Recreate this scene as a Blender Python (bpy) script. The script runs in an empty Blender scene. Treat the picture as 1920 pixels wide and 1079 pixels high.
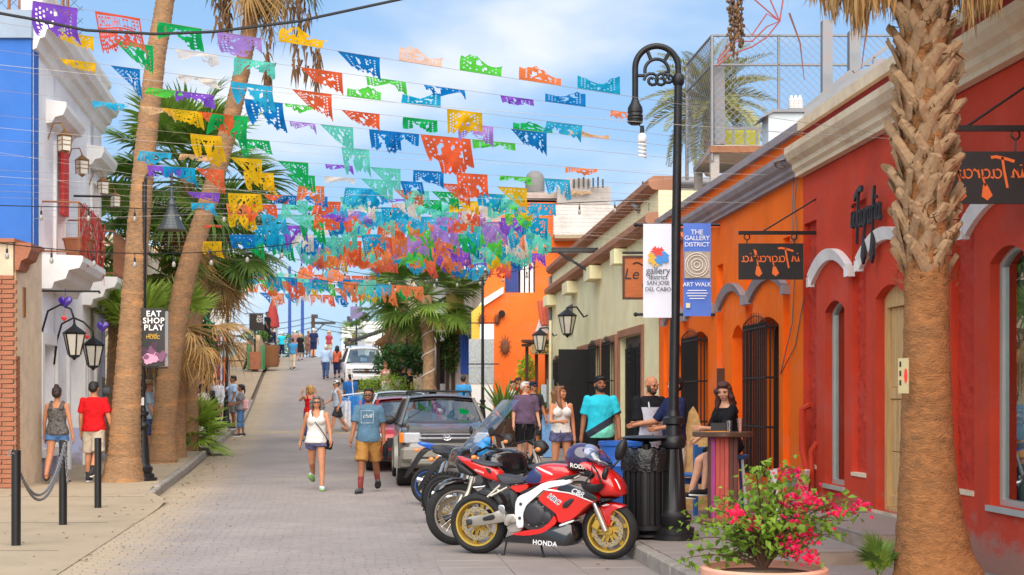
import bpy,math,random
import numpy as np
from mathutils import Vector,Matrix,Euler,noise
R=math.radians
S=bpy.context.scene
COL=S.collection
rnd=random.Random(7)

# ---------------------------------------------------------------- camera, sky, sun, exposure
F,HZ,CAMH=2667.0,745.0,1.65
cam_d=bpy.data.cameras.new('camera');cam=bpy.data.objects.new('camera',cam_d);COL.objects.link(cam)
cam.location=(0,0,CAMH);cam.rotation_euler=(R(90),0,0)
cam_d.sensor_width=36;cam_d.lens=50.0;cam_d.shift_y=205.5/1920
cam_d.clip_start=0.1;cam_d.clip_end=3000
cam_d.dof.use_dof=True;cam_d.dof.focus_distance=16.5;cam_d.dof.aperture_fstop=4.0
S.camera=cam

SUN_EL,SUN_AZ=R(44),R(176) # azimuth measured from +Y (down the street) towards +X (right): behind the camera, to the left
world=bpy.data.worlds.new('World');S.world=world;world.use_nodes=True
nt=world.node_tree;nt.nodes.clear()
wo=nt.nodes.new('ShaderNodeOutputWorld');bg=nt.nodes.new('ShaderNodeBackground')
sky=nt.nodes.new('ShaderNodeTexSky');sky.sky_type='NISHITA';sky.sun_disc=False
sky.sun_elevation=SUN_EL;sky.sun_rotation=SUN_AZ
sky.air_density=1.0;sky.dust_density=0.6;sky.ozone_density=2.0
tc=nt.nodes.new('ShaderNodeTexCoord');mp=nt.nodes.new('ShaderNodeMapping')
mp.inputs['Scale'].default_value=(2.2,2.2,5.5);mp.inputs['Location'].default_value=(3.43,5.30,2.26)
nz=nt.nodes.new('ShaderNodeTexNoise');nz.inputs['Scale'].default_value=1.9
nz.inputs['Detail'].default_value=7;nz.inputs['Roughness'].default_value=0.46;nz.inputs['Distortion'].default_value=0.25
cr=nt.nodes.new('ShaderNodeValToRGB');cr.color_ramp.elements[0].position=0.42;cr.color_ramp.elements[1].position=0.74
cr.color_ramp.interpolation='EASE'
mix=nt.nodes.new('ShaderNodeMix');mix.data_type='RGBA';mix.inputs[7].default_value=(5.2,5.3,5.5,1)
base=nt.nodes.new('ShaderNodeMix');base.data_type='RGBA';base.inputs[0].default_value=0.78
base.inputs[7].default_value=(1.62,2.85,4.6,1) # thin high haze that lightens the whole sky
L=nt.links
L.new(tc.outputs['Generated'],mp.inputs[0]);L.new(mp.outputs[0],nz.inputs['Vector'])
L.new(nz.outputs[0],cr.inputs[0]);L.new(sky.outputs[0],base.inputs[6]);L.new(base.outputs[2],mix.inputs[6])
L.new(cr.outputs[0],mix.inputs[0]);L.new(mix.outputs[2],bg.inputs[0]);L.new(bg.outputs[0],wo.inputs[0])
bg.inputs[1].default_value=0.1
sun_d=bpy.data.lights.new('sun','SUN');sun_d.energy=3.0;sun_d.angle=R(85);sun_d.color=(1.0,0.9,0.77)
sun=bpy.data.objects.new('sun',sun_d);COL.objects.link(sun)
sdir=Vector((math.sin(SUN_AZ)*math.cos(SUN_EL),math.cos(SUN_AZ)*math.cos(SUN_EL),math.sin(SUN_EL)))
sun.rotation_euler=sdir.to_track_quat('Z','Y').to_euler();sun.location=sdir*60
S.view_settings.view_transform='Standard';S.view_settings.look='None'
S.view_settings.exposure=1.0;S.view_settings.gamma=1.0;S.view_settings.use_curve_mapping=False
S.render.engine='CYCLES'
S.cycles.use_denoising=True
S.cycles.max_bounces=6;S.cycles.transparent_max_bounces=12
S.cycles.caustics_reflective=False;S.cycles.caustics_refractive=False
S.cycles.sample_clamp_indirect=6.0

# ---------------------------------------------------------------- helpers
def W(px,py,Y):
 return Vector(((px-960)*Y/F,Y,CAMH+(HZ-py)*Y/F))
def lin(c):
 if isinstance(c,str):c=tuple(int(c[i:i+2],16)for i in(0,2,4))
 f=lambda v:v/12.92 if v<=0.04045 else((v+0.055)/1.055)**2.4
 return tuple(f(v/255.0)for v in c)

_mats={}
def mat(name,col,rough=0.6,metal=0.0,var=0.12,vs=4.0,bump=0.0,bs=60.0,spec=0.5,coat=0.0,trans=0.0,
  alpha=None,emit=None,weather=None,stain=None,stain_amt=0.0,stain_s=1.2,stretch=None,sub=0.0,darkz=None,pattern=None):
 """Principled material with base-colour variation, optional second-colour stains and bump."""
 if name in _mats:return _mats[name]
 m=bpy.data.materials.new(name);m.use_nodes=True
 n=m.node_tree.nodes;l=m.node_tree.links;b=n['Principled BSDF']
 c=lin(col)if not(isinstance(col,tuple)and max(col)<=1.0)else col
 b.inputs['Roughness'].default_value=rough;b.inputs['Metallic'].default_value=metal
 b.inputs['Specular IOR Level'].default_value=spec
 if coat:b.inputs['Coat Weight'].default_value=coat;b.inputs['Coat Roughness'].default_value=0.06
 if trans:b.inputs['Transmission Weight'].default_value=trans
 if sub:b.inputs['Subsurface Weight'].default_value=sub;b.inputs['Subsurface Radius'].default_value=(0.02,0.008,0.005)
 if alpha is not None:b.inputs['Alpha'].default_value=alpha
 if emit:b.inputs['Emission Color'].default_value=(*lin(emit[0]),1);b.inputs['Emission Strength'].default_value=emit[1]
 t=n.new('ShaderNodeTexCoord');vec=t.outputs['Object']
 if stretch:
  mpn=n.new('ShaderNodeMapping');mpn.inputs['Scale'].default_value=stretch
  l.new(vec,mpn.inputs[0]);vec=mpn.outputs[0]
 out=None
 if var>0:
  z=n.new('ShaderNodeTexNoise');z.inputs['Scale'].default_value=vs;z.inputs['Detail'].default_value=6;z.inputs['Roughness'].default_value=0.62
  l.new(vec,z.inputs['Vector'])
  rp=n.new('ShaderNodeValToRGB');rp.color_ramp.elements[0].position=0.28;rp.color_ramp.elements[1].position=0.72
  rp.color_ramp.elements[0].color=(*[v*(1-var)for v in c],1)
  rp.color_ramp.elements[1].color=(*[min(1,v*(1+var)+var*0.01)for v in c],1)
  l.new(z.outputs[0],rp.inputs[0]);out=rp.outputs[0]
 if stain:
  z2=n.new('ShaderNodeTexNoise');z2.inputs['Scale'].default_value=stain_s;z2.inputs['Detail'].default_value=8;z2.inputs['Roughness'].default_value=0.7
  l.new(vec,z2.inputs['Vector'])
  r2=n.new('ShaderNodeValToRGB');r2.color_ramp.elements[0].position=0.5;r2.color_ramp.elements[1].position=0.72
  r2.color_ramp.elements[0].color=(0,0,0,1);r2.color_ramp.elements[1].color=(stain_amt,)*3+(1,)
  l.new(z2.outputs[0],r2.inputs[0])
  mx=n.new('ShaderNodeMix');mx.data_type='RGBA';mx.inputs[7].default_value=(*lin(stain),1)
  l.new(r2.outputs[0],mx.inputs[0])
  if out:l.new(out,mx.inputs[6])
  else:mx.inputs[6].default_value=(*c,1)
  out=mx.outputs[2]
 if weather: # rain streaks running down, sun-bleached patches, dirt splashed up at the foot
  gp=n.new('ShaderNodeNewGeometry')
  def blend(scale,vecscale,lo,hi,colr,amt,src,foot=None):
   mpn=n.new('ShaderNodeMapping');mpn.inputs['Scale'].default_value=vecscale;l.new(gp.outputs['Position'],mpn.inputs[0])
   zz=n.new('ShaderNodeTexNoise');zz.inputs['Scale'].default_value=scale;zz.inputs['Detail'].default_value=8;zz.inputs['Roughness'].default_value=.68;l.new(mpn.outputs[0],zz.inputs['Vector'])
   val=zz.outputs[0]
   if foot is not None:
    sx=n.new('ShaderNodeSeparateXYZ');l.new(gp.outputs['Position'],sx.inputs[0])
    fm=n.new('ShaderNodeMapRange');fm.inputs[1].default_value=.12;fm.inputs[2].default_value=foot;fm.inputs[3].default_value=.34;fm.inputs[4].default_value=-.3;l.new(sx.outputs[2],fm.inputs[0])
    aa=n.new('ShaderNodeMath');l.new(val,aa.inputs[0]);l.new(fm.outputs[0],aa.inputs[1]);val=aa.outputs[0]
   mrr=n.new('ShaderNodeMapRange');mrr.inputs[1].default_value=lo;mrr.inputs[2].default_value=hi;mrr.inputs[4].default_value=amt;l.new(val,mrr.inputs[0])
   mm=n.new('ShaderNodeMix');mm.data_type='RGBA';mm.inputs[7].default_value=(*colr,1);l.new(mrr.outputs[0],mm.inputs[0]);l.new(src,mm.inputs[6]);return mm.outputs[2]
  pale=[v*.55+.28*(sum(c)/3+.25)for v in c];dirty=[v*.45+.03 for v in c]
  out=blend(.9,(1,1,1.4),.52,.75,pale,.3*weather,out)
  out=blend(5.0,(1,1,.07),.55,.78,dirty,.35*weather,out)
  out=blend(3.2,(1,1,1.5),.5,.72,(.3,.24,.19),.6*weather,out,foot=.95)
 if out:l.new(out,b.inputs['Base Color'])
 else:b.inputs['Base Color'].default_value=(*c,1)
 if bump:
  z3=n.new('ShaderNodeTexNoise');z3.inputs['Scale'].default_value=bs;z3.inputs['Detail'].default_value=5
  l.new(vec,z3.inputs['Vector'])
  bp=n.new('ShaderNodeBump');bp.inputs['Strength'].default_value=bump;bp.inputs['Distance'].default_value=0.02
  l.new(z3.outputs[0],bp.inputs['Height']);l.new(bp.outputs[0],b.inputs['Normal'])
 _mats[name]=m
 return m

def paper(name,col,t=0.5):
 if name in _mats:return _mats[name]
 m=bpy.data.materials.new(name);m.use_nodes=True
 n=m.node_tree.nodes;l=m.node_tree.links;n.clear()
 o=n.new('ShaderNodeOutputMaterial');d=n.new('ShaderNodeBsdfDiffuse');tr=n.new('ShaderNodeBsdfTranslucent');mx=n.new('ShaderNodeMixShader')
 c=lin(col)
 tcn=n.new('ShaderNodeTexCoord');z=n.new('ShaderNodeTexNoise');z.inputs['Scale'].default_value=9;z.inputs['Detail'].default_value=4
 l.new(tcn.outputs['Object'],z.inputs['Vector'])
 rp=n.new('ShaderNodeValToRGB');rp.color_ramp.elements[0].position=0.3;rp.color_ramp.elements[1].position=0.7
 rp.color_ramp.elements[0].color=(*[v*0.82 for v in c],1);rp.color_ramp.elements[1].color=(*[min(1,v*1.1+0.015)for v in c],1)
 l.new(z.outputs[0],rp.inputs[0]);l.new(rp.outputs[0],d.inputs[0]);l.new(rp.outputs[0],tr.inputs[0])
 mx.inputs[0].default_value=t
 l.new(d.outputs[0],mx.inputs[1]);l.new(tr.outputs[0],mx.inputs[2]);l.new(mx.outputs[0],o.inputs[0])
 _mats[name]=m
 return m

def glass(name,tint=(0.9,0.95,0.95),rough=0.02,dens=0.25):
 """Thin pane: mostly clear with a mirror-like reflection."""
 if name in _mats:return _mats[name]
 m=bpy.data.materials.new(name);m.use_nodes=True
 n=m.node_tree.nodes;l=m.node_tree.links;n.clear()
 o=n.new('ShaderNodeOutputMaterial');g=n.new('ShaderNodeBsdfGlossy');t=n.new('ShaderNodeBsdfTransparent');mx=n.new('ShaderNodeMixShader')
 fr=n.new('ShaderNodeFresnel');fr.inputs[0].default_value=1.5
 ad=n.new('ShaderNodeMath');ad.operation='ADD';ad.inputs[1].default_value=dens
 g.inputs['Roughness'].default_value=rough;g.inputs['Color'].default_value=(0.95,0.97,1,1);t.inputs[0].default_value=(*tint,1)
 l.new(fr.outputs[0],ad.inputs[0]);l.new(ad.outputs[0],mx.inputs[0]);l.new(t.outputs[0],mx.inputs[1]);l.new(g.outputs[0],mx.inputs[2]);l.new(mx.outputs[0],o.inputs[0])
 _mats[name]=m
 return m

class MB:
 """Collects shapes and links them as ONE mesh object."""
 def __init__(s,M=None):s.v=[];s.f=[];s.mi=[];s.sm=[];s.M=M
 def add(s,vs,fs,m=0,smooth=False):
  o=len(s.v)
  if s.M is not None:vs=[s.M@Vector(p)for p in vs]
  s.v.extend([tuple(p)for p in vs]);s.f.extend([tuple(i+o for i in f)for f in fs])
  s.mi.extend([m]*len(fs));s.sm.extend([smooth]*len(fs))
  return s
 def box(s,x0,x1,y0,y1,z0,z1,m=0,T=None):
  vs=[(x,y,z)for z in(z0,z1)for y in(y0,y1)for x in(x0,x1)]
  if T is not None:vs=[T@Vector(p)for p in vs]
  return s.add(vs,[(0,2,3,1),(4,5,7,6),(0,1,5,4),(2,6,7,3),(0,4,6,2),(1,3,7,5)],m)
 def cbox(s,c,d,rot=None,m=0,ch=0.0):
  h=[q/2 for q in d]
  T=Matrix.Translation(c)@(Euler(rot).to_matrix().to_4x4()if rot is not None else Matrix.Identity(4))
  if ch<=0:return s.box(-h[0],h[0],-h[1],h[1],-h[2],h[2],m,T)
  # chamfered: loft of octagon rings in z
  rings=[]
  for z,k in((-h[2],1),(-h[2]+ch,0),(h[2]-ch,0),(h[2],1)):
   a,b=h[0]-ch*k,h[1]-ch*k
   rings.append([T@Vector(p)for p in((-a+ch,-b,z),(a-ch,-b,z),(a,-b+ch,z),(a,b-ch,z),(a-ch,b,z),(-a+ch,b,z),(-a,b-ch,z),(-a,-b+ch,z))])
  return s.loft(rings,m,False)
 def loft(s,rings,m=0,smooth=True,caps=True,closed=True):
  n=len(rings[0]);vs=[p for r in rings for p in r];fs=[]
  for i in range(len(rings)-1):
   for j in range(n if closed else n-1):
    k=(j+1)%n
    fs.append((i*n+j,i*n+k,(i+1)*n+k,(i+1)*n+j))
  if caps and closed:
   fs.append(tuple(range(n-1,-1,-1)));fs.append(tuple((len(rings)-1)*n+j for j in range(n)))
  return s.add(vs,fs,m,smooth)
 def tube(s,pts,r,n=8,m=0,smooth=True,caps=True):
  pts=[Vector(p)for p in pts];rr=r if isinstance(r,(list,tuple))else[r]*len(pts)
  rings=[];up=None
  for i,p in enumerate(pts):
   t=(pts[min(i+1,len(pts)-1)]-pts[max(i-1,0)])
   t=t.normalized()if t.length>1e-9 else Vector((0,0,1))
   if up is None:up=Vector((0,0,1))if abs(t.z)<0.95 else Vector((1,0,0))
   a=up-t*up.dot(t)
   if a.length<1e-4:a=t.orthogonal()
   a.normalize();up=a;b=t.cross(a)
   rings.append([p+(a*math.cos(2*math.pi*k/n)+b*math.sin(2*math.pi*k/n))*rr[i]for k in range(n)])
  return s.loft(rings,m,smooth,caps)
 def cyl(s,p0,p1,r0,r1=None,n=12,m=0,smooth=True):
  return s.tube([p0,p1],[r0,r0 if r1 is None else r1],n,m,smooth)
 def lathe(s,prof,c=(0,0,0),n=20,m=0,smooth=True,T=None,caps=True):
  T=T or Matrix.Translation(c)
  rings=[[T@Vector((r*math.cos(2*math.pi*k/n),r*math.sin(2*math.pi*k/n),z))for k in range(n)]for r,z in prof]
  return s.loft(rings,m,smooth,caps)
 def ell(s,c,r,rot=None,nu=14,nv=9,m=0,T=None):
  T=T or(Matrix.Translation(c)@(Euler(rot).to_matrix().to_4x4()if rot is not None else Matrix.Identity(4)))
  vs=[T@Vector((0,0,-r[2]))];fs=[]
  for i in range(1,nv):
   a=math.pi*i/nv-math.pi/2
   for j in range(nu):
    b=2*math.pi*j/nu
    vs.append(T@Vector((r[0]*math.cos(a)*math.cos(b),r[1]*math.cos(a)*math.sin(b),r[2]*math.sin(a))))
  vs.append(T@Vector((0,0,r[2])))
  for j in range(nu):
   fs.append((0,1+(j+1)%nu,1+j));fs.append((len(vs)-1,1+(nv-2)*nu+j,1+(nv-2)*nu+(j+1)%nu))
  for i in range(nv-2):
   for j in range(nu):
    a=1+i*nu;k=(j+1)%nu
    fs.append((a+j,a+k,a+nu+k,a+nu+j))
  return s.add(vs,fs,m,True)
 def prism(s,poly,o,ux,uy,d,m=0,smooth=False,mside=None):
  """poly: 2-D outline in the plane o + a*ux + b*uy, extruded along vector d."""
  o,ux,uy,d=Vector(o),Vector(ux),Vector(uy),Vector(d)
  n=len(poly);A=[o+ux*a+uy*b for a,b in poly];B=[p+d for p in A]
  s.add(A+B,[tuple(range(n)),tuple(range(2*n-1,n-1,-1))],m,smooth)
  s.add(A+B,[(i,i+n,(i+1)%n+n,(i+1)%n)for i in range(n)],m if mside is None else mside,smooth)
  return s
 def quad(s,a,b,c,d,m=0):return s.add([a,b,c,d],[(0,1,2,3)],m)
 def torus(s,c,R_,r,T=None,n=32,k=10,m=0,prof=None):
  T=T or Matrix.Translation(c);rings=[]
  for i in range(n):
   a=2*math.pi*i/n;ca,sa=math.cos(a),math.sin(a);ring=[]
   pr=prof or[(R_+r*math.cos(2*math.pi*j/k),r*math.sin(2*math.pi*j/k))for j in range(k)]
   for q,h in pr:ring.append(T@Vector((q*ca,h,q*sa))) # axis = local y
   rings.append(ring)
  kk=len(rings[0]);vs=[p for r_ in rings for p in r_];fs=[]
  for i in range(n):
   for j in range(kk):
    fs.append((i*kk+j,i*kk+(j+1)%kk,((i+1)%n)*kk+(j+1)%kk,((i+1)%n)*kk+j))
  return s.add(vs,fs,m,True)
 def mesh(s,name,mats,sharp=40):
  me=bpy.data.meshes.new(name);me.from_pydata(s.v,[],s.f)
  for m_ in(mats if isinstance(mats,(list,tuple))else[mats]):me.materials.append(m_)
  me.polygons.foreach_set('material_index',s.mi);me.polygons.foreach_set('use_smooth',s.sm)
  if any(s.sm)and sharp:me.set_sharp_from_angle(angle=R(sharp))
  me.update();return me
 def build(s,name,mats,parent=None,loc=None,sharp=40,**props):
  off=Vector((0,0,0))
  if parent is not None:
   q=parent
   while q.parent is not None:q=q.parent
   off=q.location
  elif loc is not None:off=Vector(loc)
  if off.length>0:s.v=[(p[0]-off.x,p[1]-off.y,p[2]-off.z)for p in s.v]
  o=bpy.data.objects.new(name,s.mesh(name,mats,sharp));COL.objects.link(o)
  if parent is not None:o.parent=parent
  elif loc is not None:o.location=off
  for k,v in props.items():o[k]=v
  return o

def thing(name,label,cat,loc=(0,0,0),group=None):
 o=bpy.data.objects.new(name,None);COL.objects.link(o);o.location=loc
 o['label']=label;o['category']=cat
 if group:o['group']=group
 o.empty_display_size=0.1
 return o
def tag(o,label,cat,group=None):
 o['label']=label;o['category']=cat
 if group:o['group']=group
 return o
def link_copy(o,parent=None):
 c=o.copy();COL.objects.link(c)
 if parent is not None:c.parent=parent
 return c
def kids(o):return[c for c in COL.objects if c.parent==o]
def copy_tree(o,parent=None,_map=None):
 if _map is None:
  _map={}
  for q in COL.objects:
   if q.parent is not None:_map.setdefault(q.parent.name,[]).append(q)
 c=link_copy(o,parent)
 for ch in _map.get(o.name,[]):copy_tree(ch,c,_map)
 return c
def inst(me,name,parent,M_,**props):
 """a part that shares mesh data; M_ is its matrix relative to the root thing"""
 o=bpy.data.objects.new(name,me);COL.objects.link(o);o.parent=parent;o.matrix_local=M_
 for k,v in props.items():o[k]=v
 return o

def text_mesh(txt,size=1.0,extrude=0.0,align='CENTER',space=1.0,bold=0.0,shear=0.0):
 cu=bpy.data.curves.new('lettering','FONT');cu.body=txt;cu.size=size;cu.extrude=extrude
 cu.align_x=align;cu.align_y='CENTER';cu.space_character=space;cu.offset=bold;cu.shear=shear;cu.resolution_u=3
 ob=bpy.data.objects.new('lettering',cu);COL.objects.link(ob)
 dg=bpy.context.evaluated_depsgraph_get();me=bpy.data.meshes.new_from_object(ob.evaluated_get(dg))
 vs=[tuple(v.co)for v in me.vertices];fs=[tuple(p.vertices)for p in me.polygons]
 bpy.data.objects.remove(ob);bpy.data.curves.remove(cu);bpy.data.meshes.remove(me)
 return vs,fs
def put_text(mb,txt,o,ux,uy,size,m=0,**kw):
 vs,fs=text_mesh(txt,size,**kw)
 o,ux,uy=Vector(o),Vector(ux).normalized(),Vector(uy).normalized();nn=ux.cross(uy)
 mb.add([o+ux*a+uy*b+nn*c for a,b,c in vs],fs,m)
def wires(mb,pts_list,r,n=5,m=0):
 for pts in pts_list:mb.tube(pts,r,n,m)
def catenary(a,b,sag,n=16):
 a,b=Vector(a),Vector(b)
 return[a.lerp(b,i/n)-Vector((0,0,sag*4*(i/n)*(1-i/n)))for i in range(n+1)]
ORD=['first','second','third','fourth','fifth','sixth','seventh','eighth','ninth','tenth','eleventh','twelfth','thirteenth',
       'fourteenth','fifteenth','sixteenth','seventeenth','eighteenth','nineteenth','twentieth','twenty-first','twenty-second','twenty-third','twenty-fourth','twenty-fifth','twenty-sixth','twenty-seventh','twenty-eighth','twenty-ninth','thirtieth','thirty-first','thirty-second','thirty-third','thirty-fourth']

# ---------------------------------------------------------------- the lie of the land
def interp(t,xs,ys):return float(np.interp(t,xs,ys))
_RY=[-40,22,30,38,45,50,55,60,65,76,85,90,95,105,130,170,900]
_RZ=[0,0,.05,.18,.44,.76,1.14,1.58,2.04,3.06,3.88,4.18,4.3,4.2,3.2,1.5,1.0]
def zr(Y):return interp(Y,_RY,_RZ) # road surface height along the street
def kl(Y):return interp(Y,[-40,22.8,38,50,75,88,130,900],[3.9,-5.73,-8.05,-9.4,-13.0,-14.4,-20.5,-130]) # left kerb
def kr(Y):return 1.29-.11*(Y-14)if Y<45 else interp(Y,[45,55,65,75,85,95,900],[-2.12,-3.75,-5.45,-7.1,-8.7,-10.3,-120]) # right kerb
RX0,RSL=5.11,-.0806 # right house fronts:  X = RX0 + RSL*Y
LX0,LSL=-4.94,-.139 # left house fronts
def rw(Y):return RX0+RSL*Y
def lw(Y):return LX0+LSL*Y
def rY(px):return RX0*F/(px-745) # depth at which the right fronts are seen at picture column px
def lY(px):return-LX0*F/(590-px)
_ru=Vector((RSL,1,0)).normalized();_rn=Vector((-1,RSL,0)).normalized()
_lu=Vector((LSL,1,0)).normalized();_ln=Vector((1,-LSL,0)).normalized()
def RP(Y,d=0.0,z=0.0):return Vector((rw(Y),Y,z))+_rn*d # a point d in front of the right house fronts
def LP(Y,d=0.0,z=0.0):return Vector((lw(Y),Y,z))+_ln*d
def wall_frame(P,u,n,Yref):
 o=P(Yref);return Matrix(((u.x,n.x,0,o.x),(u.y,n.y,0,o.y),(0,0,1,0),(0,0,0,1))) # local x along the wall (away), y out of it
KR_=math.sqrt(1+RSL*RSL);KL_=math.sqrt(1+LSL*LSL)
# ---------------------------------------------------------------- ground, road, pavements
def sstep(t,a,b):
 t=min(1,max(0,(t-a)/(b-a)));return t*t*(3-2*t)
YS=[-40,-10,4,8,10,12,14,16,18,20,21,22,23,24,26,28,30,32,34,36,38,40,42,44,46,48,50,53,56,59,62,65,68,71,74,77,80,83,86,88,90,92,95,100,110,130,170,300,900]
def strip(mb,xl,xr,zf,ys=YS,nx=1,m=0):
 vs=[];fs=[]
 for Y in ys:
  a,b=xl(Y),xr(Y)
  for i in range(nx+1):vs.append((a+(b-a)*i/nx,Y,zf(Y)))
 k=nx+1
 for j in range(len(ys)-1):
  for i in range(nx):fs.append((j*k+i,j*k+i+1,(j+1)*k+i+1,(j+1)*k+i))
 mb.add(vs,fs,m,True)

def road_mat(name,per_island=False,brick=False):
 m=bpy.data.materials.new(name);m.use_nodes=True
 n=m.node_tree.nodes;l=m.node_tree.links;b=n['Principled BSDF'];b.inputs['Roughness'].default_value=0.82;b.inputs['Specular IOR Level'].default_value=0.3
 g=n.new('ShaderNodeNewGeometry');oi=n.new('ShaderNodeObjectInfo')
 rp=n.new('ShaderNodeValToRGB');e=rp.color_ramp.elements
 e[0].color=(*lin((136,128,124)),1);e[1].color=(*lin((165,155,149)),1);e[1].position=1
 q=e.new(0.5);q.color=(*lin((149,140,136)),1)
 z=n.new('ShaderNodeTexNoise');z.inputs['Scale'].default_value=0.55;z.inputs['Detail'].default_value=8;z.inputs['Roughness'].default_value=0.65
 l.new(g.outputs['Position'],z.inputs['Vector'])
 ad=n.new('ShaderNodeMath');ad.operation='MULTIPLY_ADD';ad.inputs[1].default_value=0.2
 src=g.outputs['Random Per Island']if per_island else oi.outputs['Random']
 if brick:
  ad.inputs[0].default_value=0.3
 else:l.new(src,ad.inputs[0])
 sc=n.new('ShaderNodeMath');sc.operation='MULTIPLY_ADD';sc.inputs[1].default_value=1.7;sc.inputs[2].default_value=-0.52
 l.new(z.outputs[0],sc.inputs[0]);l.new(sc.outputs[0],ad.inputs[2]);l.new(ad.outputs[0],rp.inputs[0])
 zo=n.new('ShaderNodeTexNoise');zo.inputs['Scale'].default_value=1.3;zo.inputs['Detail'].default_value=5
 mpo=n.new('ShaderNodeMapping');mpo.inputs['Scale'].default_value=(1.6,.35,1);mpo.inputs['Rotation'].default_value=(0,0,.115);l.new(g.outputs['Position'],mpo.inputs[0]);l.new(mpo.outputs[0],zo.inputs['Vector'])
 mro=n.new('ShaderNodeMapRange');mro.inputs[1].default_value=.55;mro.inputs[2].default_value=.78;mro.inputs[4].default_value=.38;l.new(zo.outputs[0],mro.inputs[0])
 mxo=n.new('ShaderNodeMix');mxo.data_type='RGBA';mxo.inputs[7].default_value=(*lin((124,116,112)),1);l.new(mro.outputs[0],mxo.inputs[0]);l.new(rp.outputs[0],mxo.inputs[6])
 # sand washed over the left side of the roadway
 sx=n.new('ShaderNodeSeparateXYZ');l.new(g.outputs['Position'],sx.inputs[0])
 ma=n.new('ShaderNodeMath');ma.operation='MULTIPLY_ADD';ma.inputs[1].default_value=0.135;l.new(sx.outputs[1],ma.inputs[0]);l.new(sx.outputs[0],ma.inputs[2])
 z2=n.new('ShaderNodeTexNoise');z2.inputs['Scale'].default_value=1.6;z2.inputs['Detail'].default_value=9;z2.inputs['Roughness'].default_value=0.7
 l.new(g.outputs['Position'],z2.inputs['Vector'])
 m2=n.new('ShaderNodeMath');m2.operation='MULTIPLY_ADD';m2.inputs[1].default_value=1.5;l.new(z2.outputs[0],m2.inputs[0]);l.new(ma.outputs[0],m2.inputs[2])
 mr=n.new('ShaderNodeMapRange');mr.inputs[1].default_value=-1.55;mr.inputs[2].default_value=-0.75;mr.inputs[3].default_value=0.85;mr.inputs[4].default_value=0.0
 l.new(m2.outputs[0],mr.inputs[0])
 mx=n.new('ShaderNodeMix');mx.data_type='RGBA';mx.inputs[7].default_value=(*lin((172,154,128)),1)
 l.new(mr.outputs[0],mx.inputs[0]);l.new(mxo.outputs[2],mx.inputs[6]);l.new(mx.outputs[2],b.inputs['Base Color'])
 z3=n.new('ShaderNodeTexNoise');z3.inputs['Scale'].default_value=45;z3.inputs['Detail'].default_value=6;l.new(g.outputs['Position'],z3.inputs['Vector'])
 bp=n.new('ShaderNodeBump');bp.inputs['Strength'].default_value=0.35;bp.inputs['Distance'].default_value=0.01
 l.new(z3.outputs[0],bp.inputs['Height'])
 if brick:
  br=n.new('ShaderNodeTexBrick');br.inputs['Scale'].default_value=1.0;br.inputs['Brick Width'].default_value=0.42;br.inputs['Row Height'].default_value=0.21
  br.inputs['Mortar Size'].default_value=0.012;br.inputs['Color1'].default_value=(1,1,1,1);br.inputs['Color2'].default_value=(.8,.8,.8,1);br.inputs['Mortar'].default_value=(0,0,0,1)
  l.new(g.outputs['Position'],br.inputs['Vector'])
  b2=n.new('ShaderNodeBump');b2.inputs['Strength'].default_value=0.5;b2.inputs['Distance'].default_value=0.01
  l.new(br.outputs[0],b2.inputs['Height']);l.new(bp.outputs[0],b2.inputs['Normal']);l.new(b2.outputs[0],b.inputs['Normal'])
  m3=n.new('ShaderNodeMix');m3.data_type='RGBA';m3.blend_type='MULTIPLY';m3.inputs[0].default_value=0.18
  l.new(mx.outputs[2],m3.inputs[6]);l.new(br.outputs[0],m3.inputs[7]);l.new(m3.outputs[2],b.inputs['Base Color'])
 else:l.new(bp.outputs[0],b.inputs['Normal'])
 return m
m_paver=road_mat('paver stone');m_pavers=road_mat('paver stone field',True);m_road=road_mat('worn paved roadway',brick=True)
m_soil=mat('soil',(120,104,86),.95,var=.25,vs=3,bump=.4)
m_conc=mat('beige concrete',(162,145,120),.85,var=.1,vs=.9,bump=.3,bs=55,stain=(132,116,96),stain_amt=.5,stain_s=1.4)
m_concg=mat('grey concrete',(172,164,158),.85,var=.12,vs=1.2,bump=.3,bs=50,stain=(120,112,106),stain_amt=.5,stain_s=2.0)
m_kerb=mat('old kerb concrete',(150,142,132),.9,var=.22,vs=3.5,bump=.5,bs=35,stain=(92,86,80),stain_amt=.6,stain_s=3)
m_tile=mat('pavement tile',(146,136,130),.7,var=.1,vs=2.0,bump=.15,bs=60,stain=(140,128,118),stain_amt=.5,stain_s=2.5)
m_joint=mat('joint mortar',(120,112,104),.95,var=.15)

g=MB();strip(g,lambda y:-500,lambda y:500,lambda y:zr(y)-.07)
g.build('ground',m_soil,kind='structure')

def roadL(Y):return-5.4-.128*(Y-22.6)if Y<22.8 else kl(Y)
g=MB();strip(g,lambda y:roadL(y)-.3 if y<23 else kl(y)+.01,lambda y:kr(y)+.02,lambda y:zr(y)-(.0075 if y<30 else 0),nx=6)
road=g.build('road',m_road,kind='structure')
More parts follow.
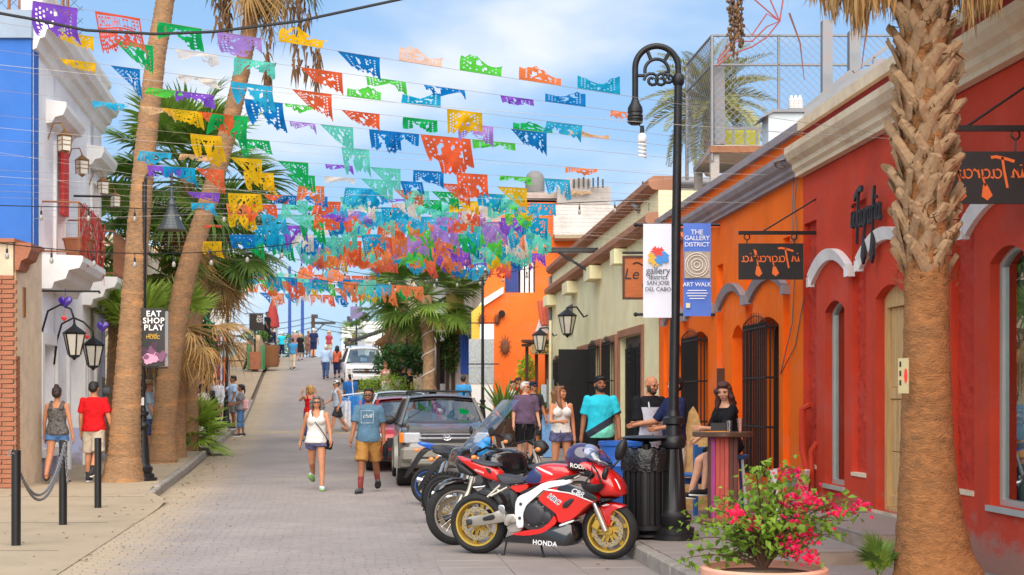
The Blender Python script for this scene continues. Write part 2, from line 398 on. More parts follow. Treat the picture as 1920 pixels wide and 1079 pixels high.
# pavers: rows across the street
ang=math.atan(.115)
def paver_box(mb,cx,cy,w,d,z0,z1,tilt=0):
 c,s=math.cos(ang),math.sin(ang);h=.006
 P=lambda a,b,z:(cx+a*c-b*s,cy+a*s+b*c,z)
 w2,d2=w/2,d/2
 vs=[P(-w2,-d2,z0),P(w2,-d2,z0),P(w2,d2,z0),P(-w2,d2,z0),P(-w2+h,-d2+h,z1),P(w2-h,-d2+h,z1+tilt),P(w2-h,d2-h,z1+tilt),P(-w2+h,d2-h,z1)]
 mb.add(vs,[(0,1,5,4),(1,2,6,5),(2,3,7,6),(3,0,4,7),(4,5,6,7)])
pm=MB();paver_box(pm,0,0,.216,.1165,-.03,0)
pme=pm.mesh('paver',m_paver)
field=MB();nsingle=0;row=0;y=12.75
while y<30:
 off=(row%2)*.11+rnd.uniform(-.02,.02)
 x0=roadL(y)+.02;x1=kr(y)-2.05
 x=x0+off-.11
 while x<x1:
  px=960+x*F/y;py=HZ+1.65*F/y
  dz=rnd.uniform(-.0025,.0025)
  if nsingle<300 and 13.2<y and-10<px<1270:
   o=bpy.data.objects.new('paver',pme);COL.objects.link(o);o.parent=road
   o.location=(x,y+(x*.115),zr(y)+dz);o.rotation_euler=(0,0,ang+rnd.uniform(-.012,.012));nsingle+=1
  else:
   paver_box(field,x,y+x*.115,.216,.1165,zr(y)-.03,zr(y)+dz,rnd.uniform(-.002,.002))
  x+=.22
 y+=.12;row+=1
field.build('paver_field',m_pavers,road,kind='stuff')
# parking strip slabs by the right kerb
sl=MB()
y=8.0;k=0
while y<46:
 L_=.58+rnd.uniform(-.03,.03)
 for j in range(3):
  xa=kr(y+.3)-2.02+j*.68;b_=MB()
  za=zr(y);c,s_=math.cos(ang),math.sin(ang)
  T=Matrix.Translation((xa+.335,y+L_/2,za))@Matrix.Rotation(math.atan(.11),4,'Z')@Matrix.Rotation(math.atan2(zr(y+L_)-zr(y),L_),4,'X')
  b_.cbox((0,0,-.03+rnd.uniform(-.002,.002)),(.668,L_-.008,.066),ch=.006);b_.v=[tuple(T@Vector(p))for p in b_.v]
  b_.build('slab',m_tile,road)
 y+=L_
# lighter band across the street before the hill, left gutter
g=MB();strip(g,lambda y:kl(y)+.02,lambda y:kr(y)-.02,lambda y:zr(y)+.006,ys=[44.2,45,46,46.6],nx=2);g.build('crossing_band',m_conc,road)
g=MB();strip(g,lambda y:kl(y)+.005,lambda y:kl(y)+.42,lambda y:zr(y)+.004,ys=[y for y in YS if 23<=y<=88]);g.build('gutter',m_conc,road)
# left pavement, flush with the road near the camera and raised after the kerb starts
def zl(Y):return zr(Y)+.008+.145*sstep(Y,20.5,24)
g=MB();strip(g,lambda y:lw(y)-30,lambda y:roadL(y)-.02 if y<22.9 else kl(y)-.12,zl,nx=4)
lp=g.build('left_pavement',m_conc,kind='structure')
g=MB()
for yy in(15.2,18.6,22.3):g.box(-9,roadL(yy)-.4,yy,yy+.012,zl(yy)+.001,zl(yy)+.004)
g.build('joint',m_joint,lp)
def kerb(name,kf,y0,y1,side,zt):
 root=MB();strip(root,lambda y:kf(y)+(-.11 if side<0 else.01),lambda y:kf(y)+(-.01 if side<0 else.11),lambda y:zr(y)-.02,ys=[y0,(y0+y1)/2,y1])
 ro=root.build(name,m_joint,kind='structure');y=y0
 while y<y1-.2:
  L_=min(.95,y1-y);xm=kf(y+L_/2);dx=(kf(y+L_)-kf(y))/L_;dzs=(zr(y+L_)-zr(y))/L_
  T=Matrix.Translation((xm+side*.06,y+L_/2,zr(y+L_/2)))@Matrix.Rotation(-math.atan(dx),4,'Z')@Matrix.Rotation(math.atan(dzs),4,'X')
  b_=MB(T);h=zt(y+L_/2)-zr(y+L_/2)+rnd.uniform(-.004,.004)
  b_.cbox((rnd.uniform(-.004,.004),0,h/2-.03),(.125,L_-.012,h+.06),ch=.018);b_.build('kerb_stone',m_kerb,ro);y+=L_
kerb('left_kerb',kl,22.85,58,-1,lambda y:zl(y)+.004)
kerb('right_kerb',kr,9.0,50,1,lambda y:zr(y)+.153)
# right pavement with tiles
def zp(Y):return zr(Y)+.15
g=MB();strip(g,lambda y:kr(y)+.11,lambda y:rw(y)+.6,lambda y:zp(y)-.012,ys=[y for y in YS if y<=110])
rp_=g.build('right_pavement',m_joint,kind='structure')
tm=MB();tm.cbox((0,0,-.02),(.392,.392,.04),ch=.004);tme=tm.mesh('tile',m_tile)
nt_=0;y=9.5
while y<24:
 x=kr(y)+.33
 while x<rw(y)-.15:
  px=960+x*F/y
  if px<1945 and nt_<298:
   o=bpy.data.objects.new('tile',tme);COL.objects.link(o);o.parent=rp_;nt_+=1
   o.location=(x,y,zp(y)+rnd.uniform(-.002,.002));o.rotation_euler=(0,0,math.atan(.09)+rnd.choice((0,math.pi/2)))
  x+=.4
 y+=.4
g=MB();strip(g,lambda y:kr(y)+.12,lambda y:rw(y)+.4,lambda y:zp(y)+(.0 if y>24.2 else-.02),ys=[24.2,26,28,30,34,38,42,45,50,55,60,65,71,77,83,88,95,110],nx=2);g.build('far_paving',m_tile,rp_)
# ---------------------------------------------------------------- right-hand houses
def stucco(name,col,rough=.85,bump=.35,bs=70,stain=None,amt=.35,ss=1.1,var=.12,weather=1.15):
 return mat(name,col,rough,var=var,vs=1.3,bump=bump,bs=bs,stain=stain,stain_amt=amt,stain_s=ss,spec=.25,weather=weather)
m_red=stucco('red house paint',(203,68,44),stain=(160,62,50),amt=.4)
m_redr=stucco('red rough plaster',(194,60,42),bump=1.0,bs=22)
m_or=stucco('orange house paint',(252,112,20),stain=(222,100,30),amt=.45)
m_orr=stucco('orange rough plaster',(246,112,20),bump=1.0,bs=22)
m_ye=stucco('cream house paint',(255,240,194),stain=(232,212,164),amt=.35,ss=.8,weather=.4)
m_cr=stucco('cream cornice',(226,208,178),stain=(170,120,90),amt=.5,ss=1.6)
m_gr=stucco('grey cornice',(150,142,146),stain=(112,104,106),amt=.5,ss=1.8)
m_wh=stucco('white plaster',(240,238,236),stain=(205,200,192),amt=.4)
m_br=stucco('brown trim',(172,122,96),stain=(130,92,72),amt=.4)
m_maroon=stucco('maroon parapet',(150,48,46),bump=.9,bs=22)
m_iron=mat('black iron',(28,27,28),.45,.3,var=.2,vs=8)
m_irong=mat('dark steel',(52,54,58),.5,.3,var=.2,vs=6)
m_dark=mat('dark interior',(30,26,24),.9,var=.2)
m_int=mat('room wall',(120,112,104),.9,var=.1)
m_gl=glass('window glass',(.75,.82,.8),.01,.24)
m_alu=mat('grey aluminium',(192,202,196),.4,.4,var=.06)
m_wood=mat('weathered door wood',(208,172,116),.7,var=.22,vs=2.5,stretch=(9,9,.7),bump=.3,bs=12,stain=(150,112,66),stain_amt=.6,stain_s=1.5)
m_wood2=mat('brown sign wood',(178,98,46),.6,var=.2,vs=3,stretch=(1,1,6))
m_dwood=mat('dark wood',(78,52,38),.7,var=.25,vs=4,stretch=(1,1,.2))
m_roof=mat('flat roof',(150,140,130),.9,var=.15)
m_blk=mat('black sign board',(26,24,26),.5,var=.15)

class Front:
 """Builds in a house-front frame: Y = depth along the street, d = distance out of the front, z = height."""
 def __init__(s,P,u,n,Y0,K):s.Y0=Y0;s.K=K;s.T=wall_frame(P,u,n,Y0)
 def mb(s):return MB(s.T)
 def u(s,Y):return(Y-s.Y0)*s.K
 def box(s,mb,Ya,Yb,d0,d1,z0,z1,m=0):return mb.box(s.u(Ya),s.u(Yb),d0,d1,z0,z1,m)
 def prof(s,mb,Ya,Yb,poly,m=0): # poly in (d, z), run along the front
  return mb.prism(poly,(s.u(Ya),0,0),(0,1,0),(0,0,1),(s.u(Yb)-s.u(Ya),0,0),m)
 def arch_pts(s,ua,ub,zs,rise,n=10): # segmental arch from (ua,zs) to (ub,zs)
  return[(ua+(ub-ua)*i/n,zs+rise*(1-(2*i/n-1)**2))for i in range(n+1)]
 def wall(s,mb,Ya,Yb,z0,z1,th,ops,m=0):
  """ops: (Ya, Yb, z0, z1, rise) openings; z1 is the springing"""
  ops=sorted([(min(o[0],o[1]),max(o[0],o[1]))+tuple(o[2:])for o in ops]);c=Ya
  for a,b,za,zb,rise in ops:
   if a>c+1e-4:s.box(mb,c,a,-th,0,z0,z1,m)
   if za>z0+1e-4:s.box(mb,a,b,-th,0,z0,za,m)
   ua,ub=s.u(a),s.u(b)
   poly=[(ua,z1)]+(s.arch_pts(ua,ub,zb,rise)if rise>0 else[(ua,zb),(ub,zb)])+[(ub,z1)]
   if zb<z1-1e-4:mb.prism(poly,(0,-th,0),(1,0,0),(0,0,1),(0,th,0),m)
   c=b
  if Yb>c+1e-4:s.box(mb,c,Yb,-th,0,z0,z1,m)
 def shell(s,Ya,Yb,z0,z1,depth,th,root,m):
  b=s.mb();s.box(b,Ya,Ya+.2,-depth,-th,z0,z1);s.box(b,Yb-.2,Yb,-depth,-th,z0,z1);s.box(b,Ya,Yb,-depth-.2,-depth,z0,z1)
  b.build('side_wall',m,root)
  b=s.mb();s.box(b,Ya+.2,Yb-.2,-depth,-th-.002,z1-.35,z1-.1);b.build('roof',m_roof,root)
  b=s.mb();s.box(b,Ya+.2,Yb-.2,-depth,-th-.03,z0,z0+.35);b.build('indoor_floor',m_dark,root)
  b=s.mb();s.box(b,Ya+.2,Yb-.2,-3.2,-3.1,z0+.3,z1-.4);b.build('indoor_wall',m_int,root)

RF=Front(RP,_ru,_rn,15.0,KR_)
def arch_mould(mb,fr,Ya,Yb,zf,rise,w=.13,d=.09,n=14,m=0):
 ua,ub=fr.u(Ya),fr.u(Yb);o=fr.arch_pts(ua,ub,zf+w,rise,n);i=fr.arch_pts(ua+.02,ub-.02,zf,rise,n)
 vs=[];fs=[]
 for k in range(n+1):
  for(u_,z_),dd in((o[k],0),(o[k],d),(i[k],d*.6),(i[k],0)):vs.append((u_,dd,z_))
 for k in range(n):
  for j in range(4):fs.append((k*4+j,k*4+(j+1)%4,k*4+4+(j+1)%4,k*4+4+j))
 fs+=[(0,1,2,3),(n*4+3,n*4+2,n*4+1,n*4)]
 mb.add(vs,fs,m)
CORN=[(0,0),(.1,.0),(.1,.05),(.14,.09),(.14,.15),(.2,.2),(.24,.28),(.24,.36),(0,.4)]
def cornice(root,fr,Ya,Yb,z,m,sc=1.0,name='cornice'):
 b=fr.mb();fr.prof(b,Ya,Yb,[(d*sc,z+h*sc)for d,h in CORN]);b.build(name,m,root)
def window(root,fr,Ya,Yb,z0,z1,rise,rec=.09,m_frame=None,mull=0):
 m_frame=m_frame or m_alu;b=fr.mb();ua,ub=fr.u(Ya),fr.u(Yb);t=.055
 out=[(ua,z0)]+fr.arch_pts(ua,ub,z1,rise)+[(ub,z0)]
 inn=[(ua+t,z0+t)]+fr.arch_pts(ua+t,ub-t,z1-t*.6,rise)+[(ub-t,z0+t)]
 n=len(out);vs=[(p[0],-rec-dd,p[1])for dd in(0,.06)for p in out]+[(p[0],-rec-dd,p[1])for dd in(0,.06)for p in inn];fs=[]
 for i in range(n):
  k=(i+1)%n;fs+=[(i,k,2*n+k,2*n+i),(2*n+i,2*n+k,3*n+k,3*n+i),(n+i,3*n+i,3*n+k,n+k)]
 b.add(vs,fs)
 if mull:b.box((ua+ub)/2-.02,(ua+ub)/2+.02,-rec-.05,-rec-.005,z0,z1)
 w=b.build('window',m_frame,root)
 b=fr.mb();b.add([(p[0],-rec-.03,p[1])for p in inn],[tuple(range(n))]);b.build('pane',m_gl,w)
 b=fr.mb();b.box(ua-.03,ub+.03,-rec-.02,.03,z0-.05,z0-.001);b.build('sill',m_frame,w)
 return w
def grille(root,fr,Ya,Yb,z0,z1,d=.16,bars=12,name='window_grille',sweep=True):
 b=fr.mb();ua,ub=fr.u(Ya),fr.u(Yb)
 for z in(z0+.02,z0+(z1-z0)*.33,z0+(z1-z0)*.66,z1):b.tube([(ua,0,z),(ua,d,z),(ub,d,z),(ub,0,z)],.014,6)
 g_=b.build(name,m_iron,root)
 pm_=MB();pm_.cyl((0,0,0),(0,0,z1-z0+.06),.011,n=6);pme_=pm_.mesh('bar',m_iron)
 off=root.location
 for i in range(bars):
  u_=ua+(ub-ua)*i/(bars-1);p=fr.T@Vector((u_,d,z0));inst(pme_,'bar',g_,Matrix.Translation(p-off))
 for k in(1,2):
  for u_ in(ua,ub):p=fr.T@Vector((u_,d*k/3,z0));inst(pme_,'bar',g_,Matrix.Translation(p-off))
 if sweep: # scrolled crest with spikes
  c=fr.mb()
  for i in range(bars):
   u_=ua+(ub-ua)*(i+.5)/bars;h=.1+.12*math.sin(math.pi*(i+.5)/bars)
   c.cyl((u_,d,z1),(u_,d,z1+h),.01,.003,5)
   c.tube([(u_+.03*math.cos(t),d,z1+.04+.03*math.sin(t))for t in np.linspace(0,5.2,9)],.006,4)
  c.tube([(ua+(ub-ua)*t,d,z1+.07+.1*math.sin(math.pi*t))for t in np.linspace(0,1,9)],.009,5)
  c.build('crest',m_iron,g_)
 return g_

# ---- red house
YA,YB=4.0,17.9
red=thing('red_house','red stucco house with cream cornice and white arched mouldings at right','building',RP(YA,0,.15))
panels=[(17.88,17.34),(15.99,15.5),(13.95,13.5),(13.12,12.6),(10.6,10.1)]
win=[(17.0,16.26,.62,2.66),(12.27,11.55,.72,2.8),(9.6,8.9,.72,2.8)]
door_=(15.2,14.34,.45,2.7)
ops=[(a,b,.8,3.82,0)for a,b in panels]+[(a,b,z0,z1,.12)for a,b,z0,z1 in win]+[(door_[0],door_[1],door_[2],door_[3],.12)]
b=RF.mb();RF.wall(b,YA,YB,0.0,4.4,.3,ops);b.build('wall',m_red,red)
for a,bb in panels:
 b=RF.mb();n_=14;ua,ub=sorted((RF.u(a),RF.u(bb)));vs=[];fs=[];nz_=70
 for j in range(nz_+1):
  for i in range(n_+1):
   p=(ua+(ub-ua)*i/n_,.8+3.02*j/nz_)
   vs.append((p[0],-.07+.028*noise.noise((p[0]*14,p[1]*14,3))+.012*noise.noise((p[0]*34,p[1]*34,8)),p[1]))
 for j in range(nz_):
  for i in range(n_):k=j*(n_+1)+i;fs.append((k,k+1,k+n_+2,k+n_+1))
 b.add(vs,fs,0,True);b.build('rough_panel',m_redr,red)
 b=RF.mb();b.box(ua,ub,-.29,.012,.77,.81);b.build('panel_ledge',m_cr,red)
b=RF.mb();RF.box(b,YA,YB,-.3,0.0,4.4,5.0);b.build('parapet',m_maroon,red)
cornice(red,RF,YA,17.93,4.42,m_cr)
b=RF.mb();RF.box(b,YA,YB+.02,-.36,.07,5.0,5.13);b.build('coping',m_cr,red)
for Ya,Yb,zf in((17.45,15.98,3.02),(15.62,14.05,3.05),(12.72,11.2,3.08),(10.0,8.5,3.08)):
 b=RF.mb();arch_mould(b,RF,Yb,Ya,zf,.24);RF.box(b,Yb-.1,Yb+.03,.001,.09,zf-.02,zf+.1);RF.box(b,Ya-.03,Ya+.06,.001,.08,zf-.02,zf+.1);b.build('arch_moulding',m_wh,red)
for w_ in win:window(red,RF,w_[1],w_[0],w_[2],w_[3],.12)
for w_ in win:
 b=RF.mb();RF.box(b,w_[1]-.04,w_[0]+.04,-.27,-.25,.5,3.0);b.build('curtain',mat('pale curtain',(186,198,182),.9,var=.12,vs=3,stretch=(14,14,.3),bump=.5,bs=4),red)
RF.shell(YA,YB,.1,5.0,7,.3,red,m_red)
# wooden door
fr_=RF;ya,yb,z0,z1=door_[1],door_[0],door_[2],door_[3]
b=RF.mb();ua,ub=RF.u(ya),RF.u(yb);t=.07
out=[(ua,z0)]+RF.arch_pts(ua,ub,z1,.12)+[(ub,z0)]
inn=[(ua+t,z0+.04)]+[(u_,z_)for u_,z_ in RF.arch_pts(ua+t,ub-t,z1-.1,.0)]+[(ub-t,z0+.04)]
n=len(out);vs=[(p[0],-.1-dd,p[1])for dd in(0,.1)for p in out]+[(p[0],-.1-dd,p[1])for dd in(0,.1)for p in inn];fs=[]
for i in range(n):
 k=(i+1)%n;fs+=[(i,k,2*n+k,2*n+i),(2*n+i,2*n+k,3*n+k,3*n+i),(n+i,3*n+i,3*n+k,n+k)]
b.add(vs,fs);dframe=b.build('door',m_wood,red)
for k in range(6):
 for z_a,z_b in((z0+.05,z0+.62),(z0+.62,z0+1.18),(z0+1.3,z1-.1)):
  b=RF.mb();w=(ub-ua-2*t)/6;b.cbox((ua+t+w*(k+.5),-.17,(z_a+z_b)/2),(w-.006,.04,z_b-z_a-.006),ch=.006);b.build('plank',m_wood,dframe)
b=RF.mb();b.cbox(((ua+ub)/2,-.15,z0+1.24),(ub-ua-2*t,.03,.12),ch=.006);b.cbox(((ua+ub)/2,-.15,z0+.1),(ub-ua-2*t,.03,.12),ch=.006);b.build('rail',m_wood,dframe)
b=RF.mb();b.ell((ua+t+.06,-.11,z0+1.0),(.03,.03,.03));b.build('knob',m_iron,dframe)
b=RF.mb();RF.box(b,ya-.05,yb+.05,-.3,.03,z0-.05,z0-.002);b.build('threshold',m_cr,dframe)
# steps up to the door
st=thing('door_steps','tiled concrete steps below the yellowed wooden door','steps',RP(14.2,.6,.15))
for k,(dd,zt)in enumerate(((.9,.42),(1.38,.28))):
 b=RF.mb();RF.box(b,12.9-.1*k,15.4-.1*k,0.001 if k==0 else.901,dd,.14,zt-.02);b.build('step',mat('step tile side',(150,132,118),.7,var=.25,vs=5),st)
 for j in range(8):
  b=RF.mb();u0=RF.u(12.9-.1*k)+j*.313;b.cbox((u0+.156,(dd+(0 if k==0 else.9))/2+.005,zt-.01),(.306,dd-(0 if k==0 else.9),.022),ch=.004);b.build('tile',m_tile,st)
# drain pipes at the corner
dp=RF.mb()
dp.tube([RF.T.inverted()@RP(17.55,.06,z)for z in(.2,.8)]+[RF.T.inverted()@RP(17.6,.1,z)for z in(1.0,1.5)]+[RF.T.inverted()@RP(17.5,.02,1.56)],.045,8)
dp.tube([RF.T.inverted()@RP(17.35,.06,z)for z in(.2,.8,1.0)]+[RF.T.inverted()@RP(17.3,.0,1.1)],.035,8)
tag(dp.build('drain_pipe',m_red,loc=RP(17.5,.06,.15)),'red painted drain pipes bent along the foot of the house corner','pipe')

# ---- script lettering used on the signs (strokes on a unit-less grid)
def arcp(cx,cy,rx,ry,a0,a1,n=10):return[(cx+rx*math.cos(R(a0+(a1-a0)*i/n)),cy+ry*math.sin(R(a0+(a1-a0)*i/n)))for i in range(n+1)]
def script_strokes():
 s=[]
 def a_(x):s.append((arcp(x+.17,.22,.17,.2,60,330),.035));s.append(([(x+.36,.42),(x+.33,.12),(x+.38,.02),(x+.48,.08)],.04))
 def i_(x):s.append(([(x,.05),(x+.08,.42),(x+.1,.06),(x+.2,.08)],.04));s.append(([(x+.11,.58),(x+.13,.64)],.05))
 i_(0);s.append(([(.22,.02),(.3,.42),(.3,.05),(.34,.3),(.44,.42),(.48,.3),(.47,.05),(.58,.1)],.04))
 s.append(([(.98,.98),(.9,.4),(.74,-.42)],.055));s.append(([(.42,.78),(.8,.9),(1.28,1.0),(1.5,.96)],.07))
 a_(1.02);s.append((arcp(1.72,.22,.17,.2,60,330),.035));s.append(([(1.9,.42),(1.86,.0),(1.74,-.34)],.04))
 s.append(([(2.02,.02),(2.1,.42),(2.12,.32),(2.24,.42),(2.3,.36)],.045));a_(2.36)
 s.append(([(2.9,.1),(3.1,.6),(3.18,.9),(3.06,.8),(2.98,.3),(2.9,-.3)],.045));s.append(([(2.86,.36),(3.2,.42)],.04))
 i_(3.3);a_(3.58)
 ties=[[(1.78,-.2),(1.66,-.3),(1.42,-.78),(1.66,-1.0),(1.92,-.82),(1.86,-.3)],[(2.94,-.2),(2.82,-.3),(2.6,-.8),(2.86,-1.04),(3.1,-.84),(3.02,-.3)]]
 return s,ties
def put_script(mb,o,ux,uy,w,d,m=0,fat=1.0,tall=1.0):
 """the ten-letter script 4.1 units wide, scaled to width w"""
 st_,ties=script_strokes();k=w/4.1;o,ux,uy,d=Vector(o),Vector(ux).normalized(),Vector(uy).normalized()*tall,Vector(d)
 for pts,hw in st_:
  hw*=fat;ring=[]
  for i,p in enumerate(pts):
   a=Vector(pts[max(0,i-1)]);c=Vector(pts[min(len(pts)-1,i+1)]);t_=(c-a).normalized();nn=Vector((-t_.y,t_.x))
   ring.append((Vector(p)+nn*hw,Vector(p)-nn*hw))
  for i in range(len(ring)-1):
   poly=[ring[i][0],ring[i+1][0],ring[i+1][1],ring[i][1]]
   mb.prism([(q.x*k,q.y*k)for q in poly],o,ux,uy,d,m)
 for t_ in ties:mb.prism([(a*k,c*k)for a,c in t_],o,ux,uy,d,m)
# letters on the red wall
b=MB();put_script(b,RP(15.74,.07,3.5),-_ru,(0,0,1),.98,_rn*.03,fat=1.05,tall=1.75)
sg=b.build('wall_lettering',m_irong,loc=RP(15.3,.07,3.55));tag(sg,'dark metal script lettering fixed high on the red wall','sign')
b=MB()
for Y_ in(15.4,15.0):b.cyl(RP(Y_,-.005,3.6),RP(Y_,.075,3.6),.012)
b.build('bracket',m_iron,sg)
# hanging signs: board, two hooks, bracket beam and stay rod
def hanging_sign(Y,right_px,top_z,w,h,label,beam_z,near_wall):
 x1=(right_px-960)*Y/F;t=thing('hanging_sign',label,'sign',(x1-w/2,Y,top_z-h),'black hanging signs with cut-out script')
 b=MB();b.box(x1-w,x1,Y-.012,Y+.012,top_z-h,top_z);bd=b.build('board',m_blk,t)
 b=MB();put_script(b,(x1-.05,Y-.0135,top_z-h*.52),(-1,0,0),(0,0,1),w*.9,(0,-.003,0));b.build('lettering',mat('orange cut-out lettering',(236,112,44),.6,var=.12),bd)
 b=MB();xw=near_wall;b.box(x1-w,xw+.02,Y-.02,Y+.02,beam_z-.022,beam_z+.022);b.cyl((x1-w*.62,Y,beam_z+.02),(xw+.01,Y,beam_z+.42),.01);b.build('bracket',m_iron,t)
 for fx in(.13,.86):
  b=MB();xx=x1-w+w*fx;zc=(beam_z+top_z)/2
  b.tube([(xx+.035*math.cos(a)*(1 if a<4 else.6),Y,beam_z-.05+.04*math.sin(a))for a in np.linspace(-1.5,4.6,12)],.008,5)
  b.cyl((xx,Y,beam_z-.08),(xx,Y,top_z-.01),.008,n=5);b.build('hook',m_iron,t)
hanging_sign(17.36,1506,3.525,.79,.44,'small black hanging sign with orange reversed script, on the bracket at the orange house corner',3.655,rw(17.36))
hanging_sign(11.3,1930,3.6,.79,.415,'large black hanging sign with reversed script, half hidden behind the front palm trunk',3.785,rw(11.3))

# ---- orange house
YA,YB=17.93,27.8
ora=thing('orange_house','bright orange stucco house with grey cornice and iron window grilles','building',RP(YA,0,.15))
op2=[(18.5,18.85),(20.45,20.85),(22.3,22.75),(24.95,25.35),(26.95,27.3)]
win2=[(19.05,20.35,.6,2.62),(23.4,24.75,.6,2.62)]
ops=[(a,b_,.75,3.75,0)for a,b_ in op2]+[(a,b_,z0,z1,.14)for a,b_,z0,z1 in win2]+[(20.98,21.72,.18,2.55,.18),(25.5,26.6,.18,2.5,.16)]
b=RF.mb();RF.wall(b,YA,YB,0.0,4.44,.4,ops);b.build('wall',m_or,ora)
for a,bb in op2:
 b=RF.mb();n_=10;ua,ub=sorted((RF.u(a),RF.u(bb)));vs=[];fs=[];nz_=60
 for j in range(nz_+1):
  for i in range(n_+1):
   p=(ua+(ub-ua)*i/n_,.75+3.0*j/nz_);vs.append((p[0],-.08+.028*noise.noise((p[0]*14,p[1]*14,5)),p[1]))
 for j in range(nz_):
  for i in range(n_):k=j*(n_+1)+i;fs.append((k,k+1,k+n_+2,k+n_+1))
 b.add(vs,fs,0,True);b.build('rough_panel',m_orr,ora)
b=RF.mb();RF.box(b,20.95,21.75,-.48,-.3,.15,2.8);b.build('niche_back',m_or,ora)
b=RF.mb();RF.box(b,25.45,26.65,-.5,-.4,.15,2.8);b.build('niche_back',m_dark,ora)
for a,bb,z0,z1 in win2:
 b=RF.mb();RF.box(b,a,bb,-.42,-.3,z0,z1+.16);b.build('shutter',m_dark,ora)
 grille(ora,RF,a+.02,bb-.02,z0-.02,z1-.02,.17,14)
for Ya,Yb in((18.62,20.5),(20.8,22.45),(23.0,25.0),(25.3,27.0)):
 b=RF.mb();arch_mould(b,RF,Ya,Yb,3.02,.24,.12,.1);RF.box(b,Ya-.12,Ya+.02,.001,.1,2.99,3.11);RF.box(b,Yb-.02,Yb+.1,.001,.1,2.99,3.11);b.build('arch_moulding',m_gr,ora)
cornice(ora,RF,YA,YB,4.44,m_gr,.85)
b=RF.mb();RF.box(b,YA,YB,-.3,0,4.44,5.0);b.build('parapet',m_or,ora)
b=RF.mb();RF.box(b,YA,YB,-.36,.08,5.0,5.11);b.build('coping',m_gr,ora)
RF.shell(YA+.01,YB,.1,5.0,7,.4,ora,m_or)
b=RF.mb();RF.box(b,22.2,22.32,.002,.1,.9,2.1);tag(b.build('menu_board',m_dwood,loc=RP(22.25,.05,.9)),'narrow dark wooden board fixed to the orange wall beside the niche','board')
# cables on the orange front
b=MB()
b.tube([RP(18.2,.03,4.6),RP(18.25,.05,4.0),RP(18.2,.02,3.4),RP(18.3,.03,2.6),RP(18.9,.02,1.95),RP(18.2,.02,2.3),RP(17.8,.02,2.9)],.008,5)
b.tube([RP(18.0,.04,4.5),RP(18.1,.06,4.1),RP(18.05,.03,3.7),RP(18.35,.03,3.65)],.009,5)
for k in range(5):b.torus(None,.09+.006*k,.012,T=Matrix.Translation(RP(18.15,.2,4.62+.015*k))@Matrix.Rotation(.5*k,4,'Z')@Matrix.Rotation(R(70),4,'X'),n=16,k=5)
tag(b.build('cable_coil',mat('grey cable',(120,112,110),.6),loc=RP(18.1,.05,4.5)),'coil of grey cable hanging over the cornice where orange and red houses meet','cable')

# orange flood lamp arm near the cornice
b=MB();p0=RP(22.5,0,4.35)
b.box(-.75,0,-.03,.03,4.33,4.38,T=Matrix.Translation((p0.x,p0.y,0)));b.cbox(p0+Vector((-.55,0,-.17)),(.24,.14,.06),(0,.5,0));b.cyl(p0+Vector((-.72,0,0)),p0+Vector((-.6,0,-.14)),.012)
tag(b.build('flood_lamp',mat('orange painted metal',(244,116,48),.5),loc=p0),'orange painted flood lamp on an arm below the grey cornice','lamp')

# ---- cream house
YA,YB=27.82,47.0
cre=thing('cream_house','long cream stucco house with brown cornices and dark grilled doors','building',RP(YA,0,.15))
doors=[(29.6,32.6,.2,3.0,'grey'),(33.2,34.6,.3,2.95,'grille'),(35.6,37.0,.3,2.95,'grille'),(37.2,40.0,.2,2.9,'black'),(40.4,42.4,.3,2.85,'grille'),(43.6,45.4,.3,2.8,'grille')]
ops=[(a,b_,z0,z1,0)for a,b_,z0,z1,_ in doors]
b=RF.mb();RF.wall(b,YA,YB,0,5.7,.35,ops);b.build('wall',m_ye,cre)
b=RF.mb();RF.prof(b,YA,YB,[(0,4.98),(.16,5.0),(.26,5.08),(.26,5.2),(.2,5.26),(0,5.28)]);b.build('cornice',m_br,cre)
b=RF.mb();RF.prof(b,YA,YB,[(0,5.7),(.12,5.72),(.2,5.8),(.2,5.92),(.1,5.98),(-.3,5.98),(-.3,5.7)]);b.build('cornice',m_br,cre)
RF.shell(YA+.01,YB,.1,5.7,8,.35,cre,m_ye)
for a,bb,z0,z1,kind in doors:
 b=RF.mb();ua,ub=RF.u(a),RF.u(bb);t=.16
 b.box(ua-t,ua,.001,.05,z0-.15,z1+t);b.box(ub,ub+t,.001,.05,z0-.15,z1+t);b.box(ua,ub,.001,.05,z1,z1+t);b.build('surround',m_br,cre)
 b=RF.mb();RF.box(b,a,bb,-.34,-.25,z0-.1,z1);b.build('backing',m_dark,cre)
 if kind=='grille':grille(cre,RF,a+.03,bb-.03,z0+.05,z1-.05,.15,11)
 else:
  col=m_irong if kind=='grey' else m_iron;d_=None
  for k in range(2):
   b=RF.mb();w=(ub-ua)/2;xa=ua+w*k+.01;b.cbox((xa+w/2-.01,-.16,(z0+z1)/2),(w-.02,.06,z1-z0-.02),ch=.01)
   d_=b.build('door',col,cre)
   for q in range(2):
    b=RF.mb();zc=z0+(z1-z0)*(.28+.44*q);b.cbox((xa+w/2-.01,-.122,zc),(w-.3,.02,(z1-z0)*.36),ch=.008);b.build('panel',col,d_)
   b=RF.mb()
   for j in range(9):xx=xa+.12+(w-.26)*j/8;b.cyl((xx,-.1,z0+.2),(xx,-.1,z1-.25),.012,n=6)
   for j in range(3):b.tube([(xa+w/2+.16*math.cos(t_),-.09,z1-.5+.13*j+.07*math.sin(t_))for t_ in np.linspace(0,6.2,13)],.012,5)
   b.build('bar_work',m_iron,d_)
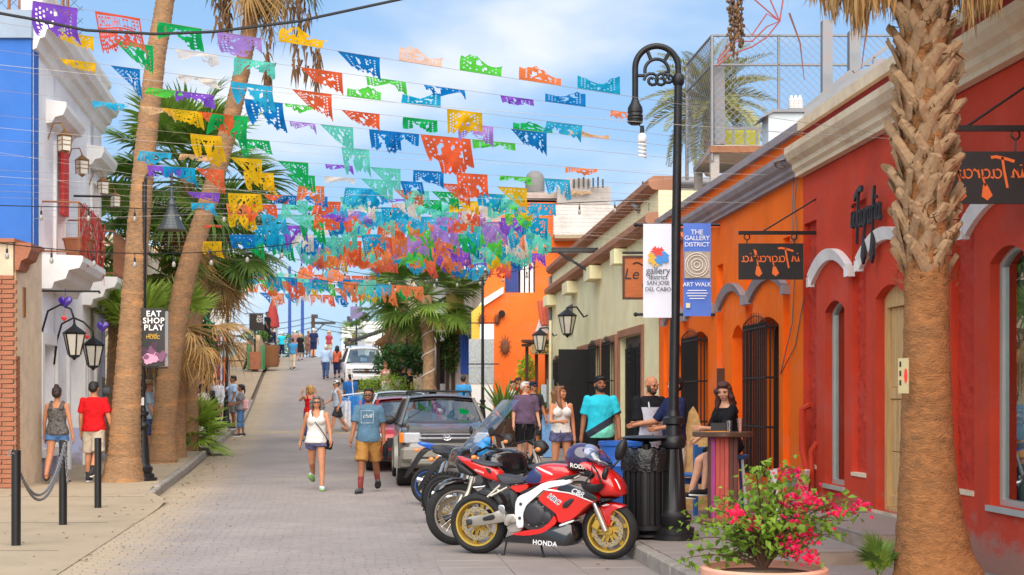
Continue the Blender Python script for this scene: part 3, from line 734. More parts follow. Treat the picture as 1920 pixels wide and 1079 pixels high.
# open leaf of the black door
b=RF.mb();b.cbox((RF.u(37.2),.45,1.6),(.06,.9,2.6),ch=.01);b.build('door',m_iron,cre)
for Y_ in(31.9,36.2,41.0,46.4):
 b=RF.mb();RF.box(b,Y_-.6 if Y_>33 else Y_-.3,Y_+.6 if Y_>33 else Y_+.3,0.001,.3,4.62,4.95);b.build('scupper',m_ye,cre)
b=RF.mb();ua=RF.u(41.4)
for k in range(4):b.box(ua+.34*k,ua+.34*k+.26,.002,.05,3.5+.0*k,4.35)
b.build('louvre_shutter',mat('grey louvre',(120,116,112),.6),cre)
b=RF.mb();b.tube([(RF.u(47.0),.06,z)for z in(.2,2.5,4.9,5.6)]+[(RF.u(47),-.1,5.7)],.06,8);b.build('downpipe',mat('grey pipe',(130,130,136),.5),cre)
# pole with cable bracket
b=RF.mb();RF.box(b,36.2,36.4,.0,1.4,5.33,5.45);b.tube([(RF.u(36.3),1.0,5.34),(RF.u(36.3),.05,4.75)],.035,6);tag(b.build('cable_bracket',m_irong,loc=RP(36.3,.1,4.7)),'dark steel bracket sticking out below the upper cream cornice','bracket')
# wall lanterns
def lantern(name,c,h,label,group,arm=None,wall=None,mm=None,square=False):
 """glass lantern hung at c (top centre); arm goes from wall point"""
 mm=mm or m_iron;t=thing(name,label,'lantern',c-Vector((0,0,h)),group);c=Vector(c);n=4 if square else 6;r=h*.3
 b=MB();b.lathe([(r*.12,0),(r*.2,-h*.06),(r*1.12,-h*.26),(r*1.0,-h*.3)],c,n,smooth=False);b.build('cap',mm,t);b=MB();b.lathe([(r*.5,-h*.86),(r*.55,-h*.9),(r*.2,-h*.95),(r*.08,-h)],c,n,smooth=False);b.build('bottom_cap',mm,t)
 b=MB();b.lathe([(r*.94,-h*.3),(r*.52,-h*.86)]if not square else[(r*.9,-h*.3),(r*.86,-h*.86)],c,n,smooth=False);b.build('glass',mat('frosted lantern glass',(228,222,205),.3,var=.08),t)
 b=MB()
 for k in range(n):
  a=2*math.pi*k/n;rb=.55 if not square else.88
  b.cyl(c+Vector((r*.96*math.cos(a),r*.96*math.sin(a),-h*.3)),c+Vector((r*rb*math.cos(a),r*rb*math.sin(a),-h*.86)),r*.07,n=5)
 if square:
  for zz in(.45,.62):b.lathe([(r*.92,-h*zz),(r*.92,-h*(zz+.03))],c,n,smooth=False,caps=False)
 b.build('cage',mm,t)
 if arm:b=MB();b.tube(arm,h*.03,6);b.build('arm',mm,t)
 return t
for Y_,z_,lb in((38.2,4.05,'wall lantern with frosted glass beside the louvred shutter'),(45.5,3.85,'wall lantern with frosted glass near the far end of the cream house')):
 p=RP(Y_,.55,z_);lantern('wall_lantern',p,.8,lb,'wall lanterns on the cream house',arm=[RP(Y_,0,z_-.2),RP(Y_,.1,z_-.25),RP(Y_,.3,z_+.02),RP(Y_,.55,z_+.0)])
# carved wooden sign
Y_=27.4;t=thing('wooden_sign','varnished wooden sign with carved dark script behind the white banner','sign',W(1200,562,Y_))
a,c=W(1167,480,Y_),W(1242,562,Y_)
b=MB();b.box(a.x,c.x,Y_-.03,Y_+.03,c.z,a.z);b.build('board',m_wood2,t)
b=MB()
for q in((a.x,a.x+.04,c.z,a.z),(c.x-.04,c.x,c.z,a.z),(a.x+.04,c.x-.04,a.z-.04,a.z),(a.x+.04,c.x-.04,c.z,c.z+.04)):b.box(q[0],q[1],Y_-.05,Y_-.03,q[2],q[3])
b.build('frame',m_dwood,t)
b=MB();put_text(b,'Le G',(a.x+.32,Y_-.034,(a.z+c.z)/2+.06),(1,0,0),(0,0,1),.3,extrude=.003,shear=.2);put_text(b,'tequi',(a.x+.52,Y_-.034,c.z+.28),(1,0,0),(0,0,1),.16,extrude=.003,shear=.2)
b.tube([(a.x+.2+.06*i,Y_-.035,a.z-.16+.03*math.sin(i*1.3))for i in range(6)],.012,5);b.build('lettering',m_blk,t)
b=MB();b.cyl((a.x,Y_,a.z+.06),(rw(Y_),Y_,a.z+.06),.025);b.build('bracket',m_iron,t)

# ---- tall orange building facing the camera beyond the cream house
Y0=50.0
big=thing('orange_building','tall orange building with blue shuttered window and white columns, beyond the cream house','building',(0.6,Y0,zp(Y0)))
def FB(px0,py0,px1,py1,Y,Yd,m,name,root=None,**kw):
 a,c=W(px0,py0,Y),W(px1,py1,Y);b_=MB();b_.box(min(a.x,c.x),max(a.x,c.x),Y,Yd,min(a.z,c.z),max(a.z,c.z));return b_.build(name,m,root,**kw)
m_or2=stucco('salmon orange paint',(250,118,48),bump=.2,stain=(236,104,42),amt=.4)
# front wall with window opening
def fpoly(pts,Y,Yd,m,name,root):
 b_=MB();P0=[W(x,y,Y)for x,y in pts]
 b_.prism([(p.x,p.z)for p in P0],(0,Y,0),(1,0,0),(0,0,1),(0,Yd-Y,0));return b_.build(name,m,root)
fpoly([(905,800),(905,545),(923,500),(947,500),(947,550),(947,800)],Y0,50.35,m_or2,'wall',big)
fpoly([(947,800),(947,549),(1003,549),(1003,800)],Y0,50.35,m_or2,'wall',big)
fpoly([(1003,800),(1003,420),(1046,400),(1046,800)],Y0,50.35,m_or2,'wall',big)
fpoly([(923,500),(923,400),(960,380),(1046,380),(1046,400),(1003,420),(1003,490),(947,490),(947,500)],Y0,50.35,m_or2,'wall',big)
FB(1046,380,1140,800,Y0,50.35,m_or2,'wall',big);FB(900,430,1140,800,58.0,58.3,m_or2,'wall',big)
FB(925,381,1140,470,50.36,58,m_roof,'roof',big)
FB(950,489,1001,551,52.5,52.6,m_int,'indoor_wall',big)
wnd=FB(947,489,972,549,50.2,50.27,mat('blue shutter',(38,62,140),.5,var=.15,vs=3),'window',big)
for k in range(5):FB(948+k*5,491,951.5+k*5,548,50.16,50.2,mat('blue shutter',(38,62,140),.5),'slat',wnd)
for px in(976,985,994):FB(px,490,px+6,549,50.1,50.3,m_wh,'column',big)
FB(912,502,923,548,50.36,50.5,m_irong,'window',big)
fpoly([(895,578),(905,562),(944,538),(944,550),(906,575)],49.85,50.0,m_wh,'sloping_coping',big)
fpoly([(884,800),(884,585),(906,568),(906,800)],49.7,50.35,stucco('ochre paint',(250,190,80)),'ochre_wall',big)
FB(1038,385,1180,440,49.0,50.0,stucco('bare block wall',(208,202,196),bump=.8,bs=12,stain=(150,142,136),amt=.6),'block_wall',big)
FB(1040,440,1180,447,48.95,50.0,m_conc,'ledge',big)
for k in range(7):FB(1075+k*9,336-(k%3)*2,1078+k*9,352,49.4,49.5,m_irong,'rebar',big)
FB(1060,335,1108,360,49.5,53,m_concg,'upper_slab',big);FB(1045,350,1145,384,49.8,54,m_concg,'upper_wall',big)
FB(956,361,1050,372,50.5,55,m_concg,'roof_slab',big)
b=MB();c0=W(1003,362,53);b.lathe([(.34,0),(.36,.1),(.36,.5),(.3,.68),(.16,.8),(.01,.83)],c0,18);b.build('water_tank',mat('grey tank',(120,118,116),.7),big)
for px,py in((575+535,600),(573+535,620)):pass
m_rooftile=mat('terracotta roof tile',(206,96,70),.7,var=.25,vs=3)
# sun ornaments on the wall
for(px,py,Y_,k_)in((947,650,49.95,1.0),(883+20,600,49.65,.7),(932,600,49.95,.6)):
 b=MB();c=W(px,py,Y_);s_=.3*k_
 b.ell(c,(s_*.5,.05,s_*.9));
 for k in range(12):a=k*math.pi/6;b.cyl(c,c+Vector((math.cos(a)*s_*.8,0,math.sin(a)*s_*1.4)),.035*k_,.008,5)
 tag(b.build('wall_ornament',mat('rusty iron',(120,76,52),.7,.3,var=.3,vs=8),loc=c),['round rusty sun ornament on the orange wall above the palm pot','small oval iron ornament on the ochre wall strip','long thin iron ornament on the orange wall'][[1.0,.7,.6].index(k_)],'ornament')
b=MB();c=W(941,577+12,49.95);b.cyl(c,c+Vector((0,-.25,0)),.12,n=12);tag(b.build('wall_spout',m_dark,loc=c),'short dark round spout in the tall orange wall','spout')
# tiled pergola entrance between cream house and orange building
pg=thing('pergola','dark timber pergola with tiled gable roof at the far end of the cream house','pergola',W(1010,745,47.6))
for px in(985,1003,1022):FB(px,650,px+6,760,47.4,47.6,m_dwood,'post',pg)
for k in range(9):
 b=MB();a=W(980+k*6,640,46.8);b.cyl(a,a+Vector((.5,2.0,.0)),.06,n=8);b.build('beam',m_dwood,pg)
FB(978,645,1034,650,46.9,47.1,m_dwood,'beam',pg)
gb=fpoly([(1000,636),(1022,560),(1036,560),(1036,620)],47.9,48.1,m_wh,'gable',pg)
for r_ in range(7):
 for c_ in range(4):
  b=MB();t_=(r_+.5)/7;a=W(1014+9*(1-t_)*0+t_*6+c_*7-4,562+t_*42,47.6-.25*t_)
  b.tube([a,a+Vector((.06,-.05,-.17))],.075,8);b.build('tile',m_rooftile,gb)
for k in range(6):
 b=MB();a=W(1003+k*6,655,46.9);b.torus(None,.13,.05,T=Matrix.Translation(a),n=12,k=6);b.build('straw_roll',mat('straw',(190,160,110),.9,var=.2),pg)
# ---------------------------------------------------------------- roof terrace above the orange house
def beam(mb,a,b,w,h=None,m=0):
 a,b=Vector(a),Vector(b);h=h or w;t=(b-a);L_=t.length;q=t.to_track_quat('X','Z').to_matrix().to_4x4()
 return mb.box(0,L_,-w/2,w/2,-h/2,h/2,m,Matrix.Translation(a)@q)
m_galv=mat('galvanised steel',(132,134,138),.55,.4,var=.15,vs=3,stain=(150,92,60),stain_amt=.5,stain_s=3)
m_rust=mat('rusty steel',(150,100,70),.8,.2,var=.3,vs=6)
YT=26.5
tr=thing('roof_terrace','rusty edged concrete roof platform carried on short posts above the orange house','platform',W(1333,345,YT))
a,c=W(1333,272,YT),W(1720,284,YT)
b=MB();b.box(a.x,c.x,YT,YT+2.6,c.z,a.z);b.build('slab',m_concg,tr)
b=MB();b.box(a.x-.02,c.x,YT-.06,YT-.002,c.z-.03,a.z-.03);b.build('edge_beam',m_rust,tr)
for px,yy in((1333,YT+.1),(1335,YT+2.4),(1440,YT+.1),(1620,YT+.1)):
 b=MB();p=W(px,300,yy);x_=(1333-960)*YT/F+.08 if px<1340 else p.x;b.box(x_-.08,x_+.08,yy-.08,yy+.08,4.6,c.z-.001);b.build('post',m_concg,tr)
b=MB();a2=W(1360,272,YT+.5);b.box(a2.x,a2.x+.65,YT+.5,YT+1.0,a2.z,a2.z+.3);tag(b.build('planter_box',mat('lime planter',(196,190,40),.6),loc=a2),'lime green box on the roof platform behind its rail','planter')
b=MB();z0=a.z
for k in range(6):x_=a.x+.25+k*.22;beam(b,(x_,YT+.3,z0),(x_,YT+.3,z0+.36),.04)
beam(b,(a.x+.2,YT+.3,z0+.36),(a.x+1.5,YT+.3,z0+.36),.05);b.build('low_rail',m_galv,tr)
fe=thing('chain_link_fence','tall chain link fence with steel posts around the roof platform','fence',W(1335,290,YT))
zt=W(0,67,YT).z;zb=a.z;Xc=W(1335,0,YT).x;Yf=YT*1.087;zt2=zt
X1=W(1700,0,YT).x;p0=Vector((Xc,YT,0));pf=W(1288,0,Yf);zm=zb+(zt-zb)*.36+.35
def rail(A,B,w=.05):
 b_=MB();b_.cyl(A,B,w/2,n=6);b_.build('rail',m_galv,fe)
for z_ in(zt,W(0,122,YT).z):rail((Xc,YT,z_),(X1,YT,z_))
rail((Xc,YT,zt),(pf.x,Yf,zt));rail((Xc,YT,W(0,122,YT).z),(pf.x,Yf,W(0,122,YT).z))
for x_,y_,w in((Xc,YT,.07),(pf.x,Yf,.07),(W(1460,0,YT).x,YT,.05)):b_=MB();b_.cyl((x_,y_,zb-.3),(x_,y_,zt),w/2,n=6);b_.build('post',m_galv,fe)
def link(A,B,z0,z1,step=.085):
 """woven wire between ground points A and B"""
 b_=MB();A,B=Vector(A),Vector(B);L_=(B-A).length;H=z1-z0;u=(B-A)/L_
 for sgn in(1,-1):
  k=-H if sgn>0 else 0
  s0=k
  while s0<L_+(0 if sgn>0 else H):
   t0,t1=s0,s0+sgn*H
   pts=[]
   lo,hi=max(0,min(t0,t1)),min(L_,max(t0,t1))
   if hi>lo+.01:
    f=lambda t:z0+(t-t0)*sgn
    P_,Q_=A+u*lo+Vector((0,0,f(lo))),A+u*hi+Vector((0,0,f(hi)))
    b_.tube([P_,Q_],.0055,3,smooth=False,caps=False)
   s0+=step*1.414
 return b_
link((Xc,YT,0),(X1,YT,0),zb,zt,.1).build('wire_mesh',m_galv,fe,kind='stuff')
link((Xc,YT,0),(pf.x,Yf,0),zb,zt,.1).build('wire_mesh',m_galv,fe,kind='stuff')
for px0,py0,px1,py1,w,lb in((1550,40,1550,205,.16,'thick grey steel post standing behind the roof fence, left of the front palm'),(1601,60,1601,165,.17,'grey steel post beside the front palm trunk, behind the fence'),(1349,272,1347,122,.2,'grey steel post rising at the corner of the roof platform with red cables on top')):
 yy=22.5 if px0>1400 else YT+.25;b=MB();beam(b,W(px0,max(py0,py1)+40*(px0>1400),yy),W(px1,min(py0,py1),yy),w);tag(b.build('steel_post',m_galv,loc=W(px0,max(py0,py1),yy)),lb,'post')
b=MB();beam(b,W(1490,232,21.6),W(1660,120,21.6),.14,.2)
stg=thing('steel_stair','grey steel stair stringers climbing to the right behind the red house parapet','stair',W(1500,232,21.5));b.build('stringer',m_galv,stg)
b=MB();beam(b,W(1505,215,22.4),W(1610,130,22.4),.12,.16);b.build('stringer',m_galv,stg)
b=MB();beam(b,W(1600,135,21.6),W(1672,82,21.6),.05);beam(b,W(1640,140,21.6),W(1640,108,21.6),.05);b.build('handrail',m_galv,stg)
b=MB()
for q in(.0,.5,1.1):
 b.tube([W(1345,124-10*q,26),W(1372+20*q,102-50*q,26),W(1410,88-20*q,26),W(1438,70-40*q,26),W(1462,40,26),W(1470-60*q,-10,26)],.014,6)
tag(b.build('red_cable',mat('red cable',(156,66,62),.5),loc=W(1345,124,26)),'red cables looping up from the grey post into the sky','cable')
# transformer
tf=thing('transformer','pale grey transformer box with white insulators on the orange parapet','transformer',W(1475,275,19.6))
a,c=W(1441,206,19.6),W(1506,282,19.6)
b=MB();b.box(a.x,c.x,19.6,20.1,c.z,a.z-.04);b.build('tank',mat('pale grey enamel',(196,206,210),.5,var=.08),tf)
b=MB();b.prism([(a.x-.12,a.z-.13),(a.x+.05,a.z),(c.x+.02,a.z),(c.x+.02,a.z-.04),(a.x+.06,a.z-.04)],(0,19.55,0),(1,0,0),(0,0,1),(0,.6,0));b.build('lid',m_galv,tf)
for k in range(3):
 b=MB();p=W(1484+k*8,206,19.8);b.lathe([(.03,0)]+[(r_,.02+.022*i+(.011 if r_<.04 else 0))for i in range(6)for r_ in(.05,.03)]+[(.012,.2)],p,10,smooth=False);b.build('insulator',m_wh,tf)
b=MB();p=W(1520,243,18.2);b.lathe([(.05,0),(.07,.05),(.07,.09),(.03,.12),(.05,.17)],p,10);tag(b.build('pole_insulator',m_galv,loc=p),'small grey insulator on the parapet corner tied with yellow rope','insulator')
# pipes and rough walls above the cream house
YC=30.0
b=MB();b.tube([W(1190,392,YC),W(1212,372,YC),W(1220,352,YC),W(1240,342,YC),W(1330,344,YC)],.12,10);tag(b.build('vent_pipe',m_galv,loc=W(1200,390,YC)),'fat grey vent pipe bending over the cream house roof','pipe')
rfh=thing('roof_hut','bare concrete wall and cream chimney block on the cream house roof','wall',W(1230,420,YC+.3))
a,c=W(1233,348,YC+.4),W(1345,430,YC+.4);b=MB();b.box(a.x,c.x,YC+.4,YC+.7,c.z,a.z);b.build('block_wall',m_concg,rfh)
a,c=W(1205,356,YC),W(1236,440,YC);b=MB();b.box(a.x,c.x,YC+.12,YC+.38,c.z,a.z);b.build('chimney',m_ye,rfh)
for k in range(8):b=MB();p=W(1205+k*9,350-k*1.5,YC+2);b.cyl(p-Vector((0,0,.3)),p+Vector((0,0,.12)),.02,n=5);b.build('rebar',m_irong,rfh)

# ---------------------------------------------------------------- left-hand houses
LF=Front(LP,_lu,_ln,25.0,KL_)
m_blue=stucco('blue house paint',(58,110,188),stain=(70,120,196),amt=.3,bump=.15,weather=.3)
m_lav=stucco('pale lavender wall',(248,246,250),bump=.12,stain=(234,231,242),amt=.3,weather=.25)
m_peri=stucco('periwinkle dado',(190,198,234),bump=.15,stain=(160,160,196),amt=.4)
m_white=mat('white mouldings',(242,240,236),.7,var=.05,stain=(216,208,196),stain_amt=.4)
m_brick=mat('brick',(156,100,74),.85,var=.25,vs=5,bump=.5,bs=40,stain=(170,100,72),stain_amt=.5,stain_s=4)
m_mort=mat('mortar',(206,186,160),.95,var=.15,bump=.3)
m_redp=mat('red paint',(226,44,40),.5,var=.08)
wb=thing('white_house','tall white and blue house with heavy white cornice and red ribboned balcony','building',LP(25,0,.15))
lops=[(25.75,27.1,.72,2.62,0),(28.55,30.3,.2,2.7,0),(30.8,31.9,.72,2.62,0),(27.0,27.95,4.3,6.4,0),(31.4,32.3,4.3,6.4,0)]
b=LF.mb();LF.wall(b,25,33,1.0,7.9,.35,lops);b.build('wall',m_lav,wb)
b=LF.mb();LF.wall(b,25,33,0,1.0,.37,[(o[0],o[1],o[2],1.0,0)for o in lops if o[2]<1]);b.build('dado',m_peri,wb)
b=MB();b.box(-14,lw(25)-.004,24.9,25.3,0,7.93);b.build('side_wall',m_blue,wb)
b=MB();b.box(-14,lw(25)+.02,24.84,25.35,7.93,8.42);b.build('side_coping',stucco('grey blue coping',(150,166,184)),wb)
b=LF.mb();LF.box(b,32.8,33,-8,-.35,0,7.9);b.build('side_wall',m_lav,wb)
b=LF.mb();LF.box(b,25.3,32.8,-8,-.35,7.5,7.7);b.build('roof',m_roof,wb)
b=LF.mb();LF.box(b,25.3,32.8,-4,-3.8,0,7.5);b.build('indoor_wall',m_int,wb)
b=LF.mb();LF.prof(b,24.95,33.05,[(0,7.75),(.06,7.78),(.12,7.95),(.2,7.98),(.24,8.12),(.34,8.16),(.4,8.3),(.4,8.42),(0,8.44)]);LF.prof(b,24.95,33.05,[(0,8.445),(.16,8.445),(.16,8.78),(.22,8.84),(.22,8.94),(-.2,8.95),(-.2,8.445)]);b.build('cornice',m_white,wb)
for a,bb,z0,z1,_ in lops:
 b=LF.mb();ua,ub=LF.u(a),LF.u(bb);t=.2 if z0<4 else.1
 b.box(ua-t,ua,.002,.06,z0,z1+t);b.box(ub,ub+t,.002,.06,z0,z1+t);b.box(ua,ub,.002,.06,z1,z1+t)
 if.5<z0<2:b.box(ua-t-.05,ub+t+.05,.002,.12,z0-.16,z0-.002)
 b.build('window_surround',m_white,wb)
 b=LF.mb();LF.box(b,a,bb,-.3,-.26,z0,z1);b.build('blind',m_white if z0<4 else m_redp,wb)
for a,bb in((26.2,28.4),(30.9,33.0)):
 b=LF.mb();LF.prof(b,a,bb,[(0,6.7),(.1,6.72),(.16,6.82),(.3,6.86),(.36,7.0),(.36,7.1),(0,7.14)]);b.build('window_hood',m_white,wb)
for a,bb in((25.75,28.6),(30.3,32.9)):
 b=LF.mb();LF.prof(b,a,bb,[(0,3.62),(.18,3.62),(.22,3.74),(.42,3.8),(.48,3.96),(.66,4.0),(.72,4.12),(.72,4.22),(0,4.24)])
 bal=b.build('balcony',m_white,wb)
 b=LF.mb();ua,ub=LF.u(a)+.06,LF.u(bb)-.06
 for z in(4.3,5.2):b.tube([(ua,0,z),(ua,.64,z),(ub,.64,z),(ub,0,z)],.018,6)
 b.build('railing',m_rust,bal)
 pmb=MB();pmb.cyl((0,0,4.24),(0,0,5.2),.012,n=5);pme_=pmb.mesh('baluster',m_rust)
 for k in range(16):
  u_=ua+(ub-ua)*k/15;p=LF.T@Vector((u_,.64,0));inst(pme_,'baluster',bal,Matrix.Translation(p-wb.location))
# things on the balcony
def pot(name,c,r,h,m,label,cat='pot',plant=None,group=None):
 b_=MB();b_.lathe([(r*.7,0),(r,h*.9),(r*1.08,h*.92),(r*1.08,h),(r*.9,h),(r*.85,h*.85),(.01,h*.85)],c,16);return tag(b_.build(name,m,loc=c),label,cat,group)
p=LP(27.0,.45,4.24);pot('plant_tub',p,.28,.42,mat('barrel wood',(160,98,62),.7,var=.25,stretch=(5,5,.6)),'brown wooden tub standing on the white balcony','tub')
rb=thing('red_ribbons','bundle of red cloth ribbons tied over the balcony railing','ribbons',LP(27.2,.66,4.1))
for k in range(26):
 r_=random.Random(k);Y_=25.95+2.5*(r_.random()**.8 if k%3 else.15*r_.random());b=MB();d0=.66;L_=r_.uniform(.5,1.25);w=r_.uniform(.03,.07)
 if k%4==0:Y_=28.3+r_.uniform(-.25,.2)
 z0=5.22 if k%2 else 5.1
 pts=[LP(Y_+.08*math.sin(i*1.3+k),d0+.03+.04*math.sin(i+k),z0-L_*i/6)for i in range(7)]
 for i in range(6):b.quad(pts[i]-_lu*w,pts[i]+_lu*w,pts[i+1]+_lu*w,pts[i+1]-_lu*w)
 b.build('ribbon',m_redp,rb)
b=LF.mb();LF.box(b,27.55,28.1,.03,.09,5.2,6.55);tag(b.build('red_shutter',m_redp,loc=LP(27.8,.05,5.2)),'bright red shutter standing open above the ribboned balcony','shutter')
# square glass lanterns under the hoods
m_brass=mat('aged brass',(150,104,52),.45,.6,var=.2,vs=9)
for i,(Y_,z_,h,lb)in enumerate(((26.35,6.62,.46,'square brass lantern nearest the blue wall corner'),(28.35,6.5,.46,'square brass lantern just right of the first window hood'),(31.2,6.5,.44,'square brass lantern under the second window hood'),(33.1,6.45,.42,'square brass lantern at the far edge of the white house beside the palm leaves'))):
 p=LP(Y_,.3,z_);lantern('square_lantern',p,h,lb,'square brass lanterns on the white house',arm=[LP(Y_,0,z_-.2),LP(Y_,.1,z_+.1),LP(Y_,.25,z_+.12),p],mm=m_brass,square=True)
# carriage lamps with scrolls
for Y_,d_,z_,lb in((25.6,.6,2.98,'big black carriage lamp on a scroll arm nearest the brick pillar'),(27.0,.72,2.82,'big black carriage lamp on a scroll arm, second one beside the palm')):
 p=LP(Y_,d_,z_);z=z_
 lantern('carriage_lamp',p,.66,lb,'carriage lamps on the white house',arm=[LP(Y_,.0,z-.55),LP(Y_,.05,z-.1),LP(Y_,.14,z+.22),LP(Y_,.36,z+.34),LP(Y_,.54,z+.26),LP(Y_,d_,z+.08),p])
b=MB();b.cyl(LP(25.55,0,3.56),LP(25.55,1.05,3.56),.018);b.cyl(LP(25.55,1.05,3.56),LP(25.55,1.05,3.52),.02)
tag(b.build('heart_rail',m_iron,loc=LP(25.55,0,3.56)),'thin black rod from which purple hearts hang','rod')
m_purp=mat('purple glass',(70,40,150),.2,.1,var=.1,coat=.6)
for Y_,d_,z_,lb,sc in((25.55,.45,3.5,'purple heart ornament hanging nearest the brick pillar',.13),(26.6,.95,3.1,'purple heart ornament hanging above the second carriage lamp',.12),(25.6,.42,3.12,'tiny red heart ornament on the first carriage lamp',.055),(26.9,.62,2.84,'tiny red heart ornament on the second carriage lamp',.05)):
 b=MB();c=LP(Y_,d_,z_);pts=[(16*math.sin(t)**3/16,(13*math.cos(t)-5*math.cos(2*t)-2*math.cos(3*t)-math.cos(4*t))/16)for t in np.linspace(0,2*math.pi,22)[:-1]]
 rings=[[c+Vector((x*sc*q,dd*sc,y*sc*q-sc))for x,y in pts]for dd,q in((-.35,.45),(-.2,.9),(0,1),(.2,.9),(.35,.45))];b.loft(rings);b.cyl(c+Vector((0,0,-.2*sc)),c+Vector((0,0,.1)),.006,n=5)
 tag(b.build('heart_ornament',m_purp if sc>.1 else m_redp,loc=c),lb,'ornament')
b=MB();b.cyl(LP(29.2,0,5.78),LP(29.2,.75,5.78),.022);tag(b.build('flag_bracket',m_iron,loc=LP(29.2,0,5.78)),'thin iron bar sticking out of the white house above the balcony','bracket')
mt=thing('electric_meter','grey electricity meter boxes and conduit at the far end of the white house','meter',LP(32.2,.1,1.3))
b=LF.mb();LF.box(b,32.0,32.5,.002,.16,1.5,2.1);b.build('box',m_galv,mt);b=LF.mb();b.cyl((LF.u(32.7),.08,.2),(LF.u(32.7),.08,4.5),.05);b.build('conduit',m_peri,mt);b=LF.mb();b.lathe([(.12,0),(.12,.14),(.08,.16)],T=Matrix.Translation((LF.u(32.25),.16,1.8))@Matrix.Rotation(R(-90),4,'X'));b.build('dial',m_galv,mt)
# roof fence of the blue side
rf=thing('roof_railing','rusty wire mesh railing on the roof of the blue and white house','fence',(-9,26,8.4))
for px in(17,37,118,127):
 b=MB();p=W(px,30,26.5);b.cyl((p.x,26.5,8.3),(p.x,26.5,9.6),.03,n=6);b.build('post',m_rust,rf)
b=MB();b.cyl((-10,26.5,8.72),(-8.2,26.5,8.8),.02,n=5);b.build('rail',m_rust,rf)
link((-10.5,26.5,0),(-8.0,26.5,0),8.4,9.6,.16).build('wire_mesh',m_irong,rf,kind='stuff')
b=MB();p=LP(32.4,-.5,8.2);b.box(p.x-.5,p.x+.0,32.0,33,7.5,8.6);tag(b.build('roof_parapet',m_concg,loc=(p.x,32,7.5)),'dark rough parapet block at the far end of the white cornice','parapet')

# ---- brick gateway in front of the blue wall
bh=thing('brick_gateway','brick pillar with an arched side and terracotta bracket in front of the blue wall','building',(-9,23.5,.0))
xs=lw(23.5);zt_=4.2
b=MB();b.box(-13,xs-.02,23.45,24.88,0,zt_);b.build('core',m_mort,bh)
bmb=MB();bmb.cbox((0,0,0),(.232,.06,.066),ch=.006);bme=bmb.mesh('brick',m_brick);cnt=0
row=0;z=.035
while z<zt_:
 x=xs-.12+(row%2)*.05
 while x>-9.75:
  if cnt<300:inst(bme,'brick',bh,Matrix.Translation(Vector((x,23.435+rnd.uniform(-.004,.004),z))-bh.location)@Matrix.Rotation(rnd.uniform(-.01,.01),4,'Y'));cnt+=1
  x-=.244
 z+=.078;row+=1
# street face with arch (brick voussoirs) and plaster above
GF=Front(LP,_lu,_ln,23.5,KL_)
b=GF.mb();GF.wall(b,23.53,24.93,0,zt_,.3,[(23.85,24.75,.0,2.1,.32)]);b.build('plaster',stucco('ochre plaster',(232,196,140)),bh)
side=GF.mb()
for row in range(int(zt_/.078)):
 z=.035+row*.078
 for(ya,yb)in((23.53,23.85),(24.75,24.93)):
  if z<2.3:GF.box(side,ya,yb,.001,.02,z-.032,z+.032)
for k in range(15):
 t0,t1=k/15,(k+.9)/15;ua,ub=GF.u(23.85),GF.u(24.75)
 f=lambda t,q:(ua+(ub-ua)*t,2.1+.32*(1-(2*t-1)**2)+q)
 side.prism([f(t0,0),f(t1,0),f(t1,.2),f(t0,.2)],(0,.001,0),(1,0,0),(0,0,1),(0,.025,0))
side.build('brick_trim',m_brick,bh,kind='stuff')
b=GF.mb();GF.box(b,23.85,24.75,-1.2,-1.1,0,2.5);b.build('inner_wall',m_brick,bh)
b=GF.mb();GF.prof(b,23.45,24.2,[(.0,3.75),(.06,3.75),(.1,3.9),(.2,3.95),(.26,4.1),(.26,4.2),(0,4.2)]);b.build('bracket',m_brick,bh)
b=GF.mb();GF.box(b,23.9,24.3,.03,.06,3.0,3.5);b.build('plaque',m_brass,bh)
b=MB();b.box(-13,xs+.03,23.36,24.88,zt_,zt_+.06);b.build('capping',m_brick,bh)

# ---- shops further up on the left
def block(name,label,quadpts,z0,z1,m,cat='building',root=None):
 """upright block over a ground quad (x, y); returns its root"""
 t=thing(name,label,cat,(*quadpts[0],z0));b_=MB();b_.prism(quadpts,(0,0,z0),(1,0,0),(0,1,0),(0,0,z1-z0));b_.build('wall',m,t);return t
m_beige=stucco('beige shop wall',(226,206,176),stain=(190,168,140),amt=.4)
m_peach=stucco('peach shop wall',(226,170,130))
m_olive=stucco('olive panel',(150,134,72))
m_stone=mat('rough stone',(176,152,120),.9,var=.3,vs=3,bump=.9,bs=8)
sa=block('beige_shop','beige shop front behind the left palms with black lattice balcony',[(lw(40),40),(lw(58),58),(lw(58)-9,58),(lw(40)-9,40)],0,6.2,m_beige)
FSA=Front(LP,_lu,_ln,40.0,KL_)
for a,bb in((41,43),(44,46),(47.5,49.5),(51,53),(54.5,56.5)):
 b=FSA.mb();FSA.box(b,a,bb,.002,.06,zl(a),zl(a)+2.4);d_=b.build('door',m_dwood,sa)
 b=FSA.mb();FSA.box(b,a+.2,bb-.2,.062,.08,zl(a)+.3,zl(a)+2.2);b.build('pane',m_dark,d_)
b=FSA.mb();FSA.box(b,49,57,.0,1.2,4.2,4.35);b.build('balcony_slab',m_white,sa)
lat=FSA.mb()
for k in range(26):
 for j in range(5):u0=FSA.u(49)+k*.31;lat.box(u0,u0+.2,1.16,1.2,4.4+j*.24,4.4+j*.24+.16)
lat.box(FSA.u(49),FSA.u(57),1.17,1.19,4.36,5.6);lat.build('lattice_panel',m_iron,sa,kind='stuff')
for(px0,py0,px1,py1,Y_)in((372,528,428,600,52),(345,700,372,640,44)):
 b=MB();p,q=W(px0,py0,Y_),W(px1,py1,Y_+4);b.prism([(0,0),(1,0),(1,.12),(0,.12)],p,(q-p),(0,0,1),(-.6,0,.1));b.build('awning_edge',m_white,sa)
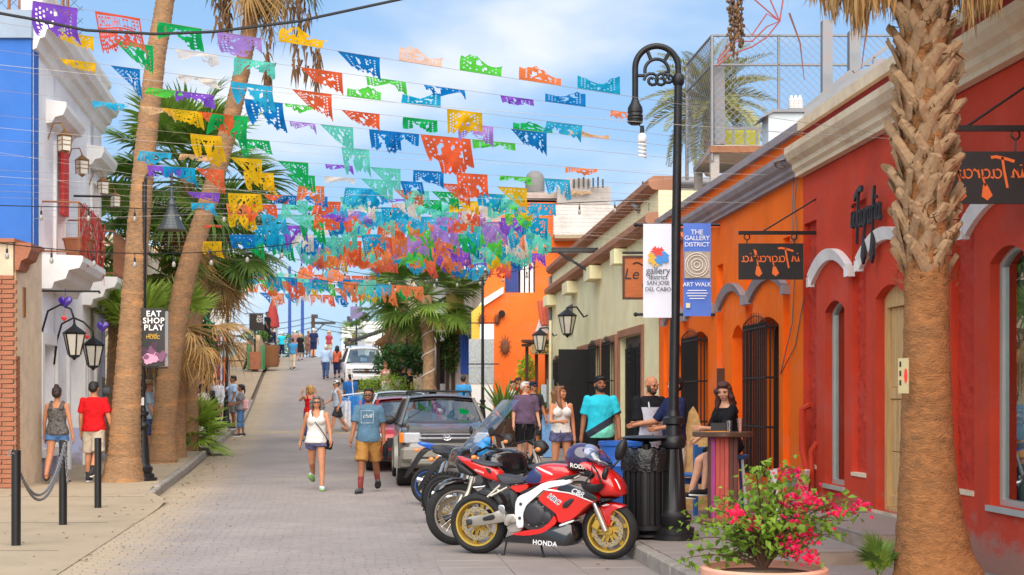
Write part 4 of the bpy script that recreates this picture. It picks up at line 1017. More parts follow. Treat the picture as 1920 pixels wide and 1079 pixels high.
# round white sign, stop sign seen from behind, green awning, black sign board
def lamp_bits():pass
Yp=47.0
rs=thing('round_sign','round white shop sign hanging beside the mid-street lamp post on the left','sign',W(412,611,50))
b=MB();c=W(412,592,50);b.lathe([(.36,-.03),(.38,0),(.36,.03)],n=24,T=Matrix.Translation(c)@Matrix.Rotation(R(90),4,'X'));b.build('disc',m_white,rs)
b=MB();b.cyl(c+Vector((0,0,.37)),c+Vector((0,0,.75)),.02);b.cyl(c+Vector((-1.2,0,.75)),c+Vector((.3,0,.75)),.025);b.build('bracket',m_iron,rs)
b=MB()
for k in range(3):b.box(c.x-.16,c.x+.16,50-.035,50-.032,c.z+.1-.1*k,c.z+.12-.1*k)
b.build('lettering',m_irong,rs)
ss=thing('stop_sign','octagonal grey back of a road sign on the left pavement','road sign',W(427,745,49))
b=MB();c=W(427,656,49.2);b.lathe([(.3,-.01),(.3,.01)],n=8,smooth=False,T=Matrix.Translation(c)@Matrix.Rotation(R(90),4,'X')@Matrix.Rotation(R(22.5),4,'Z'));b.build('plate',mat('pale sign back',(150,172,172),.5,.2),ss)
b=MB();b.cyl((c.x,49.26,zl(49)),(c.x,49.26,c.z+.2),.03);b.build('post',m_galv,ss)
b=MB();a,c=W(380,640,46),W(412,660,46);b.box(a.x,c.x,45.9,46.1,c.z,a.z);sb=tag(b.build('shop_sign_box',m_blk,loc=a),'black boxed shop sign with pink lettering above the seated group on the left','sign')
b=MB();put_text(b,'AVOLT',((a.x+c.x)/2,45.897,(a.z+c.z)/2),(1,0,0),(0,0,1),.2,extrude=.002);b.build('lettering',mat('pink paint',(236,150,150),.6),sb)
b=MB();p,q=W(362,580,46),W(402,618,46);b.prism([(0,0),(1,0),(1,.16),(0,.22)],p,(q-p),(0,0,1),(-.3,.9,.12));tag(b.build('green_awning',mat('green canvas',(32,130,86),.7),loc=p),'small sloping green awning behind the dead palm fronds','awning')
mbo=thing('menu_stand','slanted menu board on a black stand among the seated people','menu board',W(388,745,43));b=MB();p=W(388,700,43)
b.cyl((p.x,43,zl(43)),(p.x,43,p.z+.05),.04);b.build('stand',m_iron,mbo);b=MB();b.cbox(p+Vector((0,0,.15)),(.5,.6,.03),(R(40),R(25),0));b.build('board',m_galv,mbo)
# striped columns and hanging textiles further up
sb_=block('peach_shop','peach shop with ribbed columns near the top of the street on the left',[(lw(60),60),(lw(74),74),(lw(74)-9,74),(lw(60)-9,60)],.8,8.0,m_peach)
for k in range(9):
 p=LP(66+k*.9,.2,0);b=MB();b.cyl((p.x,p.y,zl(p.y)-.2),(p.x,p.y,7.0),.16,n=8);b.build('column',m_peach,sb_)
tex=[((206,60,60),'red patterned'),((110,60,160),'purple striped'),((230,226,220),'white'),((40,50,110),'dark blue'),((220,110,80),'coral')]
for i,(cc,nm_)in enumerate(tex):
 Y_=58.6+i*1.1;p=LP(Y_,.9,zl(Y_));b=MB();n_=8
 for k in range(n_):b.quad(p+_lu*(.6*k/n_)+_ln*(.05*(k%2))+Vector((0,0,.3)),p+_lu*(.6*(k+1)/n_)+_ln*(.05*((k+1)%2))+Vector((0,0,.3)),p+_lu*(.6*(k+1)/n_)+_ln*(.05*((k+1)%2))+Vector((0,0,2.6)),p+_lu*(.6*k/n_)+_ln*(.05*(k%2))+Vector((0,0,2.6)))
 tag(b.build('hanging_textile',paper('cloth '+nm_,cc,.15),loc=p),nm_+' cloth hanging outside the peach shop','textile','textiles outside the peach shop')
# raised terrace with steps, slatted rail, stone ramp wall
tc_=thing('terrace','raised terrace with broad steps and a stone side wall at the top of the street','terrace',(-14,78,3.2))
za=W(0,641,78).z
b=MB();b.prism([(-24,79.0),(kl(79)-.4,79.0),(kl(96)-.4,96),(-30,96)],(0,0,2.5),(1,0,0),(0,1,0),(0,0,za-2.5));b.build('platform',m_stone,tc_)
for k in range(7):
 a=W(438,641+(k+1)*6,78.98-k*.34);c=W(500+k*.4,0,78.98-k*.34);b=MB();b.box(a.x,c.x,78.64-k*.34,78.98-k*.34,2.6,za-(k+1)*.17);b.build('step',m_stone,tc_)
b=MB();b.prism([(0,0),(0,za+.0-3.0),(.3,za+.3-3.0),(3.2,za-3.0-.9+.9),(3.2,0)],(kl(78.6)-.38,76.2,3.0),(kl(79.5)-kl(78.5),1,0),(0,0,1),(.25,0,0));b.build('ramp_wall',m_stone,tc_)
rl=thing('slatted_rail','brown slatted railing along the terrace edge above the stone wall','railing',(kl(80)-.5,79,za))
for k in range(40):
 Y_=79.2+k*.28;b=MB();b.box(kl(Y_)-.5,kl(Y_)-.42,Y_,Y_+.2,za,za+1.05);b.build('slat',m_dwood,rl)
b=MB();b.lathe([(.42,0),(.5,.3),(.46,.7),(.52,1.0),(.5,1.15)],W(507,690,76)+Vector((0,0,.05)),14);tag(b.build('woven_basket',mat('woven wicker',(126,84,50),.9,var=.3,vs=12,stretch=(1,1,8),bump=.6),loc=W(507,690,76)),'tall woven basket at the foot of the terrace steps','basket')
b=MB();p=W(511,585,84);b.lathe([(.05,-1.4),(.06,-1.0),(.42,-.9),(.36,-.3),(.2,.3),(.04,.7)],p,10);tag(b.build('closed_parasol',mat('red canvas',(150,44,40),.8,var=.15),loc=(p.x,p.y,za)),'closed red parasol on the terrace','parasol')
gf_=thing('green_crate_stand','green framed plant stand around the small lamp post by the steps','stand',W(478,693,73))
for dx in(-.36,.36):
 for dy in(0,.5):b=MB();p=W(478,693,73);b.box(p.x+dx-.05,p.x+dx+.05,73+dy,73.1+dy,p.z,p.z+1.25);b.build('post',mat('green wood',(60,130,84),.7),gf_)
b=MB();b.box(p.x-.3,p.x+.3,73.05,73.5,p.z,p.z+.9);b.build('box',m_brick,gf_)

# ---- far right shops
def krx(Y):return kr(Y)+.75
ANG2=None
fs=thing('white_shop','white two-storey shop with a roof ledge behind the street palm on the right','building',(krx(53),53,zp(53)))
P4=[(krx(53.4)+.35,53.4),(krx(62)+.35,62),(6,62),(6,53.4)]
b=MB();b.prism(P4,(0,0,.5),(1,0,0),(0,1,0),(0,0,5.9));b.build('wall',stucco('off white shop wall',(226,220,210),stain=(190,180,168),amt=.4),fs)
b=MB();b.prism([(krx(53.1),53.1),(krx(62),62),(6,62),(6,53.1)],(0,0,6.4),(1,0,0),(0,1,0),(0,0,.35));b.build('roof_ledge',m_white,fs)
FB(836,548,868,628,53.0,53.12,m_olive,'olive_panel',fs);FB(870,520,885,640,53.1,53.3,m_white,'pilaster',fs)
FB(808,615,834,622,52.4,53.4,m_white,'canopy',fs)
for r_ in range(2):
 for c_ in range(6):b=MB();a=W(811+c_*4.3,600+r_*8,52.8-r_*.25);b.tube([a,a+Vector((0,-.22,-.15))],.06,7);b.build('roof_tile',m_rooftile,fs)
for px in(818,835,846):FB(px,622,px+7,735,53.2,53.35,m_dwood,'post',fs)
FB(824,640,834,720,53.25,53.37,m_dark,'doorway',fs)
b=MB();pz=W(864,0,52.6)
for k in range(7):p=W(866+k*2.2,628,52.5+.1*(k%2));q=W(866+k*2.2,702,52.5);b.tube([p,p.lerp(q,.5)+Vector((0,.05,0)),q],[.07,.06,.05],6)
tag(b.build('blue_curtain',mat('blue canvas',(36,84,178),.7,var=.15),loc=W(872,702,52.5)),'folded blue canvas awning hanging beside the granite pillar','awning')
gp=thing('granite_pillar','grey speckled granite pillar on a white base beside the second lamp post','pillar',W(905,745,47.0))
FB(879,636,926,690,47.0,47.5,mat('speckled granite',(176,182,184),.6,var=.3,vs=14),'granite_block',gp);FB(879,690.5,926,720,47.0,47.5,mat('speckled granite',(176,182,184)),'granite_block',gp);FB(880,720.5,925,800,47.02,47.5,m_white,'base',gp);FB(900,608,926,636,47.4,47.8,m_white,'gable',gp)
f2=thing('brown_shop','brown and beige shop front behind the shrubs near the crest on the right','building',(krx(66),66,zp(66)))
b=MB();b.prism([(krx(63),63),(krx(76),76),(4,76),(4,63)],(0,0,1),(1,0,0),(0,1,0),(0,0,6.0));b.build('wall',m_beige,f2)
for k,Y_ in enumerate((64,66.5,69,71.5,74)):
 b=MB();x_=krx(Y_);T=Matrix.Translation((x_-.02,Y_,zp(Y_)))@Matrix.Rotation(math.atan(.165),4,'Z');b.box(-.03,.1,0,1.3,0,2.4,0,T);b.build('doorway',m_dark if k%2 else mat('orange door',(196,110,56),.7),f2)
 b=MB();b.box(-.12,.1,1.4,1.62,0,3.6,0,T);b.build('pilaster',m_br,f2)
# far white apartment block beyond the crest and its neighbours
def apart(px0,px1,py,Y,label,rows,cols,tone):
 a,c=W(px0,py,Y),W(px1,760,Y);t=thing('apartment_block',label,'building',(a.x,Y,c.z),'white apartment blocks beyond the crest')
 b_=MB();b_.box(a.x,c.x,Y,Y+14,c.z,a.z);b_.build('wall',stucco('far white wall '+str(tone),(tone,tone,tone-4),bump=.1),t)
 h=3.2;w=(c.x-a.x)/cols
 for r_ in range(rows):
  for k in range(cols):
   b_=MB();x_=a.x+w*(k+.3);z_=a.z-2.4-h*r_;b_.box(x_,x_+w*.38,Y-.12,Y-.02,z_-.9,z_+.9);f_=b_.build('window',m_white,t)
   b_=MB();b_.box(x_+.12,x_+w*.38-.12,Y-.16,Y-.121,z_-.8,z_+.8);b_.build('pane',mat('far window',(84,92,104),.3),f_)
  b_=MB();b_.box(a.x+w*.2,a.x+w*(cols*.6),Y-.9,Y-.01,a.z-3.6-h*r_,a.z-3.42-h*r_);b_.build('balcony',m_white,t)
 b_=MB();b_.box(a.x+w,a.x+2*w,Y+2,Y+5,a.z,a.z+1.8);b_.build('roof_house',m_irong,t);return t
apart(641,668,613,230,'white apartment block with small windows, left one of the two beyond the crest',6,4,232)
apart(668,722,603,255,'larger white apartment block beyond the crest behind the white car',6,7,240)
for px,lb in((543,'tall thin blue pole, left one of the pair at the crest'),(567,'tall thin blue pole, right one of the pair at the crest')):
 b=MB();p=W(px,690,105);q=W(px,500,105);b.cyl(p,q,.13,.1);tag(b.build('blue_pole',mat('blue pole paint',(34,70,150),.5),loc=p),lb,'pole','blue poles at the crest')
b=MB();p=W(518.5,690,104);b.cyl(p,W(518.5,560,104),.07);tag(b.build('flag_pole',m_galv,loc=p),'thin grey pole beside the terrace','pole')
up=thing('utility_pole','wooden utility pole with a crossarm beyond the crest','utility pole',W(587,700,130))
b=MB();b.cyl(W(587,720,130),W(587,590,130),.2,.16);b.build('pole',m_dwood,up);b=MB();beam(b,W(583,606,130),W(629,606,130),.22);beam(b,W(590,625,130),W(608,607,130),.1);b.build('crossarm',m_irong,up)
b=MB();b.box(W(588,0,129).x,W(595,0,129).x,129,129.4,W(0,597,129).z,W(0,590,129).z);b.build('transformer_box',m_irong,up)
wr=MB()
for k in range(3):wr.tube(catenary(W(380,600+k*12,128),W(587,594+k*10,130),.6),.03,4);wr.tube(catenary(W(587,594+k*10,130),W(760,600+k*6,132),.6),.03,4)
tag(wr.build('power_line',m_irong),'thin power lines crossing the sky above the crest','power line')
b=MB();bm=W(672,660,95);b.prism([(0,0),(2.6,.9),(5,0),(5,.12),(2.6,1.05),(0,.12)],W(644,662,95)+Vector((0,0,.6)),(1,0,0),(0,0,1),(0,2,0));
for dx in(.3,4.6):b.cyl(W(644,662,95)+Vector((dx,.5,-2)),W(644,662,95)+Vector((dx,.5,.7)),.05)
tag(b.build('canopy_tent',m_irong,loc=W(644,690,95)),'dark peaked canopy beside the far lamp post at the crest','canopy')
# ---------------------------------------------------------------- palms and plants
def leafmat(name,col,t=.35,var=.35,vs=3.0,rough=.5):
 m=bpy.data.materials.new(name);m.use_nodes=True;n=m.node_tree.nodes;l=m.node_tree.links;b=n['Principled BSDF'];o=n['Material Output']
 c=lin(col);oi=n.new('ShaderNodeObjectInfo');g=n.new('ShaderNodeNewGeometry');z=n.new('ShaderNodeTexNoise');z.inputs['Scale'].default_value=vs
 l.new(g.outputs['Position'],z.inputs['Vector'])
 ad=n.new('ShaderNodeMath');ad.operation='ADD';l.new(z.outputs[0],ad.inputs[0])
 m2=n.new('ShaderNodeMath');m2.operation='MULTIPLY_ADD';m2.inputs[1].default_value=.5;m2.inputs[2].default_value=-.25;l.new(oi.outputs['Random'],m2.inputs[0]);l.new(m2.outputs[0],ad.inputs[1])
 m3=n.new('ShaderNodeMath');m3.operation='MULTIPLY_ADD';m3.inputs[1].default_value=.5;m3.inputs[2].default_value=-.25;l.new(g.outputs['Random Per Island'],m3.inputs[0])
 a2=n.new('ShaderNodeMath');a2.operation='ADD';l.new(ad.outputs[0],a2.inputs[0]);l.new(m3.outputs[0],a2.inputs[1])
 rp=n.new('ShaderNodeValToRGB');rp.color_ramp.elements[0].position=.2;rp.color_ramp.elements[1].position=.8
 rp.color_ramp.elements[0].color=(*[v*(1-var)for v in c],1);rp.color_ramp.elements[1].color=(c[0]*(1+var*1.3),c[1]*(1+var),c[2]*(1+var*.4),1)
 l.new(a2.outputs[0],rp.inputs[0]);l.new(rp.outputs[0],b.inputs['Base Color']);b.inputs['Roughness'].default_value=rough;b.inputs['Specular IOR Level'].default_value=.4
 tr=n.new('ShaderNodeBsdfTranslucent');l.new(rp.outputs[0],tr.inputs[0]);mx=n.new('ShaderNodeMixShader');mx.inputs[0].default_value=t
 l.new(b.outputs[0],mx.inputs[1]);l.new(tr.outputs[0],mx.inputs[2]);l.new(mx.outputs[0],o.inputs[0]);_mats[name]=m;return m
lf_green=leafmat('palm green',(106,138,56));lf_dark=leafmat('dark palm green',(98,130,54));lf_lime=leafmat('young palm green',(152,182,78));lf_dead=leafmat('dead frond',(182,148,96),.2);lf_brown=leafmat('brown husk',(118,88,58),.1);lf_date=leafmat('date palm frond',(150,150,78),.25)
m_trunk=mat('palm trunk',(148,114,82),.95,var=.38,vs=5,stretch=(2.4,2.4,9),bump=1.0,bs=9,stain=(204,142,86),stain_amt=.8,stain_s=.7)
m_trunkf=mat('front palm trunk',(158,106,62),.95,var=.34,vs=5,stretch=(2.4,2.4,5),bump=.9,bs=16,stain=(110,82,54),stain_amt=.8,stain_s=.8)
m_boot=mat('leaf base',(172,140,106),.9,var=.35,vs=5,bump=.5,bs=14,stain=(86,62,44),stain_amt=.75,stain_s=6)
def fan_mesh(name,m,seed,pet=.9,L_=.85,nseg=34,spread=115,droop=.5,cup=.25,w=.035,ragged=.12,tipdroop=.5):
 r=random.Random(seed);b=MB()
 # petiole
 pts=[(pet*t,0,-.12*droop*pet*t*t)for t in np.linspace(0,1,5)];b.tube(pts,[.022,.02,.017,.014,.012],5)
 zc=pts[-1][2]
 for k in range(nseg):
  th=R(-spread+2*spread*(k+.5)/nseg+r.uniform(-2,2));l_=L_*(1-.28*abs(th)/R(spread))*r.uniform(1-ragged,1+ragged*.5)
  c,s_=math.cos(th),math.sin(th);dz=r.uniform(-.05,.05);td=tipdroop*r.uniform(.5,1.5)
  def P(rr,side,up=0):
   z=zc-droop*.35*(rr*l_)**2/L_+cup*abs(s_)*rr*l_*.4+dz*rr-td*max(0,rr-.6)**1.5*l_+up
   return(pet+c*rr*l_-s_*side,s_*rr*l_+c*side,z)
  w1=min(w,l_*.5*R(2*spread/nseg)*1.15)
  v=[P(.02,0),P(.45,-w1),P(.45,0,.012),P(.45,w1),P(.75,-w1*.55),P(.75,0,.008),P(.75,w1*.55),P(1,0)]
  b.add(v,[(0,1,2),(0,2,3),(1,4,5,2),(2,5,6,3),(4,7,5),(5,7,6)])
 return b.mesh(name,m)
FAN={}
for nm_,m_,args in(('green',lf_green,dict(droop=.5)),('dark',lf_dark,dict(droop=.6)),('lime',lf_lime,dict(droop=.3,pet=.5,L_=.8,tipdroop=.15)),('dead',lf_dead,dict(droop=1.6,nseg=24,w=.022,ragged=.4,tipdroop=1.5,spread=80)),('brown',lf_brown,dict(droop=2.0,nseg=18,w=.02,ragged=.5,tipdroop=1.8,spread=55))):
 FAN[nm_]=[fan_mesh('frond',m_,11*i+len(nm_),**args)for i in range(3)]
def place_frond(root,me,base,az,el,roll=0.0,sc=1.0,name='frond'):
 """frond leaves BASE (relative to root) in azimuth az and elevation el"""
 M_=Matrix.Translation(base)@Matrix.Rotation(az,4,'Z')@Matrix.Rotation(-el,4,'Y')@Matrix.Rotation(roll,4,'X')@Matrix.Scale(sc,4)
 return inst(me,name,root,M_)
def trunk_mesh(path,radii,m,rings=.05,jag=.085,n=18,seed=1):
 r=random.Random(seed);path=[Vector(p)for p in path];seg=[0]
 for i in range(len(path)-1):seg.append(seg[-1]+(path[i+1]-path[i]).length)
 tot=seg[-1];k=int(tot/rings);pts=[];rr=[]
 for i in range(k+1):
  t=tot*i/k;j=max(q for q in range(len(seg))if seg[q]<=t+1e-9);j=min(j,len(path)-2);f=(t-seg[j])/(seg[j+1]-seg[j])
  # smooth the centre line (Catmull-Rom)
  p0,p1,p2,p3=path[max(j-1,0)],path[j],path[j+1],path[min(j+2,len(path)-1)]
  pts.append(.5*((2*p1)+(p2-p0)*f+(2*p0-5*p1+4*p2-p3)*f*f+(3*p1-p0-3*p2+p3)*f**3))
  base=radii[j]+(radii[j+1]-radii[j])*f;rr.append(base*(1+jag*(.5 if i%2 else-.5)*r.uniform(.2,1)))
 b=MB();b.tube(pts,rr,n)
 b.v=[(x+.012*noise.noise((x*6,y*6,z*9)),y+.012*noise.noise((x*6+9,y*6,z*9)),z)for x,y,z in b.v]
 return b,pts
def make_palm(label,path,radii,crown,group=None,name='palm_tree',tm=None,seed=1,loc=None):
 """crown: list of (kind, count, el_from, el_to, scale, dz)"""
 path=[Vector(p)for p in path];root=thing(name,label,'palm tree',path[0],group);r=random.Random(seed)
 b,pts=trunk_mesh(path,radii,tm or m_trunk,seed=seed);b.build('trunk',tm or m_trunk,root,sharp=60)
 top=path[-1]-path[0];i=0
 for kind,cnt,e0,e1,sc,dz in crown:
  for k in range(cnt):
   az=i*2.39996+r.uniform(-.2,.2);i+=1;el=R(e0+(e1-e0)*(k+.5)/cnt+r.uniform(-7,7))
   place_frond(root,FAN[kind][r.randrange(3)],top+Vector((0,0,dz)),az,el,r.uniform(-.4,.4),sc*r.uniform(.85,1.12))
 return root
# tall left palms
G_='palms on the left pavement'
make_palm('tall palm with thick grey base, front one on the left pavement',[W(230,906,25),W(233,860,25),W(237,760,25),W(247,600,25.2),W(268,330,25.4),W(292,110,25.6),W(312,-20,25.8),W(345,-330,26)],[.42,.3,.25,.215,.19,.175,.165,.15],
          [('green',30,70,-40,1.15,0),('dead',10,-50,-85,1.0,-.1)],G_,seed=3)
make_palm('leaning palm behind the front one, its skirt of dead fronds hanging into the picture',[W(303,876,31),W(306,820,31),W(318,690,31),W(348,520,31.2),W(405,330,31.5),W(452,140,31.8),W(492,-95,32)],[.38,.27,.245,.225,.2,.18,.165],
          [('green',26,70,-38,1.25,.15),('dead',8,-50,-75,1.1,0)],G_,seed=5)
# brown ragged drapes of that palm
pr=thing('dead_drapes','long ragged brown flower stalks hanging from the leaning palm','dead fronds',W(500,-40,31.8))
for px,y0,y1,w in((505,-30,165,20),(575,-30,165,30),(552,-20,150,18),(412,-20,62,16),(425,-20,66,14),(595,90,168,9),(503,120,178,7)):
 b=MB();r_=random.Random(px)
 for k in range(46):
  t=r_.random();c=W(px+r_.gauss(0,w*.45)*(1-.5*t),y0+(y1-y0)*t*.9,31.8+r_.uniform(-.15,.15));l_=r_.uniform(.2,.5);ww=r_.uniform(.012,.035);dx=r_.uniform(-.06,.06)
  b.add([c+Vector((-ww,0,0)),c+Vector((ww,r_.uniform(-.03,.03),0)),c+Vector((dx+ww*.7,0,-l_*.6)),c+Vector((dx*1.6,0,-l_)),c+Vector((dx-ww*.7,.02,-l_*.5))],[(0,1,2,3,4)])
 b.build('drape',lf_brown,pr)
make_palm('short palm behind the leaning trunks with a shaggy tan skirt',[W(326,862,33),W(330,800,33),W(338,700,33),W(345,615,33)],[.3,.22,.2,.19],
          [('lime',5,75,35,1.0,.1),('dead',26,20,-50,1.0,0)],G_,seed=8)
make_palm('wide green fan palm standing behind the two front trunks',[W(352,850,36),W(352,600,36),W(350,330,36)],[.3,.22,.2],
          [('green',20,75,10,1.5,0),('dark',20,10,-45,1.5,-.15),('dead',12,-55,-85,1.3,-.3)],G_,seed=13)
make_palm('dense fan palm whose leaves droop beside the sky, right of the leaning trunk',[W(340,846,39),W(350,700,39.3),W(376,560,39.8),W(420,440,40.5)],[.28,.22,.2,.19],
          [('green',18,60,0,1.25,0),('green',18,0,-60,1.25,-.1),('dead',8,-60,-85,1.2,-.3)],G_,seed=17)
make_palm('green fan palm against the white house, left of the front trunk',[W(215,850,35),W(218,640,35),W(222,470,35)],[.28,.2,.18],
          [('dark',18,70,-30,1.35,0),('green',10,20,-50,1.35,0),('brown',8,-60,-85,1.2,-.2)],G_,seed=19)
# low young fan palms
def low_palm(label,base,cnt,sc,seed,kinds=('lime',),e0=80,e1=5,name='fan_palm_bush'):
 t=thing(name,label,'palm bush',base,'young fan palms');r=random.Random(seed)
 b=MB();b.lathe([(.16*sc,-.02),(.14*sc,.2*sc),(.08*sc,.4*sc)],base,10);b.build('stump',m_boot,t)
 for k in range(cnt):place_frond(t,FAN[kinds[k%len(kinds)]][r.randrange(3)],Vector((0,0,.3*sc)),k*2.39996+r.uniform(-.3,.3),R(e0+(e1-e0)*(k+.5)/cnt),r.uniform(-.4,.4),sc*r.uniform(.85,1.1))
 return t
low_palm('bright young fan palm growing beside the left kerb',W(358,838,36.5),22,1.0,2,('lime',),85,-25)
low_palm('young fan palm half hidden behind the front left trunk',W(255,660,31.5),12,1.15,4,('lime',),85,20)
low_palm('small fan palm seedling at the foot of the front palm trunk',W(1648,1098,11.0),8,.21,9,('lime','green'),88,48)
# front right palm
P0=W(1762,1086,10.9);P0.z=.13
fp=thing('palm_tree','massive front palm at right with criss-crossed old leaf bases','palm tree',P0)
path=[P0+Vector((0,0,-.05)),P0+Vector((-.02,0,.12)),P0+Vector((-.05,0,.32)),W(1742,940,10.9),W(1738,800,10.9),W(1737,620,10.9),W(1736,470,10.9),W(1733,200,10.9),W(1730,-30,10.9),W(1728,-330,10.9)]
b,pts=trunk_mesh(path,[.43,.36,.29,.235,.195,.17,.165,.175,.175,.165],m_trunkf,rings=.03,jag=.022,n=28,seed=4);b.build('trunk',m_trunkf,fp,sharp=60)
r=random.Random(12)
def boot_mesh(s_):
 r_=random.Random(s_);b_=MB();Lb=r_.uniform(.19,.25);w0,w1=r_.uniform(.06,.075),r_.uniform(.036,.046);c=r_.uniform(.0,.025);ct=r_.uniform(-.03,.06)
 rings=[]
 for t,ww,th,up in((0,w0,.012,0),(.3,w0*.85,.011,.02+c*.5),(.65,w1*1.15,.009,.05+c),(.96,w1,.007,.085+c*1.6),(1.0,w1*.85,.006,.088+c*1.65)):
  rings.append([(-ww,up-th,Lb*t),(0,up-th*.4+.012,Lb*t+(ct if t>.9 else 0)),(ww,up-th,Lb*t+(ct*1.3 if t>.9 else 0)),(ww*.6,up+th,Lb*t),(0,up+th+.012,Lb*t),(-ww*.6,up+th,Lb*t)])
 b_.loft(rings,0,False);return b_.mesh('leaf_base',m_boot)
boots=[boot_mesh(k)for k in range(6)]
zlo,zhi=W(0,525,10.9).z,W(0,-60,10.9).z;nb=190
for k in range(nb):
 t=k/nb;z=zlo+(zhi-zlo)*t;az=(k//2)*2.39996+r.uniform(-.12,.12)
 px_=interp(z,[W(0,y_,10.9).z for y_ in(620,470,200,-30)],[1737,1736,1733,1730]);cen=Vector(((px_-960)*10.9/F,10.9,z))
 dirv=Vector((math.cos(az),math.sin(az),0));rad=.14 if t<.06 else.162
 tilt=(1 if k%2 else-1)*r.uniform(.45,.8);out=r.uniform(-.26,-.06)
 Bz=Vector((0,0,1));T=Matrix(((-math.sin(az),math.cos(az),0,0),(math.cos(az),math.sin(az),0,0),(0,0,1,0),(0,0,0,1)));T=Matrix(((-math.sin(az),math.cos(az),0,0),(math.cos(az),math.sin(az),0,0),(0,0,1,0),(0,0,0,1)))
 T=Matrix.Translation(cen+dirv*rad-P0)@T@Matrix.Rotation(tilt,4,'Y')@Matrix.Rotation(-out,4,'X')@Matrix.Scale(r.uniform(.8,1.1),4)
 inst(boots[r.randrange(6)],'leaf_base',fp,T)
# frayed fibre among the leaf bases
b=MB()
for k in range(1100):
 z=r.uniform(zlo-.06,zhi);az=r.uniform(0,6.28);px_=1735;cen=Vector(((px_-960)*10.9/F,10.9,z));d=Vector((math.cos(az),math.sin(az),0));tdir=Vector((-math.sin(az),math.cos(az),0))*r.uniform(-1,1)+d*r.uniform(.2,1.1)+Vector((0,0,r.uniform(-.6,.9)))
 p=cen+d*r.uniform(.155,.235);q=p+tdir.normalized()*r.uniform(.04,.13);w=tdir.cross(Vector((0,0,1))).normalized()*r.uniform(.003,.012)+Vector((0,0,.003))
 b.add([p-w,p+w,q],[(0,1,2)])
b.build('fibre',lf_brown,fp,kind='stuff')
topP=W(1728,-430,10.9)-P0
for k in range(24):place_frond(fp,FAN['green'][k%3],topP,k*2.4,R(75-5*k),0,1.2)
for k in range(14):place_frond(fp,FAN['dead'][k%3],topP+Vector((0,0,-.1)),k*2.4+.3,R(-20-2.2*k),r.uniform(-.5,.5),.85*r.uniform(.9,1.15))
# hanging dead skirt strands with known extent
sk=MB()
for(xa,xb,ya,yb,cnt)in((1545,1600,-20,45,70),(1596,1625,-20,75,80),(1625,1680,-20,40,70),(1785,1880,-30,40,110),(1515,1550,-30,15,30),(1805,1830,-20,80,24)):
 for k in range(cnt):
  px_=r.uniform(xa,xb);yy=10.9+r.uniform(-.35,.3);p=W(px_,ya+r.uniform(-30,0),yy);q=W(px_+r.uniform(-9,9),yb*r.uniform(.35,1.25),yy+r.uniform(-.05,.05));mid=p.lerp(q,.5)+Vector((r.uniform(-.03,.03),r.uniform(-.03,.03),0));w=r.uniform(.004,.013);wv=Vector((w,r.uniform(-w,w),0))
  sk.add([p-wv,p+wv,mid+wv*.8,q,mid-wv*.8],[(0,1,2,4),(4,2,3)])
sk.build('dead_skirt',lf_dead,fp,kind='stuff')
fst=thing('flower_stalks','dark beaded dry flower stalks hanging at the top left of the front palm','flower stalks',W(1380,-20,10.9))
for px_,y1 in((1370,96),(1383,72),(1376,110),(1389,88)):
 b=MB();r_=random.Random(px_)
 for k in range(60):t=r_.random();c=W(px_+r_.gauss(0,3.0),-20+(y1+20)*t,10.9+r_.uniform(-.03,.03));b.ell(c,(.011,.011,.016),nu=5,nv=4)
 b.tube([W(px_,-20,10.9),W(px_+2,y1*.5,10.9),W(px_,y1,10.9)],.005,4);b.build('stalk',lf_brown,fst)
for pts_ in([(1480,25),(1500,80),(1508,150)],[(1630,0),(1624,60),(1615,130)]):
 b=MB();b.tube([W(x,y,10.8)for x,y in pts_],[.008,.006,.003],5);b.build('dry_stem',mat('dry red stem',(140,84,70),.7),fst)
# no-parking style notice nailed on the trunk
nt_s=thing('tree_notice','weathered cream notice boards nailed on the front palm trunk','sign',W(1697,745,10.66))
a,c=W(1686,672,10.69),W(1707,738,10.69);b=MB();T=Matrix.Translation((a.x,10.71,0))@Matrix.Rotation(R(-32),4,'Z');b.box(0,.08,-.008,.008,c.z,a.z,0,T);bd=b.build('board',mat('cream sign paint',(186,172,128),.6,var=.08,stain=(190,170,120),stain_amt=.5,stain_s=9),nt_s)
b=MB();ux=Vector((math.cos(R(-32)),math.sin(R(-32)),0));nn_=Vector((math.sin(R(-32)),-math.cos(R(-32)),0));o_=Vector((a.x,10.71,(a.z+c.z)/2))+ux*.058+nn_*.0095
oc=[(.013*math.cos(t),.06*math.sin(t))for t in np.linspace(0,6.28,9)[:-1]];b.prism(oc,o_,ux,(0,0,1),nn_*.001);b.build('red_mark',m_redp,bd)
b=MB()
for k in range(3):b.box(.01,.024,-.0105,-.0085,c.z+.06+.07*k,c.z+.1+.07*k,0,T)
b.build('lettering',m_blk,bd)
# street palms on the right, beyond the cream house
make_palm('ringed street palm wound with white lights on the right pavement',[W(803,732,52),W(804,680,52),W(802,620,52),W(797,555,52)],[.24,.21,.24,.27],[('dark',18,70,0,1.45,0),('green',16,5,-50,1.45,0)],'palms on the right pavement',tm=m_boot,seed=23)
b=MB();b.tube([W(803,728-3.0*k,52)+Vector((.24*math.cos(k*.5),.24*math.sin(k*.5),0))for k in range(40)],.02,4);tag(b.build('light_string',m_white,loc=W(803,728,52)),'white rope lights wound round the lower trunk of the street palm','lights')
make_palm('dark street palm with a brown skirt farther up on the right',[W(757,700,60),W(757,560,60)],[.22,.2],[('dark',18,70,-20,1.4,0),('brown',16,-40,-85,1.5,-.2)],'palms on the right pavement',seed=29)
make_palm('slim street palm with hanging brown skirt nearest the crest on the right',[W(728,690,68),W(728,575,68)],[.2,.18],[('dark',14,60,-30,1.3,0),('brown',12,-50,-85,1.3,-.2)],'palms on the right pavement',seed=31)
